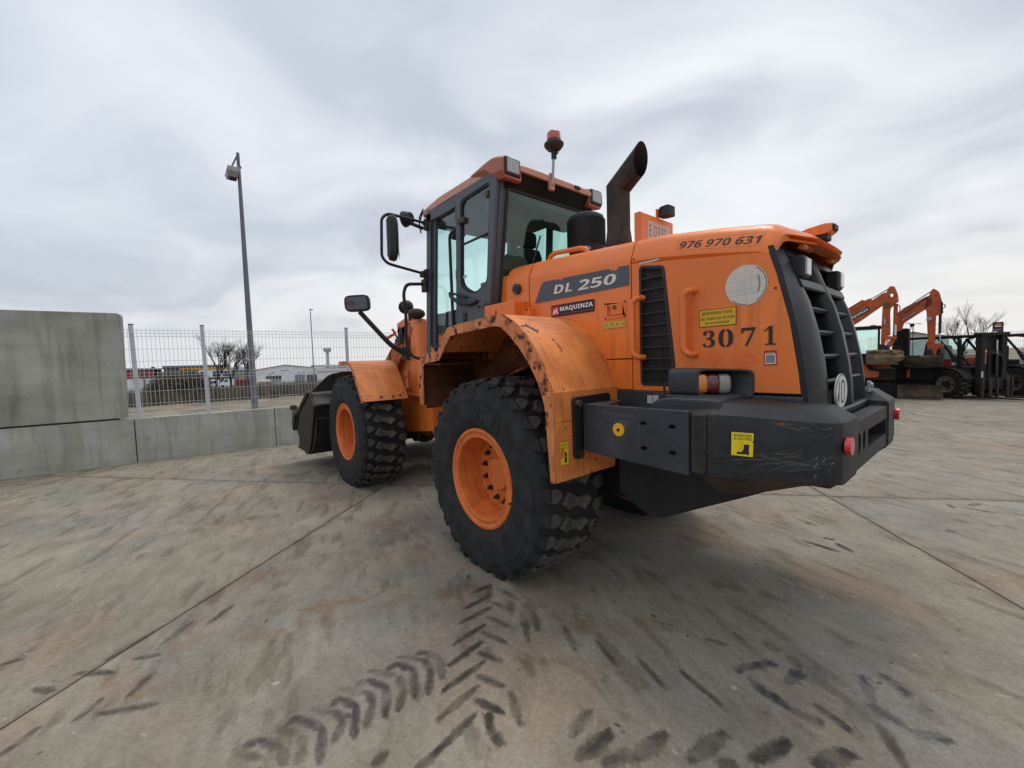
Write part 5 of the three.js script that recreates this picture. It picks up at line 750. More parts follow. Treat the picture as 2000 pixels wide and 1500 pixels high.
  const door = [[0.939, 2.140], [1.710, 2.044], [1.745, 1.93], [1.80, 1.70], [1.838, 1.45], [1.848, 1.352], [1.63, 1.352], [1.63, 1.340], [0.939, 1.340]];
  part(h, 'side_door', plZ(door, 0.530, 0.5535, 0.004, [grille], 0.003), M.orange); part(h, 'side_door_right', mir(plZ(door, 0.530, 0.5535, 0.004, [grille], 0.003)), M.orange);
  const gr = [plZ(grille.map(([x, y, r]) => [x, y, r]), 0.535, 0.557, 0.02, [inner], 0.003)]; part(h, 'grille_frame', gr, M.black);
  for (const y of [2.03, 1.961, 1.886, 1.816, 1.745, 1.679, 1.609, 1.538, 1.472]) { const xe = 1.148 + (2.074 - y) * 0.098; part(h, 'grille_bar', box(1.0, Math.min(xe, 1.206) + 0.004, y - 0.006, y + 0.006, 0.540, 0.556, 0.003), M.black); }
  const mesh_ = []; for (const sg of [1, -1]) for (let k = -12; k < 62; k++) { const b = 1.36 + k * 0.0155, s = 0.42 * sg, xa = 1.006, xb = 1.20, ya = b + (sg < 0 ? 0.08 : 0), yb = ya + s * (xb - xa); let t0 = 0, t1 = 1; const lim = (y) => (y - ya) / (yb - ya); const lo = lim(sg > 0 ? 1.388 : 2.09), hi = lim(sg > 0 ? 2.09 : 1.388); t0 = Math.max(0, Math.min(lo, hi)); t1 = Math.min(1, Math.max(lo, hi)); while (t1 > t0 && lerp(xa, xb, t1) > 1.148 + (2.074 - lerp(ya, yb, t1)) * 0.098) t1 -= 0.04; if (t1 - t0 < 0.05) continue; mesh_.push(new THREE.BoxGeometry(Math.hypot((xb - xa) * (t1 - t0), (yb - ya) * (t1 - t0)), 0.0032, 0.003).rotateZ(Math.atan2(yb - ya, xb - xa)).translate(lerp(xa, xb, (t0 + t1) / 2), lerp(ya, yb, (t0 + t1) / 2), 0.538 + (sg > 0 ? 0.0016 : 0))); }
  part(h, 'grille_mesh', mesh_, std({ color: lin(0.035, 0.034, 0.034), roughness: 0.6 })).userData.kind = 'stuff';
  part(h, 'radiator_pipe', [tube([[1.03, 2.06, 0.515], [1.18, 2.02, 0.515]], 0.02, 0.02), rod([1.02, 2.02, 0.51], [1.17, 2.08, 0.512], 0.012), rod([1.12, 1.4, 0.512], [1.11, 1.62, 0.512], 0.010), new THREE.SphereGeometry(0.03, 12, 8).translate(1.16, 1.78, 0.505)], M.dirtyFrame);
  part(h, 'tape_strip', box(0.995, 1.13, 2.124, 2.134, 0.5535, 0.5555, 0), M.white);
  for (const [x0, y0, y1] of [[0.972, 1.915, 1.548], [1.30, 1.912, 1.556]]) part(h, 'door_handle', tube([[x0 + 0.048, y0, 0.55], [x0 + 0.03, y0, 0.60], [x0, y0 - 0.03, 0.603], [x0, y1 + 0.03, 0.603], [x0 + 0.03, y1, 0.60], [x0 + 0.048, y1, 0.55]], 0.0185, 0.035), M.orange);
  // painted-over diamonds, numbers and stickers
  for (const [cx, cy, w, hh] of [[1.44, 1.534, 0.062, 0.055], [1.60, 1.520, 0.072, 0.062]]) part(h, 'overpainted_diamond', plZ([[cx - w, cy], [cx, cy - hh], [cx + w, cy], [cx, cy + hh]], 0.5535, 0.5545, 0, [], 0), M.ghost);
  quad(h, 'speed_disc', print(384, 384, (x) => { x.fillStyle = '#d3cabb'; x.beginPath(); x.arc(192, 192, 188, 0, 7); x.fill(); x.save(); x.globalAlpha = 0.42; x.fillStyle = '#b9b8ba'; fitText(x, '40', 212, 196, 216, 190, BOLD); x.restore(); x.strokeStyle = '#3b3a3c'; x.lineWidth = 7; x.beginPath(); x.arc(192, 192, 176, -1.05, 1.0); x.stroke(); x.beginPath(); x.arc(192, 192, 178, 1.5, 2.3); x.stroke(); x.lineWidth = 14; x.strokeStyle = 'rgba(60,60,66,0.5)'; x.beginPath(); x.moveTo(298, 110); x.quadraticCurveTo(326, 190, 296, 268); x.stroke(); x.lineWidth = 2; x.strokeStyle = 'rgba(110,100,90,0.65)'; for (const [a, b] of [[150, 140], [235, 226], [282, 262]]) { x.beginPath(); x.moveTo(14, a); x.lineTo(370, b); x.stroke(); } const r = rng(12); for (let k = 0; k < 70; k++) { x.fillStyle = `rgba(90,70,50,${r() * 0.12})`; x.beginPath(); x.ellipse(r() * 384, r() * 384, r() * 30, r() * 9, r() * 3, 0, 7); x.fill(); } }), [1.506, 2.003, 0.5565], [1.711, 2.003, 0.5565], [1.711, 1.795, 0.5565], [1.506, 1.795, 0.5565]);
  quad(h, 'keep_clear_sign', print(512, 248, (x, w, hh) => { x.fillStyle = '#1b1a14'; x.fillRect(0, 0, w, hh); x.fillStyle = '#d9ac18'; x.fillRect(8, 8, w - 16, hh - 16); x.fillStyle = '#191712'; fitText(x, 'MANTENERSE FUERA', 256, 56, 420, 46, BOLD); fitText(x, 'DEL RADIO DE ACCIÓN', 256, 126, 460, 52, BOLD); fitText(x, 'DE LA MÁQUINA', 256, 194, 340, 52, BOLD); }), [1.368, 1.797, 0.5565], [1.563, 1.797, 0.5565], [1.563, 1.705, 0.5565], [1.370, 1.703, 0.5565]);
  quad(h, 'fleet_number', print(1024, 288, (x, w, hh) => { x.fillStyle = '#1b1b1e'; const f = 'bold #px serif'; fitText(x, '3', 100, 144, 190, 258, f); fitText(x, '0', 352, 144, 214, 266, f); fitText(x, '7', 664, 144, 196, 258, f); fitText(x, '1', 940, 144, 150, 258, f); x.globalCompositeOperation = 'destination-out'; x.fillRect(342, 0, 20, 90); x.fillRect(342, 200, 20, 90); x.fillRect(76, 0, 14, 66); x.fillRect(60, 226, 14, 66); x.fillRect(0, 140, 70, 12); x.beginPath(); x.moveTo(660, 60); x.lineTo(690, 60); x.lineTo(630, 230); x.lineTo(612, 230); x.fillRect(886, 40, 14, 60); wear(x, w, hh, 60, 9, 7); }), [1.386, 1.69, 0.5565], [1.748, 1.69, 0.5565], [1.748, 1.586, 0.5565], [1.386, 1.586, 0.5565]);
  quad(h, 'service_label', print(128, 172, (x, w, hh) => { x.fillStyle = '#a8262c'; x.fillRect(0, 0, w, hh); x.fillStyle = '#d9d6d0'; x.fillRect(10, 40, w - 20, hh - 54); x.fillRect(16, 28, w - 32, 5); x.fillStyle = '#7d8086'; x.fillRect(18, 50, w - 36, hh - 74); }), [1.693, 1.563, 0.5565], [1.748, 1.564, 0.5565], [1.750, 1.492, 0.5565], [1.695, 1.490, 0.5565]);
  each(h, 'panel_screw', [[1.742, 1.865], [0.955, 2.165]].map(([x, y]) => cylZ(x, y, 0.5525, 0.557, 0.006, 8)), M.soot);

  // rear lid that overhangs the grille
  const lid = sub(LD, 'hood_lid'), lr = (x, w, drop, thick) => { const half = capPts.map(([z, d]) => [z * w, yS(x) + d - drop]); const o = [...half, ...half.slice().reverse().map(([z, y]) => [-z, y])], n = half.map(([z, y]) => [z * 0.955, y - thick - 0.004]); return [...o.map(([z, y]) => [x, y, z]), ...[...n, ...n.slice().reverse().map(([z, y]) => [-z, y])].reverse().map(([z, y]) => [x, y, z])]; };
  const rear = (x, w, t) => { // the rear hem: side corners cut back, edge turned down
    const half = capPts.map(([z, d]) => { const y = yS(1.70) + d, q = sst(-0.112, 0.05, d); return [z * w, lerp(y, lerp(2.062, 2.128, q), t * (0.55 + 0.45 * q) * lerp(1, 0.8, sst(0.4, 0.55, z)))]; }), bk = (z) => x - (x - 1.712) * Math.pow(clamp((Math.abs(z) - 0.18) / 0.37), 1.7) * 0.97;
    const o = [...half, ...half.slice().reverse().map(([z, y]) => [-z, y])]; return [...o.map(([z, y]) => [bk(z), y, z]), ...o.slice().reverse().map(([z, y]) => [bk(z) - 0.003, y - 0.03, z * 0.965])]; };
  part(lid, 'lid_shell', loft([lr(0.939, 1, 0, 0.03), lr(1.13, 1, 0, 0.03), lr(1.43, 1, 0, 0.03), lr(1.66, 1, 0, 0.03), lr(1.705, 0.998, 0.001, 0.032), rear(1.80, 0.985, 0.6), rear(1.846, 0.965, 1)], { crease: 0.42 }), M.orange);
  quad(lid, 'phone_number', print(1024, 156, (x, w, hh) => { x.strokeStyle = 'rgba(120,40,20,0.55)'; x.lineWidth = 3; x.strokeRect(4, 4, w - 8, hh - 8); x.fillStyle = '#23222a'; fitText(x, '976 970 631', 512, 78, 960, 96, BOLD, 0.2); wear(x, w, hh, 40, 14, 8); }), [1.235, yS(1.235) - 0.012, 0.5155], [1.685, yS(1.685) - 0.012, 0.5155], [1.678, yS(1.678) - 0.082, 0.5475], [1.230, yS(1.230) - 0.082, 0.5475]);
  each(lid, 'lid_rib', [tube([[1.79, 2.085, 0.34], [1.79, 2.085, 0.22]], 0.016, 0.02), tube([[1.79, 2.085, -0.28], [1.79, 2.085, -0.16]], 0.016, 0.02)], M.frame);
  part(lid, 'lid_wedge', loft([[1.66, 0.05, 2.215, 2.222], [1.74, 0.055, 2.19, 2.243], [1.82, 0.06, 2.19, 2.250], [1.85, 0.055, 2.205, 2.245]].map(([x, w, a, b]) => [[x, a, -w], [x, b - 0.008, -w], [x, b, -w + 0.02], [x, b, w - 0.02], [x, b - 0.008, w], [x, a, w]]), { crease: 0.5 }), M.orange);
  part(lid, 'camera_eye', [box(1.838, 1.862, 2.205, 2.24, -0.04, 0.04, 0.008), box(1.77, 1.83, 2.16, 2.192, -0.05, 0.05, 0.01)], M.black);
}

// rear grille: cast frame, mullion, slats, lamps, speed sign
{
  const g = sub(LD, 'rear_grille');
  const LV = [2.075, 2.03, 1.93, 1.80, 1.66, 1.50, 1.38, 1.25, 1.215], xs = (y) => { const T = [[1.215, 1.915], [1.25, 1.925], [1.38, 1.918], [1.50, 1.905], [1.66, 1.875], [1.80, 1.838], [1.93, 1.788], [2.03, 1.752], [2.075, 1.735]]; for (let i = 1; i < T.length; i++) if (y <= T[i][0]) return lerp(T[i - 1][1], T[i][1], (y - T[i - 1][0]) / (T[i][0] - T[i - 1][0])); return T[T.length - 1][1]; };
  const xo = (y) => { const T = [[1.215, 1.862], [1.352, 1.850], [1.45, 1.840], [1.70, 1.802], [1.93, 1.747], [2.044, 1.712], [2.075, 1.705]]; for (let i = 1; i < T.length; i++) if (y <= T[i][0]) return lerp(T[i - 1][1], T[i][1], (y - T[i - 1][0]) / (T[i][0] - T[i - 1][0])); return T[T.length - 1][1]; };
  const zi = (y) => 0.375 + sst(1.9, 1.3, y) * 0.015;
  for (const q of both(loft(LV.map((y) => [[xo(y), y, 0.549], [xo(y) + 0.025, y, 0.548], [lerp(xo(y), xs(y), 0.62), y, 0.520], [xs(y) - 0.008, y, 0.470], [xs(y), y, 0.440], [xs(y) + 0.002, y, zi(y) + 0.01], [xs(y) - 0.006, y, zi(y)], [xs(y) - 0.09, y, zi(y) - 0.02], [xs(y) - 0.10, y, 0.44], [xo(y), y, 0.50]]), { crease: 0.7 }))) part(g, 'side_cheek', q, M.plastic);
  part(g, 'mullion', loft(LV.map((y) => { const w = y > 1.9 ? 0.05 : 0.042; return [[xs(y) + 0.018, y, -0.025], [xs(y) + 0.018, y, 0.025], [xs(y) + 0.008, y, w - 0.006], [xs(y) - 0.03, y, w + 0.004], [xs(y) - 0.12, y, w], [xs(y) - 0.12, y, -w], [xs(y) - 0.03, y, -w - 0.004], [xs(y) + 0.008, y, -w + 0.006]]; }), { crease: 0.6 }), M.plastic);
  const beam = (y0, y1, d = 0) => loft([y0, y0 + 0.008, y1 - 0.01, y1].map((y, i) => { const e = i % 3 ? 0 : 0.01; return [[xs(y) + 0.01 - e + d, y, -0.42], [xs(y) + 0.016 - e + d, y, 0], [xs(y) + 0.01 - e + d, y, 0.42], [xs(y) - 0.10, y, 0.42], [xs(y) - 0.10, y, -0.42]]; }), { crease: 0.5 });
  part(g, 'top_beam', beam(2.025, 2.075), M.plastic); part(g, 'cross_beam', beam(1.868, 1.925), M.plastic); part(g, 'bottom_beam', beam(1.215, 1.262, 0.012), M.plastic);
  for (const y of [1.765, 1.645, 1.525, 1.40]) for (const s of [1, -1]) part(g, 'slat', loft([0.045, 0.395].map((z) => [[xs(y) - 0.012, y + 0.012, s * z], [xs(y) - 0.004, y + 0.002, s * z], [xs(y) - 0.016, y - 0.012, s * z], [xs(y) - 0.06, y - 0.016, s * z], [xs(y) - 0.06, y - 0.002, s * z]]), { crease: 0.6 }), M.plastic);
  part(g, 'radiator_core', loft([2.06, 1.6, 1.23].map((y) => [[xs(y) - 0.14, y, -0.48], [xs(y) - 0.14, y, 0.48], [xs(y) - 0.2, y, 0.48], [xs(y) - 0.2, y, -0.48]])), M.black);
  for (const s of [1, -1]) { const S = (q) => onSide(s, q); part(g, 'work_lamp', S([box(1.745, 1.815, 1.92, 2.035, 0.285, 0.395, 0.014), box(1.70, 1.76, 1.95, 2.0, 0.32, 0.36)].map(plain).reduce((a, b) => mergeGeometries([a, b]))), M.black); part(g, 'lamp_lens', S(box(1.81, 1.824, 1.935, 2.022, 0.30, 0.38, 0.012)), M.lensGrey); }
  const sg = sub(LD, 'speed_sign'); part(sg, 'disc', new THREE.CylinderGeometry(0.086, 0.086, 0.006, 48).rotateZ(-Math.PI / 2).rotateY(-0.07).translate(1.948, 1.352, 0.30), std({ color: lin(0.6, 0.59, 0.57), roughness: 0.5 }));
  const q = quad(sg, 'disc_print', print(256, 256, (x) => { x.fillStyle = '#cfcdc9'; x.beginPath(); x.arc(128, 128, 126, 0, 7); x.fill(); x.strokeStyle = '#2a2a2d'; x.lineWidth = 6; x.beginPath(); x.arc(128, 128, 121, 0, 7); x.stroke(); x.fillStyle = '#2c2c30'; x.fillStyle = '#232327'; x.beginPath(); x.moveTo(60, 52); x.lineTo(78, 52); x.lineTo(80, 214); x.lineTo(64, 214); x.lineTo(60, 170); x.lineTo(34, 206); x.lineTo(28, 190); x.lineTo(62, 120); x.fill(); x.lineWidth = 17; x.strokeStyle = '#232327'; x.beginPath(); x.roundRect(118, 52, 62, 156, 30); x.stroke(); wear(x, 256, 256, 26, 8, 12); }), [0, 0.086, 0.086], [0, 0.086, -0.086], [0, -0.086, -0.086], [0, -0.086, 0.086]); q.position.set(1.9524, 1.352, 0.3012); q.rotation.y = -0.07;
}

// counterweight with side arms and tail lights
{
  const c = sub(LD, 'counterweight');
  M.blockPaint = std({ roughness: 0.55, map: (() => { // worn dark paint of the cast block: scratches where it has rubbed, brown dust below
    const t = canvas(1536, 512, (x, w, h) => {
      const im = new ImageData(w, h); for (let j = 0; j < h; j++) for (let i = 0; i < w; i++) { const X = 0.3 + i / w * 1.9, Y = 1.45 - j / h * 0.65, a = fbm(X * 5, Y * 5, 4), b = fbm(X * 28, Y * 28, 3), f = vn(X * 260, Y * 260), e = fbm(X * 6 + 9, Y * 30, 3), d = sst(1.03, 0.97, Y + (a - 0.5) * 0.05), tp = sst(1.27, 1.30, Y), k = 27 + (a - 0.5) * 14 + (b - 0.5) * 9 + (f - 0.5) * 7 + sst(0.58, 0.75, e) * 7, o = (j * w + i) * 4; im.data[o] = k - 1; im.data[o + 1] = k + 1; im.data[o + 2] = k + 4; im.data[o + 3] = 255; }
      x.putImageData(im, 0, 0); const R = rng(61), PX = (q) => (q - 0.3) / 1.9 * w, PY = (q) => (1.45 - q) / 0.65 * h;
      const scr = (n, x0, x1, y0, y1, len, ang, al, wd, tone) => { for (let k = 0; k < n; k++) { const a = PX(lerp(x0, x1, R())), b = PY(lerp(y0, y1, R())), L = len * (0.2 + R()) * w / 1.9, g = ang + (R() - 0.5) * 0.5; x.strokeStyle = `rgba(${tone},${al * (0.35 + R() * 0.65)})`; x.lineWidth = wd * (0.4 + R()); x.beginPath(); x.moveTo(a, b); x.quadraticCurveTo(a + Math.cos(g) * L * 0.5, b + Math.sin(g) * L * 0.5 + (R() - 0.5) * 10, a + Math.cos(g) * L, b + Math.sin(g) * L); x.stroke(); } };
      scr(26, 1.6, 1.95, 1.02, 1.10, 0.10, -0.35, 0.55, 1.5, '176,168,148'); scr(12, 1.66, 1.9, 1.06, 1.12, 0.12, 0.12, 0.6, 1.6, '188,170,136'); scr(16, 1.7, 1.93, 1.22, 1.265, 0.05, 0.3, 0.5, 1.5, '165,162,152'); scr(22, 1.94, 2.05, 1.0, 1.10, 0.035, -1.0, 0.6, 2.2, '180,168,140'); scr(20, 1.92, 2.03, 1.18, 1.28, 0.03, -0.5, 0.5, 1.8, '170,158,132'); scr(60, 1.3, 2.1, 0.98, 1.3, 0.04, 0, 0.22, 1.1, '140,140,138'); scr(14, 1.5, 1.62, 1.0, 1.28, 0.03, 1.3, 0.4, 2, '150,140,120'); scr(30, 0.35, 0.7, 1.0, 1.28, 0.04, -0.4, 0.3, 1.4, '150,145,132'); scr(36, 1.4, 2.0, 0.92, 1.0, 0.12, 0.05, 0.4, 2, '116,98,76'); scr(5, 1.82, 1.9, 1.235, 1.245, 0.02, 0, 0.7, 5, '150,96,48'); scr(10, 1.3, 1.9, 0.99, 1.0, 0.1, 0.06, 0.5, 2, '128,116,96');
    }); t.repeat.set(1 / 1.9, 1 / 0.65); t.offset.set(-0.3 / 1.9, -0.8 / 0.65); return t; })() });
  for (const s of [1, -1]) {
    const S = (q) => onSide(s, q);
    const plan = [[1.27, 0.895], [1.50, 0.918], [1.585, 0.932], [1.70, 0.885], [1.80, 0.826], [1.90, 0.752], [1.975, 0.714], [2.008, 0.692], [2.029, 0.658], [2.036, 0.60], [2.036, 0.402], [1.93, 0.396], [1.60, 0.40], [1.27, 0.45]];
    const cx = 1.7, cz = 0.62, lv = (y, f, zf) => plan.map(([x, z]) => { let X = cx + (x - cx) * (1 - f), Z = cz + (z - cz) * (1 - f); return [X, y + (zf ? zf(x, z) : 0), Z]; });
    const under = plan.map(([x, z], i) => i < 2 ? [x + 0.04, 0.955, z - 0.10] : i < 9 ? [x - 0.02, lerp(0.865, 0.95, sst(1.62, 2.0, x)), Math.max(0.50, z - lerp(0.17, 0.11, sst(1.6, 2.0, x)))] : i < 11 ? [x - 0.015, 0.965, z] : [x, 0.88, z]);
    const mid = plan.map(([x, z], i) => i < 2 ? [x + 0.01, 0.972, z - 0.04] : i < 9 ? [x - 0.006, lerp(0.945, 0.97, sst(1.62, 2.0, x)), z - 0.05] : i < 11 ? [x - 0.006, 0.975, z] : [x, 0.95, z]);
    const shoulderLow = (x) => sst(1.62, 2.02, x) * -0.03; // top falls towards the rear
    part(c, 'block_underside', S(loft([under, mid, lv(0.984, 0.013)], { crease: 0.5 })), std({ color: lin(0.15, 0.115, 0.082), map: grimeTex, roughness: 0.85 }));
    part(c, 'side_block', S(loft([lv(0.9845, 0.0125), lv(1.01, 0), lv(1.255, 0, (x) => shoulderLow(x)), lv(1.275, 0.012, (x) => shoulderLow(x)), lv(1.325, 0.24, (x) => shoulderLow(x) * 0.8), lv(1.335, 0.5, (x) => shoulderLow(x) * 0.6)], { crease: 0.36 })), M.blockPaint);
    part(c, 'light_plinth', S(plZ([[1.25, 1.27], [1.285, 1.325, 0.03], [1.36, 1.338, 0.03], [1.62, 1.338, 0.02], [1.62, 1.27]], 0.56, 0.885, 0.02, [], 0.01)), M.slateArm);
    const holes = [[1.265, 1.205], [1.423, 1.204], [1.267, 1.076], [1.425, 1.075]].map(([a, b]) => circ(a, b, 0.025, 0.0165));
    part(c, 'side_arm', S(plZ([[0.86, 1.283, 0.02], [1.505, 1.287, 0.01], [1.505, 0.975, 0.01], [1.30, 0.983], [0.86, 1.0, 0.02]], 0.925, 0.957, 0.01, holes, 0.005)), M.slateArm);
    part(c, 'arm_backing', S(box(1.2, 1.5, 1.0, 1.27, 0.78, 0.90, 0.01)), M.black);
    part(c, 'arm_flange', S([plY([[0.86, 0.955], [0.86, 0.66], [0.93, 0.66], [1.0, 0.925], [1.0, 0.955]], 1.268, 1.281, 0.01), box(0.86, 0.90, 1.0, 1.28, 0.91, 0.927, 0.003)].map(plain).reduce((a, b) => mergeGeometries([a, b]))), M.slateArm);
    part(c, 'mount_plate', S(plX([[1.02, 1.325, 0.025], [1.015, 0.955, 0.03], [0.935, 0.95, 0.02], [0.935, 1.255], [0.665, 1.278], [0.668, 1.33, 0.025]], 0.827, 0.845, 0.01)), M.slate);
    part(c, 'mount_bolt', S(join([[1.29, 0.995], [0.985, 0.985]].map(([y, z]) => new THREE.CylinderGeometry(0.021, 0.021, 0.03, 6).rotateZ(Math.PI / 2).translate(0.86, y, z)))), M.steel);
    part(c, 'weld_strip', S(box(1.507, 1.578, 0.99, 1.275, 0.90, 0.948, 0.012)), M.soot);
    if (s > 0) {
      part(c, 'yellow_disc', cylZ(1.113, 1.157, 0.957, 0.963, 0.036, 28), M.yellow); part(c, 'disc_pin', cylZ(1.113, 1.155, 0.96, 0.967, 0.009, 12), M.black);
      quad(c, 'foot_warning_sticker', print(256, 288, (x, w, h) => { x.fillStyle = '#e6ca1e'; x.fillRect(0, 0, w, h); x.fillStyle = '#191712'; fitText(x, 'ATENCION', 128, 38, 206, 34, BOLD); fitText(x, 'A LOS PIES', 132, 78, 214, 30, BOLD); x.strokeStyle = 'rgba(120,105,30,0.7)'; x.lineWidth = 3; for (const a of [92, 112, 128]) { x.beginPath(); x.moveTo(a, 112); x.lineTo(a - 4, 230); x.stroke(); } x.beginPath(); x.moveTo(142, 144); x.lineTo(212, 144); x.lineTo(206, 196); x.lineTo(212, 268); x.lineTo(176, 268); x.lineTo(172, 258); x.lineTo(160, 268); x.lineTo(66, 268); x.quadraticCurveTo(58, 244, 84, 238); x.lineTo(112, 244); x.quadraticCurveTo(140, 222, 146, 190); x.closePath(); x.fill(); wear(x, w, h, 18, 2, 8); x.globalCompositeOperation = 'destination-out'; x.beginPath(); x.moveTo(256, 96); x.lineTo(236, 104); x.lineTo(244, 112); x.lineTo(256, 112); x.fill(); }), ...(() => { const P = (x, y) => [x, y, 0.8875 + (1.70 - x) * 0.585]; return [P(1.676, 1.202), P(1.752, 1.198), P(1.749, 1.091), P(1.675, 1.097)]; })().map((p, i) => [p[0] + 0.0035, p[1], p[2] + 0.005]));
    }
    part(c, 'reflector', S(new THREE.CylinderGeometry(0.036, 0.038, 0.022, 28).rotateZ(Math.PI / 2).translate(2.046, 1.146, 0.632)), M.reflector);
    // tail light hood: tube cut obliquely towards the rear
    const tl = sub(c, 'tail_light'), hood = loft([[1.30, 0], [1.452, 1]].map(([x, k]) => { const N = 28, R = []; for (let q = 0; q < N; q++) { const a = q / N * 6.2832, f = (v) => Math.sign(v) * Math.pow(Math.abs(v), 0.34), z = 0.66 + f(Math.cos(a)) * 0.105, y = 1.412 + f(Math.sin(a)) * 0.072; R.push([k ? 1.452 + (0.765 - z) * 0.95 : x, y - (k ? (0.765 - z) * 0.06 : 0), z]); } return R; }), { caps: false, crease: 0.5 });
    const inn = loft([[1.31, 0], [1.452, 1]].map(([x, k]) => { const N = 28, R = []; for (let q = 0; q < N; q++) { const a = q / N * 6.2832, f = (v) => Math.sign(v) * Math.pow(Math.abs(v), 0.34), z = 0.66 + f(Math.cos(a)) * 0.096, y = 1.412 + f(Math.sin(a)) * 0.063; R.push([k ? 1.452 + (0.765 - z) * 0.95 : x, y - (k ? (0.765 - z) * 0.06 : 0), z]); } return R; }), { caps: false, crease: 0.5 });
    const lip = loft([0, 1].map((k) => { const N = 28, R = []; for (let q = 0; q < N; q++) { const a = q / N * 6.2832, f = (v) => Math.sign(v) * Math.pow(Math.abs(v), 0.34), e = k ? 0.096 : 0.105, e2 = k ? 0.063 : 0.072, z = 0.66 + f(Math.cos(a)) * e, y = 1.412 + f(Math.sin(a)) * e2; R.push([1.452 + (0.765 - z) * 0.95, y - (0.765 - z) * 0.06, z]); } return R; }), { caps: false, crease: 0.5 });
    for (const [n, q] of [['light_hood', [hood, inn, lip]]]) for (const e of q) part(c, n, S(e), M.slateArm);
    part(c, 'hood_back', S(plX([[0.56, 1.345, 0.03], [0.76, 1.345, 0.03], [0.76, 1.48, 0.03], [0.56, 1.48, 0.03]], 1.296, 1.306)), M.slateArm); part(c, 'hood_base', S(box(1.29, 1.62, 1.325, 1.345, 0.55, 0.79, 0.008)), M.slateArm);
    const lens = (z0, m, nm) => part(c, nm, S((() => { const w = 0.036, N = 20, rings = []; for (const [d, sc] of [[-0.03, 1], [0.0, 1], [0.014, 0.86], [0.02, 0.5]]) { const R = []; for (let q = 0; q < N; q++) { const a = q / N * 6.2832, f = (v, p) => Math.sign(v) * Math.pow(Math.abs(v), p); R.push([d, f(Math.sin(a), 0.5) * 0.052 * sc, f(Math.cos(a), 0.6) * w * sc]); } rings.push(R); } const gg = loft(rings, { crease: 0.9 }); return gg.rotateY(-0.74).translate(1.425 + (0.765 - z0) * 0.86, 1.405 - (0.765 - z0) * 0.04, z0); })()), m);
    lens(0.728, M.lensAmber, 'turn_lens'); lens(0.682, M.lensRed, 'brake_lens'); lens(0.638, M.lensGrey, 'reverse_lens');
    part(c, 'light_cable', S(tube([[1.27, 1.335, 0.74], [1.255, 1.39, 0.74], [1.29, 1.40, 0.72]], 0.007, 0.02, 6)), M.black);
  }
  // middle bar with its recesses
  part(c, 'rear_bar', [plX([[0.135, 0.985], [0.41, 0.985], [0.41, 1.218], [0.135, 1.218]], 1.955, 2.028, 0, [circ(-0.345, 1.105, 0.044, 0.056), circ(-0.228, 1.108, 0.032, 0.05)], 0), box(1.955, 2.028, 1.148, 1.218, -0.37, 0.135, 0), box(1.955, 2.028, 0.985, 1.06, -0.37, 0.135, 0), box(1.955, 2.028, 0.985, 1.218, -0.41, -0.37, 0)], M.slate);
  part(c, 'bar_top', plY([[1.78, -0.41], [1.965, -0.41], [1.965, 0.41], [1.78, 0.41]], 1.17, 1.214, 0.004), M.slate);
  part(c, 'recess', [box(1.80, 1.94, 0.99, 1.17, -0.40, 0.40, 0.004)], M.black);
  quad(c, 'top_marking', std({ color: lin(0.62, 0.55, 0.54), roughness: 0.5, map: paintTex }), [1.98, 1.258, -0.706], [1.68, 1.268, -0.886], [1.675, 1.292, -0.862], [1.955, 1.282, -0.69]);
  part(c, 'deck', plY([[0.9, -0.60], [1.72, -0.60], [1.72, 0.60], [0.9, 0.60]], 1.20, 1.222, 0.01), M.slate);
  part(c, 'hitch_latch', [box(1.925, 1.945, 1.29, 1.36, -0.475, -0.44, 0.006), cylX(1.94, 1.955, 1.335, -0.457, 0.015)], M.galv);
}

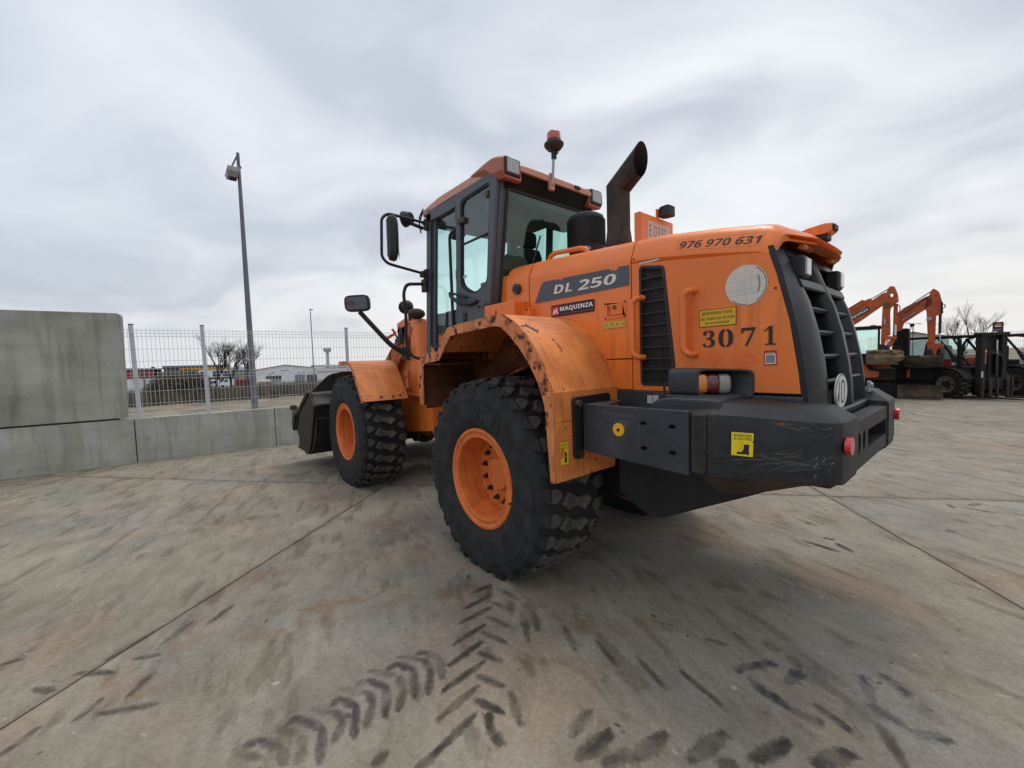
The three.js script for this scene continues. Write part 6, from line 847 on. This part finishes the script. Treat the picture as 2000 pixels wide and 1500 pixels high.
// exhaust, pre-cleaner, number plate
{
  const zc = 0.06, C = V3(0.50, 0, zc), r = 0.089, N = 32, d2 = V3(Math.cos(0.63), Math.sin(0.63), 0), mit = V3(0, 1, 0).add(d2).normalize(), bp = V3(0.50, 2.865, zc), ring = [];
  const straight = (y, rr, rz = rr) => [...Array(N)].map((_, k) => { const a = k / N * 6.2832; return [C.x + Math.cos(a) * rr, y, zc + Math.sin(a) * rz]; });
  const bend = [...Array(N)].map((_, k) => { const a = k / N * 6.2832, p = V3(C.x + Math.cos(a) * r, 0, zc + Math.sin(a) * r), t = mit.dot(bp.clone().sub(p)) / mit.y; return [p.x, t, p.z]; });
  const cut = bend.map(([x, y, z]) => { const t = (0.705 + 0.015 * (y - 2.865) / 0.046 - x) / d2.x; return [x + d2.x * t, y + d2.y * t, z]; });
  const e = sub(LD, 'exhaust'); part(e, 'exhaust_pipe', loft([straight(2.20, 0.155, 0.125), straight(2.30, 0.15, 0.12), straight(2.42, 0.108, 0.10), straight(2.53, r + 0.003), straight(2.54, r), straight(2.70, r), bend, cut], { caps: false, crease: 0.5 }), M.soot);
  part(e, 'pipe_inner', loft([straight(2.40, r - 0.005), straight(2.7, r - 0.005), bend.map(([x, y, z]) => [C.x + (x - C.x) * 0.95, y, zc + (z - zc) * 0.95]), cut.map(([x, y, z]) => [x - 0.002, y - (y - 2.99) * 0.05, zc + (z - zc) * 0.95])], { caps: false, crease: 0.5 }), M.black);
  const p = sub(LD, 'air_precleaner'), px = -0.04, pz = -0.2; part(p, 'drum', new THREE.LatheGeometry([[0.10, 2.44], [0.15, 2.50], [0.166, 2.56], [0.168, 2.80], [0.16, 2.845], [0.12, 2.868], [0.0, 2.875]].map(([a, b]) => V2(a, b)), 48).translate(px, 0, pz), M.interior);
  part(p, 'rib', [...Array(56)].map((_, k) => { const a = k / 56 * 6.2832; return new THREE.BoxGeometry(0.012, 0.235, 0.005).rotateY(-a).translate(px + Math.cos(a) * 0.170, 2.695, pz + Math.sin(a) * 0.170); }), M.black); part(p, 'neck', cylY(px, 2.25, 2.46, pz, 0.09), M.black); part(p, 'cap_nut', cylY(px + 0.05, 2.868, 2.895, pz, 0.015), M.black);
  { const tx = canvas(256, 64, (x) => { x.fillStyle = '#cfcfca'; x.font = 'italic bold 50px serif'; x.fillText('Turbo', 40, 50); x.lineWidth = 4; x.strokeStyle = '#cfcfca'; x.beginPath(); x.moveTo(20, 56); x.lineTo(210, 40); x.stroke(); }); const g = new THREE.CylinderGeometry(0.1695, 0.1695, 0.06, 24, 1, true, 0.05, 1.1).translate(px, 2.535, pz); part(p, 'brand_lettering', g, std({ map: tx, transparent: true, roughness: 0.6 }), null, true); }
  const n = sub(LD, 'number_plate'); part(n, 'board', [box(0.835, 0.846, 2.10, 2.545, -0.135, 0.305, 0.006), box(0.80, 0.846, 2.10, 2.545, 0.296, 0.304, 0.002)], M.orange);
  quad(n, 'plate', print(256, 192, (x, w, h) => { x.fillStyle = '#c5b5a4'; x.fillRect(0, 0, w, h); x.fillStyle = '#8d4a3e'; x.font = '74px sans-serif'; fitText(x, 'E 0333', 118, 52, 196, 62, '#px sans-serif'); fitText(x, 'B   9', 130, 150, 150, 56, '#px sans-serif'); x.globalCompositeOperation = 'source-atop'; const r = rng(3); for (let k = 0; k < 50; k++) { x.fillStyle = `rgba(150,110,80,${r() * 0.2})`; x.fillRect(r() * w, r() * h, r() * 40, r() * 5); } }), [0.8475, 2.505, 0.215], [0.8475, 2.505, -0.085], [0.8475, 2.26, -0.085], [0.8475, 2.26, 0.215]);
  part(n, 'plate_lamp', [loft([[0.835, 0.03], [0.86, 0.05], [0.91, 0.055], [0.925, 0.04]].map(([x, w]) => [[x, 2.555, 0.02 - w], [x, 2.61 + w * 0.2, 0.02 - w * 0.9], [x, 2.61 + w * 0.2, 0.02 + w * 0.9], [x, 2.555, 0.02 + w]]), { crease: 0.8 })], M.black); part(n, 'lamp_tab', box(0.832, 0.84, 2.53, 2.61, 0.045, 0.085, 0.004), M.orange); part(n, 'bolt_hole', cylX(0.8465, 0.848, 2.415, 0.23, 0.008, 10), M.white);
}

// ------------------------------------------------------------------ parked machines on the right
const exOrange = std({ color: lin(0.50, 0.085, 0.013), map: scuffTex, roughness: 0.6 }), navy = std({ color: lin(0.03, 0.035, 0.085), map: grimeTex, roughness: 0.6 }), mud = std({ color: lin(0.46, 0.37, 0.24), map: grimeTex, roughness: 0.9 }), dkM = std({ color: lin(0.018, 0.018, 0.019), map: grimeTex, roughness: 0.8 }), hoseM = std({ color: lin(0.03, 0.03, 0.033), roughness: 0.6 }), rodM = std({ color: lin(0.6, 0.6, 0.6), roughness: 0.25, metalness: 0.9 });  // excavator orange is darkened to stand for weaker light and haze
function tracks(o, x0, x1, zs) { // crawler tracks with pads
  for (const z of zs) { const t = part(o, 'track', plZ([[x0, 0.0, 0.22], [x1, 0.0, 0.22], [x1 + 0.12, 0.26, 0.22], [x1, 0.5, 0.2], [x0, 0.5, 0.2], [x0 - 0.12, 0.26, 0.22]], z - 0.2, z + 0.2, 0.22, [], 0.01), M.treadBase); each(t, 'track_pad', [...Array(14)].map((_, k) => box(lerp(x0, x1, k / 13) - 0.03, lerp(x0, x1, k / 13) + 0.03, 0.49, 0.525, z - 0.2, z + 0.2, 0.004)), M.treadBase); each(t, 'roller', [...Array(4)].map((_, k) => cylZ(lerp(x0, x1, (k + 0.5) / 4), 0.16, z + 0.19, z + 0.23, 0.09)), dkM); }
}
function cabBox(o, x0, x1, y0, y1, z0, z1, bulge = 0.08) { // framed glass cab
  const c = sub(o, 'cab'), t = 0.06;
  each(c, 'frame', [[x0, z0], [x1, z0], [x0, z1], [x1, z1]].map(([x, z]) => box(x - (x > x0 ? t : 0), x + (x > x0 ? 0 : t), y0, y1, z - (z > z0 ? t : 0), z + (z > z0 ? 0 : t), 0.015)), dkM);
  part(c, 'roof', box(x0 - 0.03, x1 + 0.03, y1 - 0.02, y1 + 0.08, z0 - 0.03, z1 + 0.03, 0.04), dkM); part(c, 'lower_body', box(x0, x1, y0 - 0.25, y0 + 0.06, z0, z1, 0.03), dkM);
  for (const z of [z0 + 0.02, z1 - 0.02]) part(c, 'side_window', box(x0 + t, x1 - t, y0 + 0.06, y1 - 0.02, z - 0.003, z + 0.003, 0), M.glass);
  for (const x of [x0 + 0.02, x1 - 0.02]) part(c, 'end_window', box(x - 0.003, x + 0.003, y0 + 0.06, y1 - 0.02, z0 + t, z1 - t, 0), M.glass);
  part(c, 'seat', [box(x0 + 0.15, x0 + 0.3, y0 + 0.05, y0 + 0.75, (z0 + z1) / 2 - 0.22, (z0 + z1) / 2 + 0.22, 0.05), box(x0 + 0.15, x0 + 0.6, y0, y0 + 0.25, (z0 + z1) / 2 - 0.22, (z0 + z1) / 2 + 0.22, 0.05)], M.interior);
  return c;
}
const maq = (side_) => print(512, 96, (x, w, h) => { x.fillStyle = '#1a1518'; x.fillRect(0, 0, w, h); x.fillStyle = '#b8271f'; x.fillRect(8, 10, 84, 76); x.strokeStyle = '#eee'; x.lineWidth = 9; x.beginPath(); x.moveTo(20, 76); x.lineTo(38, 34); x.lineTo(48, 68); x.lineTo(66, 26); x.lineTo(76, 70); x.stroke(); x.fillStyle = '#e9e6e4'; fitText(x, 'MAQUINZA', 300, 48, 390, 56, BOLD); });
{ // nearer excavator, mostly behind the loader's grille
  const o = thing('excavator', 'orange compact excavator nearest the loader grille with a muddy wide bucket', 'excavator', [0.052, 0, -14.206], 0.1397, 'orange excavators parked in a row');
  part(o, 'boom', plZ([[-2.6, 1.0, 0.1], [-2.3, 0.9], [-1.9, 1.55, 0.3], [-0.5, 2.46], [0.0, 2.88], [0.22, 2.98], [0.18, 3.30], [0.02, 3.27], [-0.52, 2.86], [-2.1, 1.85, 0.3]], -0.12, 0.12, 0.04, [], 0.012), exOrange);
  part(o, 'boom_box', plZ([[-0.9, 2.62], [-0.22, 3.08], [-0.26, 3.16], [-0.40, 3.10], [-0.46, 3.13], [-0.95, 2.80]], -0.07, 0.07, 0.02), exOrange);
  part(o, 'stick', plZ([[0.12, 3.36, 0.03], [0.17, 3.46, 0.04], [0.28, 3.45, 0.05], [0.36, 3.20, 0.06], [0.385, 2.98], [0.31, 2.92], [0.215, 2.80], [0.20, 2.66], [0.22, 1.97], [0.0, 1.95], [0.02, 2.84], [0.06, 2.95]], -0.11, 0.11, 0.02, [circ(0.225, 3.19, 0.05, 0.075)], 0.012), exOrange);
  part(o, 'stick_cylinder', [box(0.27, 0.37, 2.05, 2.92, -0.05, 0.05, 0.03)], exOrange); part(o, 'cylinder_rod', [rod([0.32, 2.28, 0.09], [0.32, 1.96, 0.09], 0.028)], rodM);
  each(o, 'hydraulic_hose', [tube([[-0.55, 2.95, 0.05], [-0.1, 3.22, 0.06], [0.14, 3.38, 0.06]], 0.014, 0.1), tube([[-0.2, 3.02, 0.1], [0.02, 3.2, 0.1], [0.1, 3.25, 0.1]], 0.016, 0.1), tube([[0.36, 2.9, 0.08], [0.42, 2.8, 0.09], [0.4, 2.62, 0.1], [0.35, 2.6, 0.08]], 0.012, 0.06)], hoseM);
  part(o, 'pivot_pin', [cylZ(0.10, 2.90, 0.11, 0.15, 0.085), cylZ(0.13, 2.93, 0.11, 0.14, 0.05)], std({ color: lin(0.42, 0.30, 0.03), map: grimeTex, roughness: 0.6 }));
  each(o, 'link', [plZ([[0.0, 1.96], [0.36, 1.93], [0.36, 1.84], [0.0, 1.85]], -0.15, 0.15, 0.02), plZ([[0.0, 1.86], [0.12, 1.86], [0.10, 1.66], [0.0, 1.68]], -0.1, 0.1, 0.02), plZ([[0.24, 1.90], [0.34, 1.84], [0.22, 1.58], [0.11, 1.62]], -0.1, 0.1, 0.03)], exOrange);
  part(o, 'quick_coupler', plZ([[-0.05, 1.72, 0.03], [0.16, 1.66, 0.03], [0.26, 1.46, 0.03], [0.10, 1.40], [-0.05, 1.52]], -0.14, 0.14, 0.02), navy);
  part(o, 'bucket', loft([[-0.34, 1], [-0.28, 1], [0.30, 1], [0.52, 0.55]].map(([x, k]) => [[x, 1.12 + (1 - k) * 0.2, 0.30], [x, 1.30, 0.36], [x, 1.53 - (1 - k) * 0.2, 0.20], [x, 1.50 - (1 - k) * 0.2, -0.25], [x, 1.25, -0.36], [x, 1.12 + (1 - k) * 0.2, -0.1]]), { crease: 0.5 }), mud);
  part(o, 'bucket_edge', box(-0.34, 0.40, 1.085, 1.115, 0.20, 0.32, 0.004), mud); each(o, 'dried_mud', [...Array(14)].map((_, k) => new THREE.IcosahedronGeometry(0.035 + (k % 4) * 0.014, 1).scale(1.5, 0.6, 1).translate(-0.28 + k * 0.055, 1.50 - (k % 3) * 0.035, 0.18 + (k % 2) * 0.08)), mud);
  quad(o, 'dealer_sticker', maq(), [-0.95, 2.50, 0.123], [-0.30, 2.90, 0.123], [-0.27, 2.76, 0.123], [-0.92, 2.36, 0.123]);
  part(o, 'stick_fitting', [cylZ(0.08, 2.42, 0.11, 0.14, 0.03), box(0.06, 0.10, 2.30, 2.48, 0.11, 0.135, 0.006)], M.galv);
  cabBox(o, -1.25, -0.02, 1.36, 2.24, -1.5, -0.6); part(o, 'rear_body', box(-2.4, -1.2, 0.75, 1.6, -1.9, 0.1, 0.12), exOrange); part(o, 'side_skirt', plZ([[-1.2, 1.25], [-0.46, 1.20], [-0.26, 0.88], [-0.02, 0.84], [-0.04, 0.66], [-1.2, 0.62]], -0.45, -0.2, 0.05), exOrange); part(o, 'swing_body', box(-2.0, 0.35, 0.55, 0.95, -1.5, -0.25, 0.05), dkM); part(o, 'cab_beacon', cylY(-0.2, 2.32, 2.36, -1.0, 0.08), M.reflector);
  tracks(o, -1.9, 0.35, [-0.55, -1.65]);
}
{ // second excavator with dozer blade
  const o = thing('excavator', 'orange compact excavator with black arm cylinder and dozer blade in front of the black cab', 'excavator', [0.992, 0, -15.115], 0.081, 'orange excavators parked in a row');
  part(o, 'boom', plZ([[-0.78, 2.06, 0.1], [-0.58, 2.10, 0.1], [-0.52, 2.36], [-0.05, 2.74], [0.1, 2.86], [0.06, 3.16], [-0.08, 3.10], [-0.72, 2.66, 0.05]], -0.11, 0.11, 0.03, [], 0.012), exOrange);
  part(o, 'stick', plZ([[0.05, 3.28, 0.03], [0.11, 3.34, 0.03], [0.23, 3.23, 0.08], [0.29, 2.95, 0.05], [0.31, 2.62], [0.29, 2.54], [0.18, 2.52], [0.175, 1.66], [0.02, 1.67], [-0.03, 2.66], [-0.09, 2.86], [0.0, 3.06]], -0.11, 0.11, 0.02, [], 0.012), exOrange);
  part(o, 'arm_shield', plZ([[0.27, 2.95], [0.31, 2.90], [0.325, 2.58], [0.29, 2.55], [0.27, 2.60]], -0.13, 0.13, 0.01), dkM);
  part(o, 'arm_cylinder', rod([0.265, 2.60, 0.06], [0.265, 1.98, 0.06], 0.034), M.black); part(o, 'cylinder_rod', rod([0.267, 1.98, 0.06], [0.278, 1.66, 0.06], 0.014), rodM);
  each(o, 'link', [plZ([[0.0, 1.68], [0.18, 1.67], [0.30, 1.68], [0.37, 1.54], [0.22, 1.50], [0.20, 1.30], [0.12, 1.28], [0.10, 1.50], [0.0, 1.56]], -0.1, 0.1, 0.04), cylZ(0.30, 1.62, -0.12, 0.12, 0.06)], exOrange);
  part(o, 'quick_coupler', plZ([[-0.03, 1.52, 0.04], [0.12, 1.50, 0.04], [0.15, 1.18, 0.05], [-0.02, 1.14, 0.05]], -0.13, 0.13, 0.03), navy);
  part(o, 'bucket', [loft([-0.50, 0.36].map((x) => [[x, 0.98, 0.34], [x, 1.26, 0.40], [x, 1.32, 0.2], [x, 1.15, -0.3], [x, 0.98, -0.3]]), { crease: 0.4 }), box(-0.46, -0.14, 1.10, 1.33, 0.395, 0.43, 0.01), box(0.24, 0.36, 1.1, 1.40, 0.38, 0.41, 0.01)], std({ color: lin(0.13, 0.105, 0.07), map: grimeTex, roughness: 0.9 }));
  each(o, 'hydraulic_hose', [tube([[-0.62, 2.62, 0.1], [-0.3, 2.98, 0.1], [0.06, 3.26, 0.06]], 0.014, 0.2), tube([[-0.5, 2.66, 0.12], [-0.3, 2.86, 0.12], [-0.02, 3.1, 0.12], [0.0, 2.95, 0.13], [-0.06, 2.76, 0.13]], 0.016, 0.12), tube([[-0.66, 2.64, 0.04], [-0.55, 2.8, 0.02], [-0.3, 2.95, 0.02]], 0.02, 0.06), tube([[0.31, 2.85, 0.1], [0.36, 2.82, 0.1], [0.36, 2.74, 0.1], [0.31, 2.72, 0.1]], 0.012, 0.04)], hoseM);
  each(o, 'arm_fitting', [box(-0.03, 0.05, 2.36, 2.48, 0.11, 0.15, 0.02), cylZ(0.06, 2.44, 0.11, 0.15, 0.04)], M.galv);
  quad(o, 'dealer_sticker', maq(), [-0.58, 2.46, 0.113], [-0.26, 2.72, 0.113], [-0.24, 2.66, 0.113], [-0.56, 2.40, 0.113]);
  each(o, 'upper_body', [box(-0.72, -0.40, 0.7, 2.2, -1.3, -0.25, 0.06), box(-1.9, -0.6, 0.7, 1.35, -2.2, -0.2, 0.12)], dkM); each(o, 'orange_skirt', [box(-0.44, -0.36, 0.62, 0.88, -0.26, -0.12, 0.01), box(-1.7, -0.7, 0.72, 1.2, -0.22, -0.16, 0.04)], exOrange); each(o, 'work_light', [box(-0.40, -0.29, 2.24, 2.34, -0.36, -0.26, 0.02), rod([-0.40, 2.12, -0.3], [-0.35, 2.25, -0.3], 0.012)], M.black); part(o, 'swing_post', plZ([[-0.78, 2.2, 0.06], [-0.58, 2.2, 0.06], [-0.5, 0.9], [-0.82, 0.9]], -0.2, -0.13, 0.03), dkM);
  part(o, 'swing_body', box(-1.6, 0.7, 0.52, 0.92, -1.6, -0.2, 0.05), dkM);
  part(o, 'dozer_blade', loft([[-0.62], [0.36]].map(([x]) => [[x, 0.06, 0.62], [x, 0.20, 0.57], [x, 0.34, 0.58], [x, 0.44, 0.64], [x, 0.43, 0.58], [x, 0.2, 0.52], [x, 0.06, 0.56]]), { crease: 0.5 }), std({ color: lin(0.20, 0.15, 0.11), map: grimeTex, roughness: 0.75 })); part(o, 'blade_edge', box(-0.62, 0.36, 0.03, 0.10, 0.60, 0.64, 0.004), std({ color: lin(0.22, 0.12, 0.08), map: grimeTex, roughness: 0.8 })); each(o, 'blade_arm', [box(-0.4, -0.3, 0.2, 0.3, -0.4, 0.55), box(0.05, 0.15, 0.2, 0.3, -0.4, 0.55)], dkM);
  tracks(o, -1.6, 0.5, [-0.45, -1.55]);
}
// rough-terrain forklifts (local +x is their front)
const forkTyreM = std({ color: lin(0.16, 0.14, 0.095), map: grimeTex, roughness: 0.95 });
function forklift(label, pos, yaw) {
  const o = thing('forklift', label, 'forklift', pos, yaw, 'black rough terrain forklifts parked in a row');
  for (const [x, r, w] of [[0, 0.43, 0.36], [-1.75, 0.36, 0.28]]) for (const s of [1, -1]) {
    const t = sub(o, 'wheel'); t.position.set(x, r, s * (x ? 0.58 : 0.62)); if (s < 0) t.rotation.y = Math.PI;
    part(t, 'tyre', latheZ([[r * 0.55, w / 2 - 0.01], [r * 0.8, w / 2], [r * 0.93, w / 2 - 0.03], [r * 0.95, 0], [r * 0.93, -w / 2 + 0.03], [r * 0.8, -w / 2], [r * 0.55, -w / 2 + 0.01]], 40), M.treadBase);
    part(t, 'tread_lug', [...Array(18)].flatMap((_, k) => [1, -1].map((q) => box(-0.035, 0.035, r * 0.9, r * 1.0, 0, w / 2 * 0.98, 0.01).rotateY(q * 0.0).translate(0.03, 0, 0).applyMatrix4(new THREE.Matrix4().makeScale(1, 1, q)).rotateZ((k + (q > 0 ? 0 : 0.5)) / 18 * 6.2832))).map((g) => toCreasedNormals(plain(g), 0.3)), forkTyreM);
    part(t, 'rim', latheZ([[r * 0.57, w / 2], [r * 0.55, w / 2 + 0.005], [r * 0.50, w / 2 - 0.03], [r * 0.46, w / 2 - 0.08], [0, w / 2 - 0.07]], 36), std({ color: lin(0.52, 0.50, 0.47), map: grimeTex, roughness: 0.7 })); part(t, 'hub', [cylZ(0, 0, w / 2 - 0.08, w / 2, r * 0.2), ...[0, 1, 2, 3, 4].map((k) => cylZ(Math.cos(k * 1.257) * r * 0.3, Math.sin(k * 1.257) * r * 0.3, w / 2 - 0.08, w / 2 - 0.05, 0.02))], dkM);
  }
  part(o, 'chassis', [box(-2.1, 0.35, 0.42, 0.95, -0.46, 0.46, 0.04), box(-2.3, -1.5, 0.5, 1.25, -0.55, 0.55, 0.1)], dkM); part(o, 'engine_cover', box(-2.2, -1.15, 0.9, 1.22, -0.5, 0.5, 0.08), exOrange);
  each(o, 'mudguard', [1, -1].flatMap((s) => [loft([...Array(9)].map((_, k) => { const a = 0.35 + k / 8 * 2.5; return [[Math.cos(a) * 0.50, 0.43 + Math.sin(a) * 0.50, s * 0.44], [Math.cos(a) * 0.50, 0.43 + Math.sin(a) * 0.50, s * 0.80], [Math.cos(a) * 0.48, 0.43 + Math.sin(a) * 0.48, s * 0.80], [Math.cos(a) * 0.48, 0.43 + Math.sin(a) * 0.48, s * 0.44]]; }), { crease: 0.5 })]), dkM);
  const c = sub(o, 'cab'); each(c, 'frame', [1, -1].flatMap((s) => [tube([[0.16, 0.95, s * 0.5], [0.12, 1.80, s * 0.5], [-0.25, 1.86, s * 0.5], [-1.30, 1.86, s * 0.5], [-1.50, 1.70, s * 0.5], [-1.60, 1.1, s * 0.5]], 0.038, 0.1), rod([-0.42, 1.80, s * 0.5], [-0.10, 1.35, s * 0.5], 0.032), rod([-0.10, 1.35, s * 0.5], [0.10, 0.95, s * 0.5], 0.045), rod([-0.62, 1.85, s * 0.5], [-0.60, 0.95, s * 0.5], 0.034)]), dkM);
  part(c, 'roof', box(-1.42, 0.16, 1.84, 1.90, -0.53, 0.53, 0.02), dkM);
  for (const s of [1, -1]) { part(c, 'side_window', plZ([[-1.46, 1.12], [-1.40, 1.74, 0.08], [-0.66, 1.80, 0.05], [-0.64, 1.0]], s * 0.5 - 0.003, s * 0.5 + 0.003, 0.05, [], 0), M.glass); part(c, 'door_window', plZ([[-0.58, 0.98], [-0.58, 1.80, 0.05], [0.08, 1.80, 0.06], [0.12, 0.98]], s * 0.5 - 0.003, s * 0.5 + 0.003, 0.04, [], 0), M.glass); }
  part(c, 'seat', [box(-0.95, -0.80, 1.0, 1.55, -0.22, 0.22, 0.05), box(-0.95, -0.5, 0.95, 1.1, -0.22, 0.22, 0.04)], M.interior); part(c, 'steering_wheel', [new THREE.TorusGeometry(0.15, 0.014, 8, 24).rotateX(Math.PI / 2).rotateZ(0.5).translate(-0.22, 1.32, 0), rod([-0.22, 1.32, 0], [0.05, 0.95, 0], 0.03)], M.black); part(c, 'cab_beacon', [cylY(-0.9, 1.90, 1.97, 0.2, 0.07), new THREE.SphereGeometry(0.07, 16, 8).scale(1, 0.6, 1).translate(-0.9, 1.97, 0.2)], M.lensAmber); part(c, 'headlamp', box(0.02, 0.06, 1.0, 1.08, 0.52, 0.66, 0.02), M.lensClear);
  const m = sub(o, 'mast'); for (const z of [-0.40, -0.31, 0.31, 0.40]) part(m, 'mast_channel', [box(0.46, 0.60, 0.2, Math.abs(z) > 0.35 ? 1.92 : 1.88, z - 0.045, z + 0.045, 0.008)], dkM);
  each(m, 'crosshead', [box(0.44, 0.62, 1.86, 1.94, -0.50, 0.50, 0.01), box(0.47, 0.58, 1.3, 1.42, -0.4, 0.4, 0.01), box(0.47, 0.56, 0.6, 0.72, -0.4, 0.4, 0.01)], dkM); part(m, 'mast_panel', box(0.47, 0.50, 0.65, 1.85, -0.36, 0.36, 0.004), dkM); each(m, 'lift_cylinder', [rod([0.56, 0.3, 0.14], [0.56, 1.3, 0.14], 0.045), rod([0.56, 0.3, -0.14], [0.56, 1.3, -0.14], 0.045)], dkM); part(m, 'piston_rod', [rod([0.56, 1.3, -0.14], [0.56, 1.72, -0.14], 0.024)], rodM);
  each(m, 'mast_hose', [tube([[0.62, 0.65, -0.05], [0.64, 1.25, -0.02], [0.63, 1.32, -0.16], [0.62, 1.1, -0.30], [0.62, 0.6, -0.26]], 0.018, 0.1)], hoseM); part(m, 'fork_carriage', [box(0.62, 0.68, 0.30, 0.62, -0.55, 0.55, 0.01), box(0.62, 0.66, 0.10, 0.2, -0.52, 0.52, 0.01)], dkM);
  each(m, 'carriage_frame', [-0.5, 0, 0.5].map((z) => box(0.66, 0.71, 0.06, 0.62, z - 0.03, z + 0.03, 0.006)), std({ color: lin(0.085, 0.078, 0.062), map: grimeTex, roughness: 0.8 })); each(m, 'fork', [-0.3, 0.3].map((z) => plZ([[0.70, 0.62], [0.74, 0.62], [0.75, 0.10], [1.85, 0.07], [1.85, 0.05], [0.70, 0.05]], z - 0.05, z + 0.05, 0.01)), std({ color: lin(0.05, 0.04, 0.036), map: grimeTex, roughness: 0.7 }));
  part(m, 'white_label', box(0.604, 0.607, 0.64, 0.82, 0.37, 0.43, 0), M.white); part(m, 'indicator', [box(0.604, 0.615, 1.36, 1.44, 0.28, 0.34, 0.004)], M.lensAmber); part(m, 'indicator_stem', box(0.604, 0.612, 1.04, 1.35, 0.29, 0.33, 0.002), std({ color: lin(0.32, 0.16, 0.12), roughness: 0.6 }));
  return o;
}
// local axes turned so that the front shows past the mast
forklift('black rough terrain forklift with glazed cab and grey front wheel beside the excavator blade', [1.727 + 0.11, 0, -15.36 - 0.45], 0.0396 - 0.61);
{
  const f = forklift('black forklift with open cab cut by the right edge beside the first forklift mast', [3.18, 0, -17.35], 0.0 - 0.61);
  for (const n of ['side_window', 'door_window']) for (const c of [...f.getObjectByName('cab').children]) if (c.name === n) f.getObjectByName('cab').remove(c);
  part(f, 'orange_panel', box(-0.2, 0.3, 1.05, 1.55, -1.0, -0.9, 0.05), std({ color: lin(0.75, 0.26, 0.1), map: paintTex, roughness: 0.6 }));
}
{ // red and white drum shaped thing behind the second excavator's bucket
  const o = thing('gas_cylinder', 'red and white gas cylinder standing behind the second excavator bucket', 'gas cylinder', [1.36, 0, -15.9], 0);
  part(o, 'lower_shell', cylY(0, 0, 1.18, 0, 0.13, 20), std({ color: lin(0.55, 0.03, 0.05), roughness: 0.5 })); part(o, 'upper_shell', [cylY(0, 1.18, 1.50, 0, 0.135, 20), new THREE.SphereGeometry(0.135, 20, 10).translate(0, 1.5, 0)], std({ color: lin(0.62, 0.60, 0.58), roughness: 0.5 }));
}

renderer.render(scene, camera);
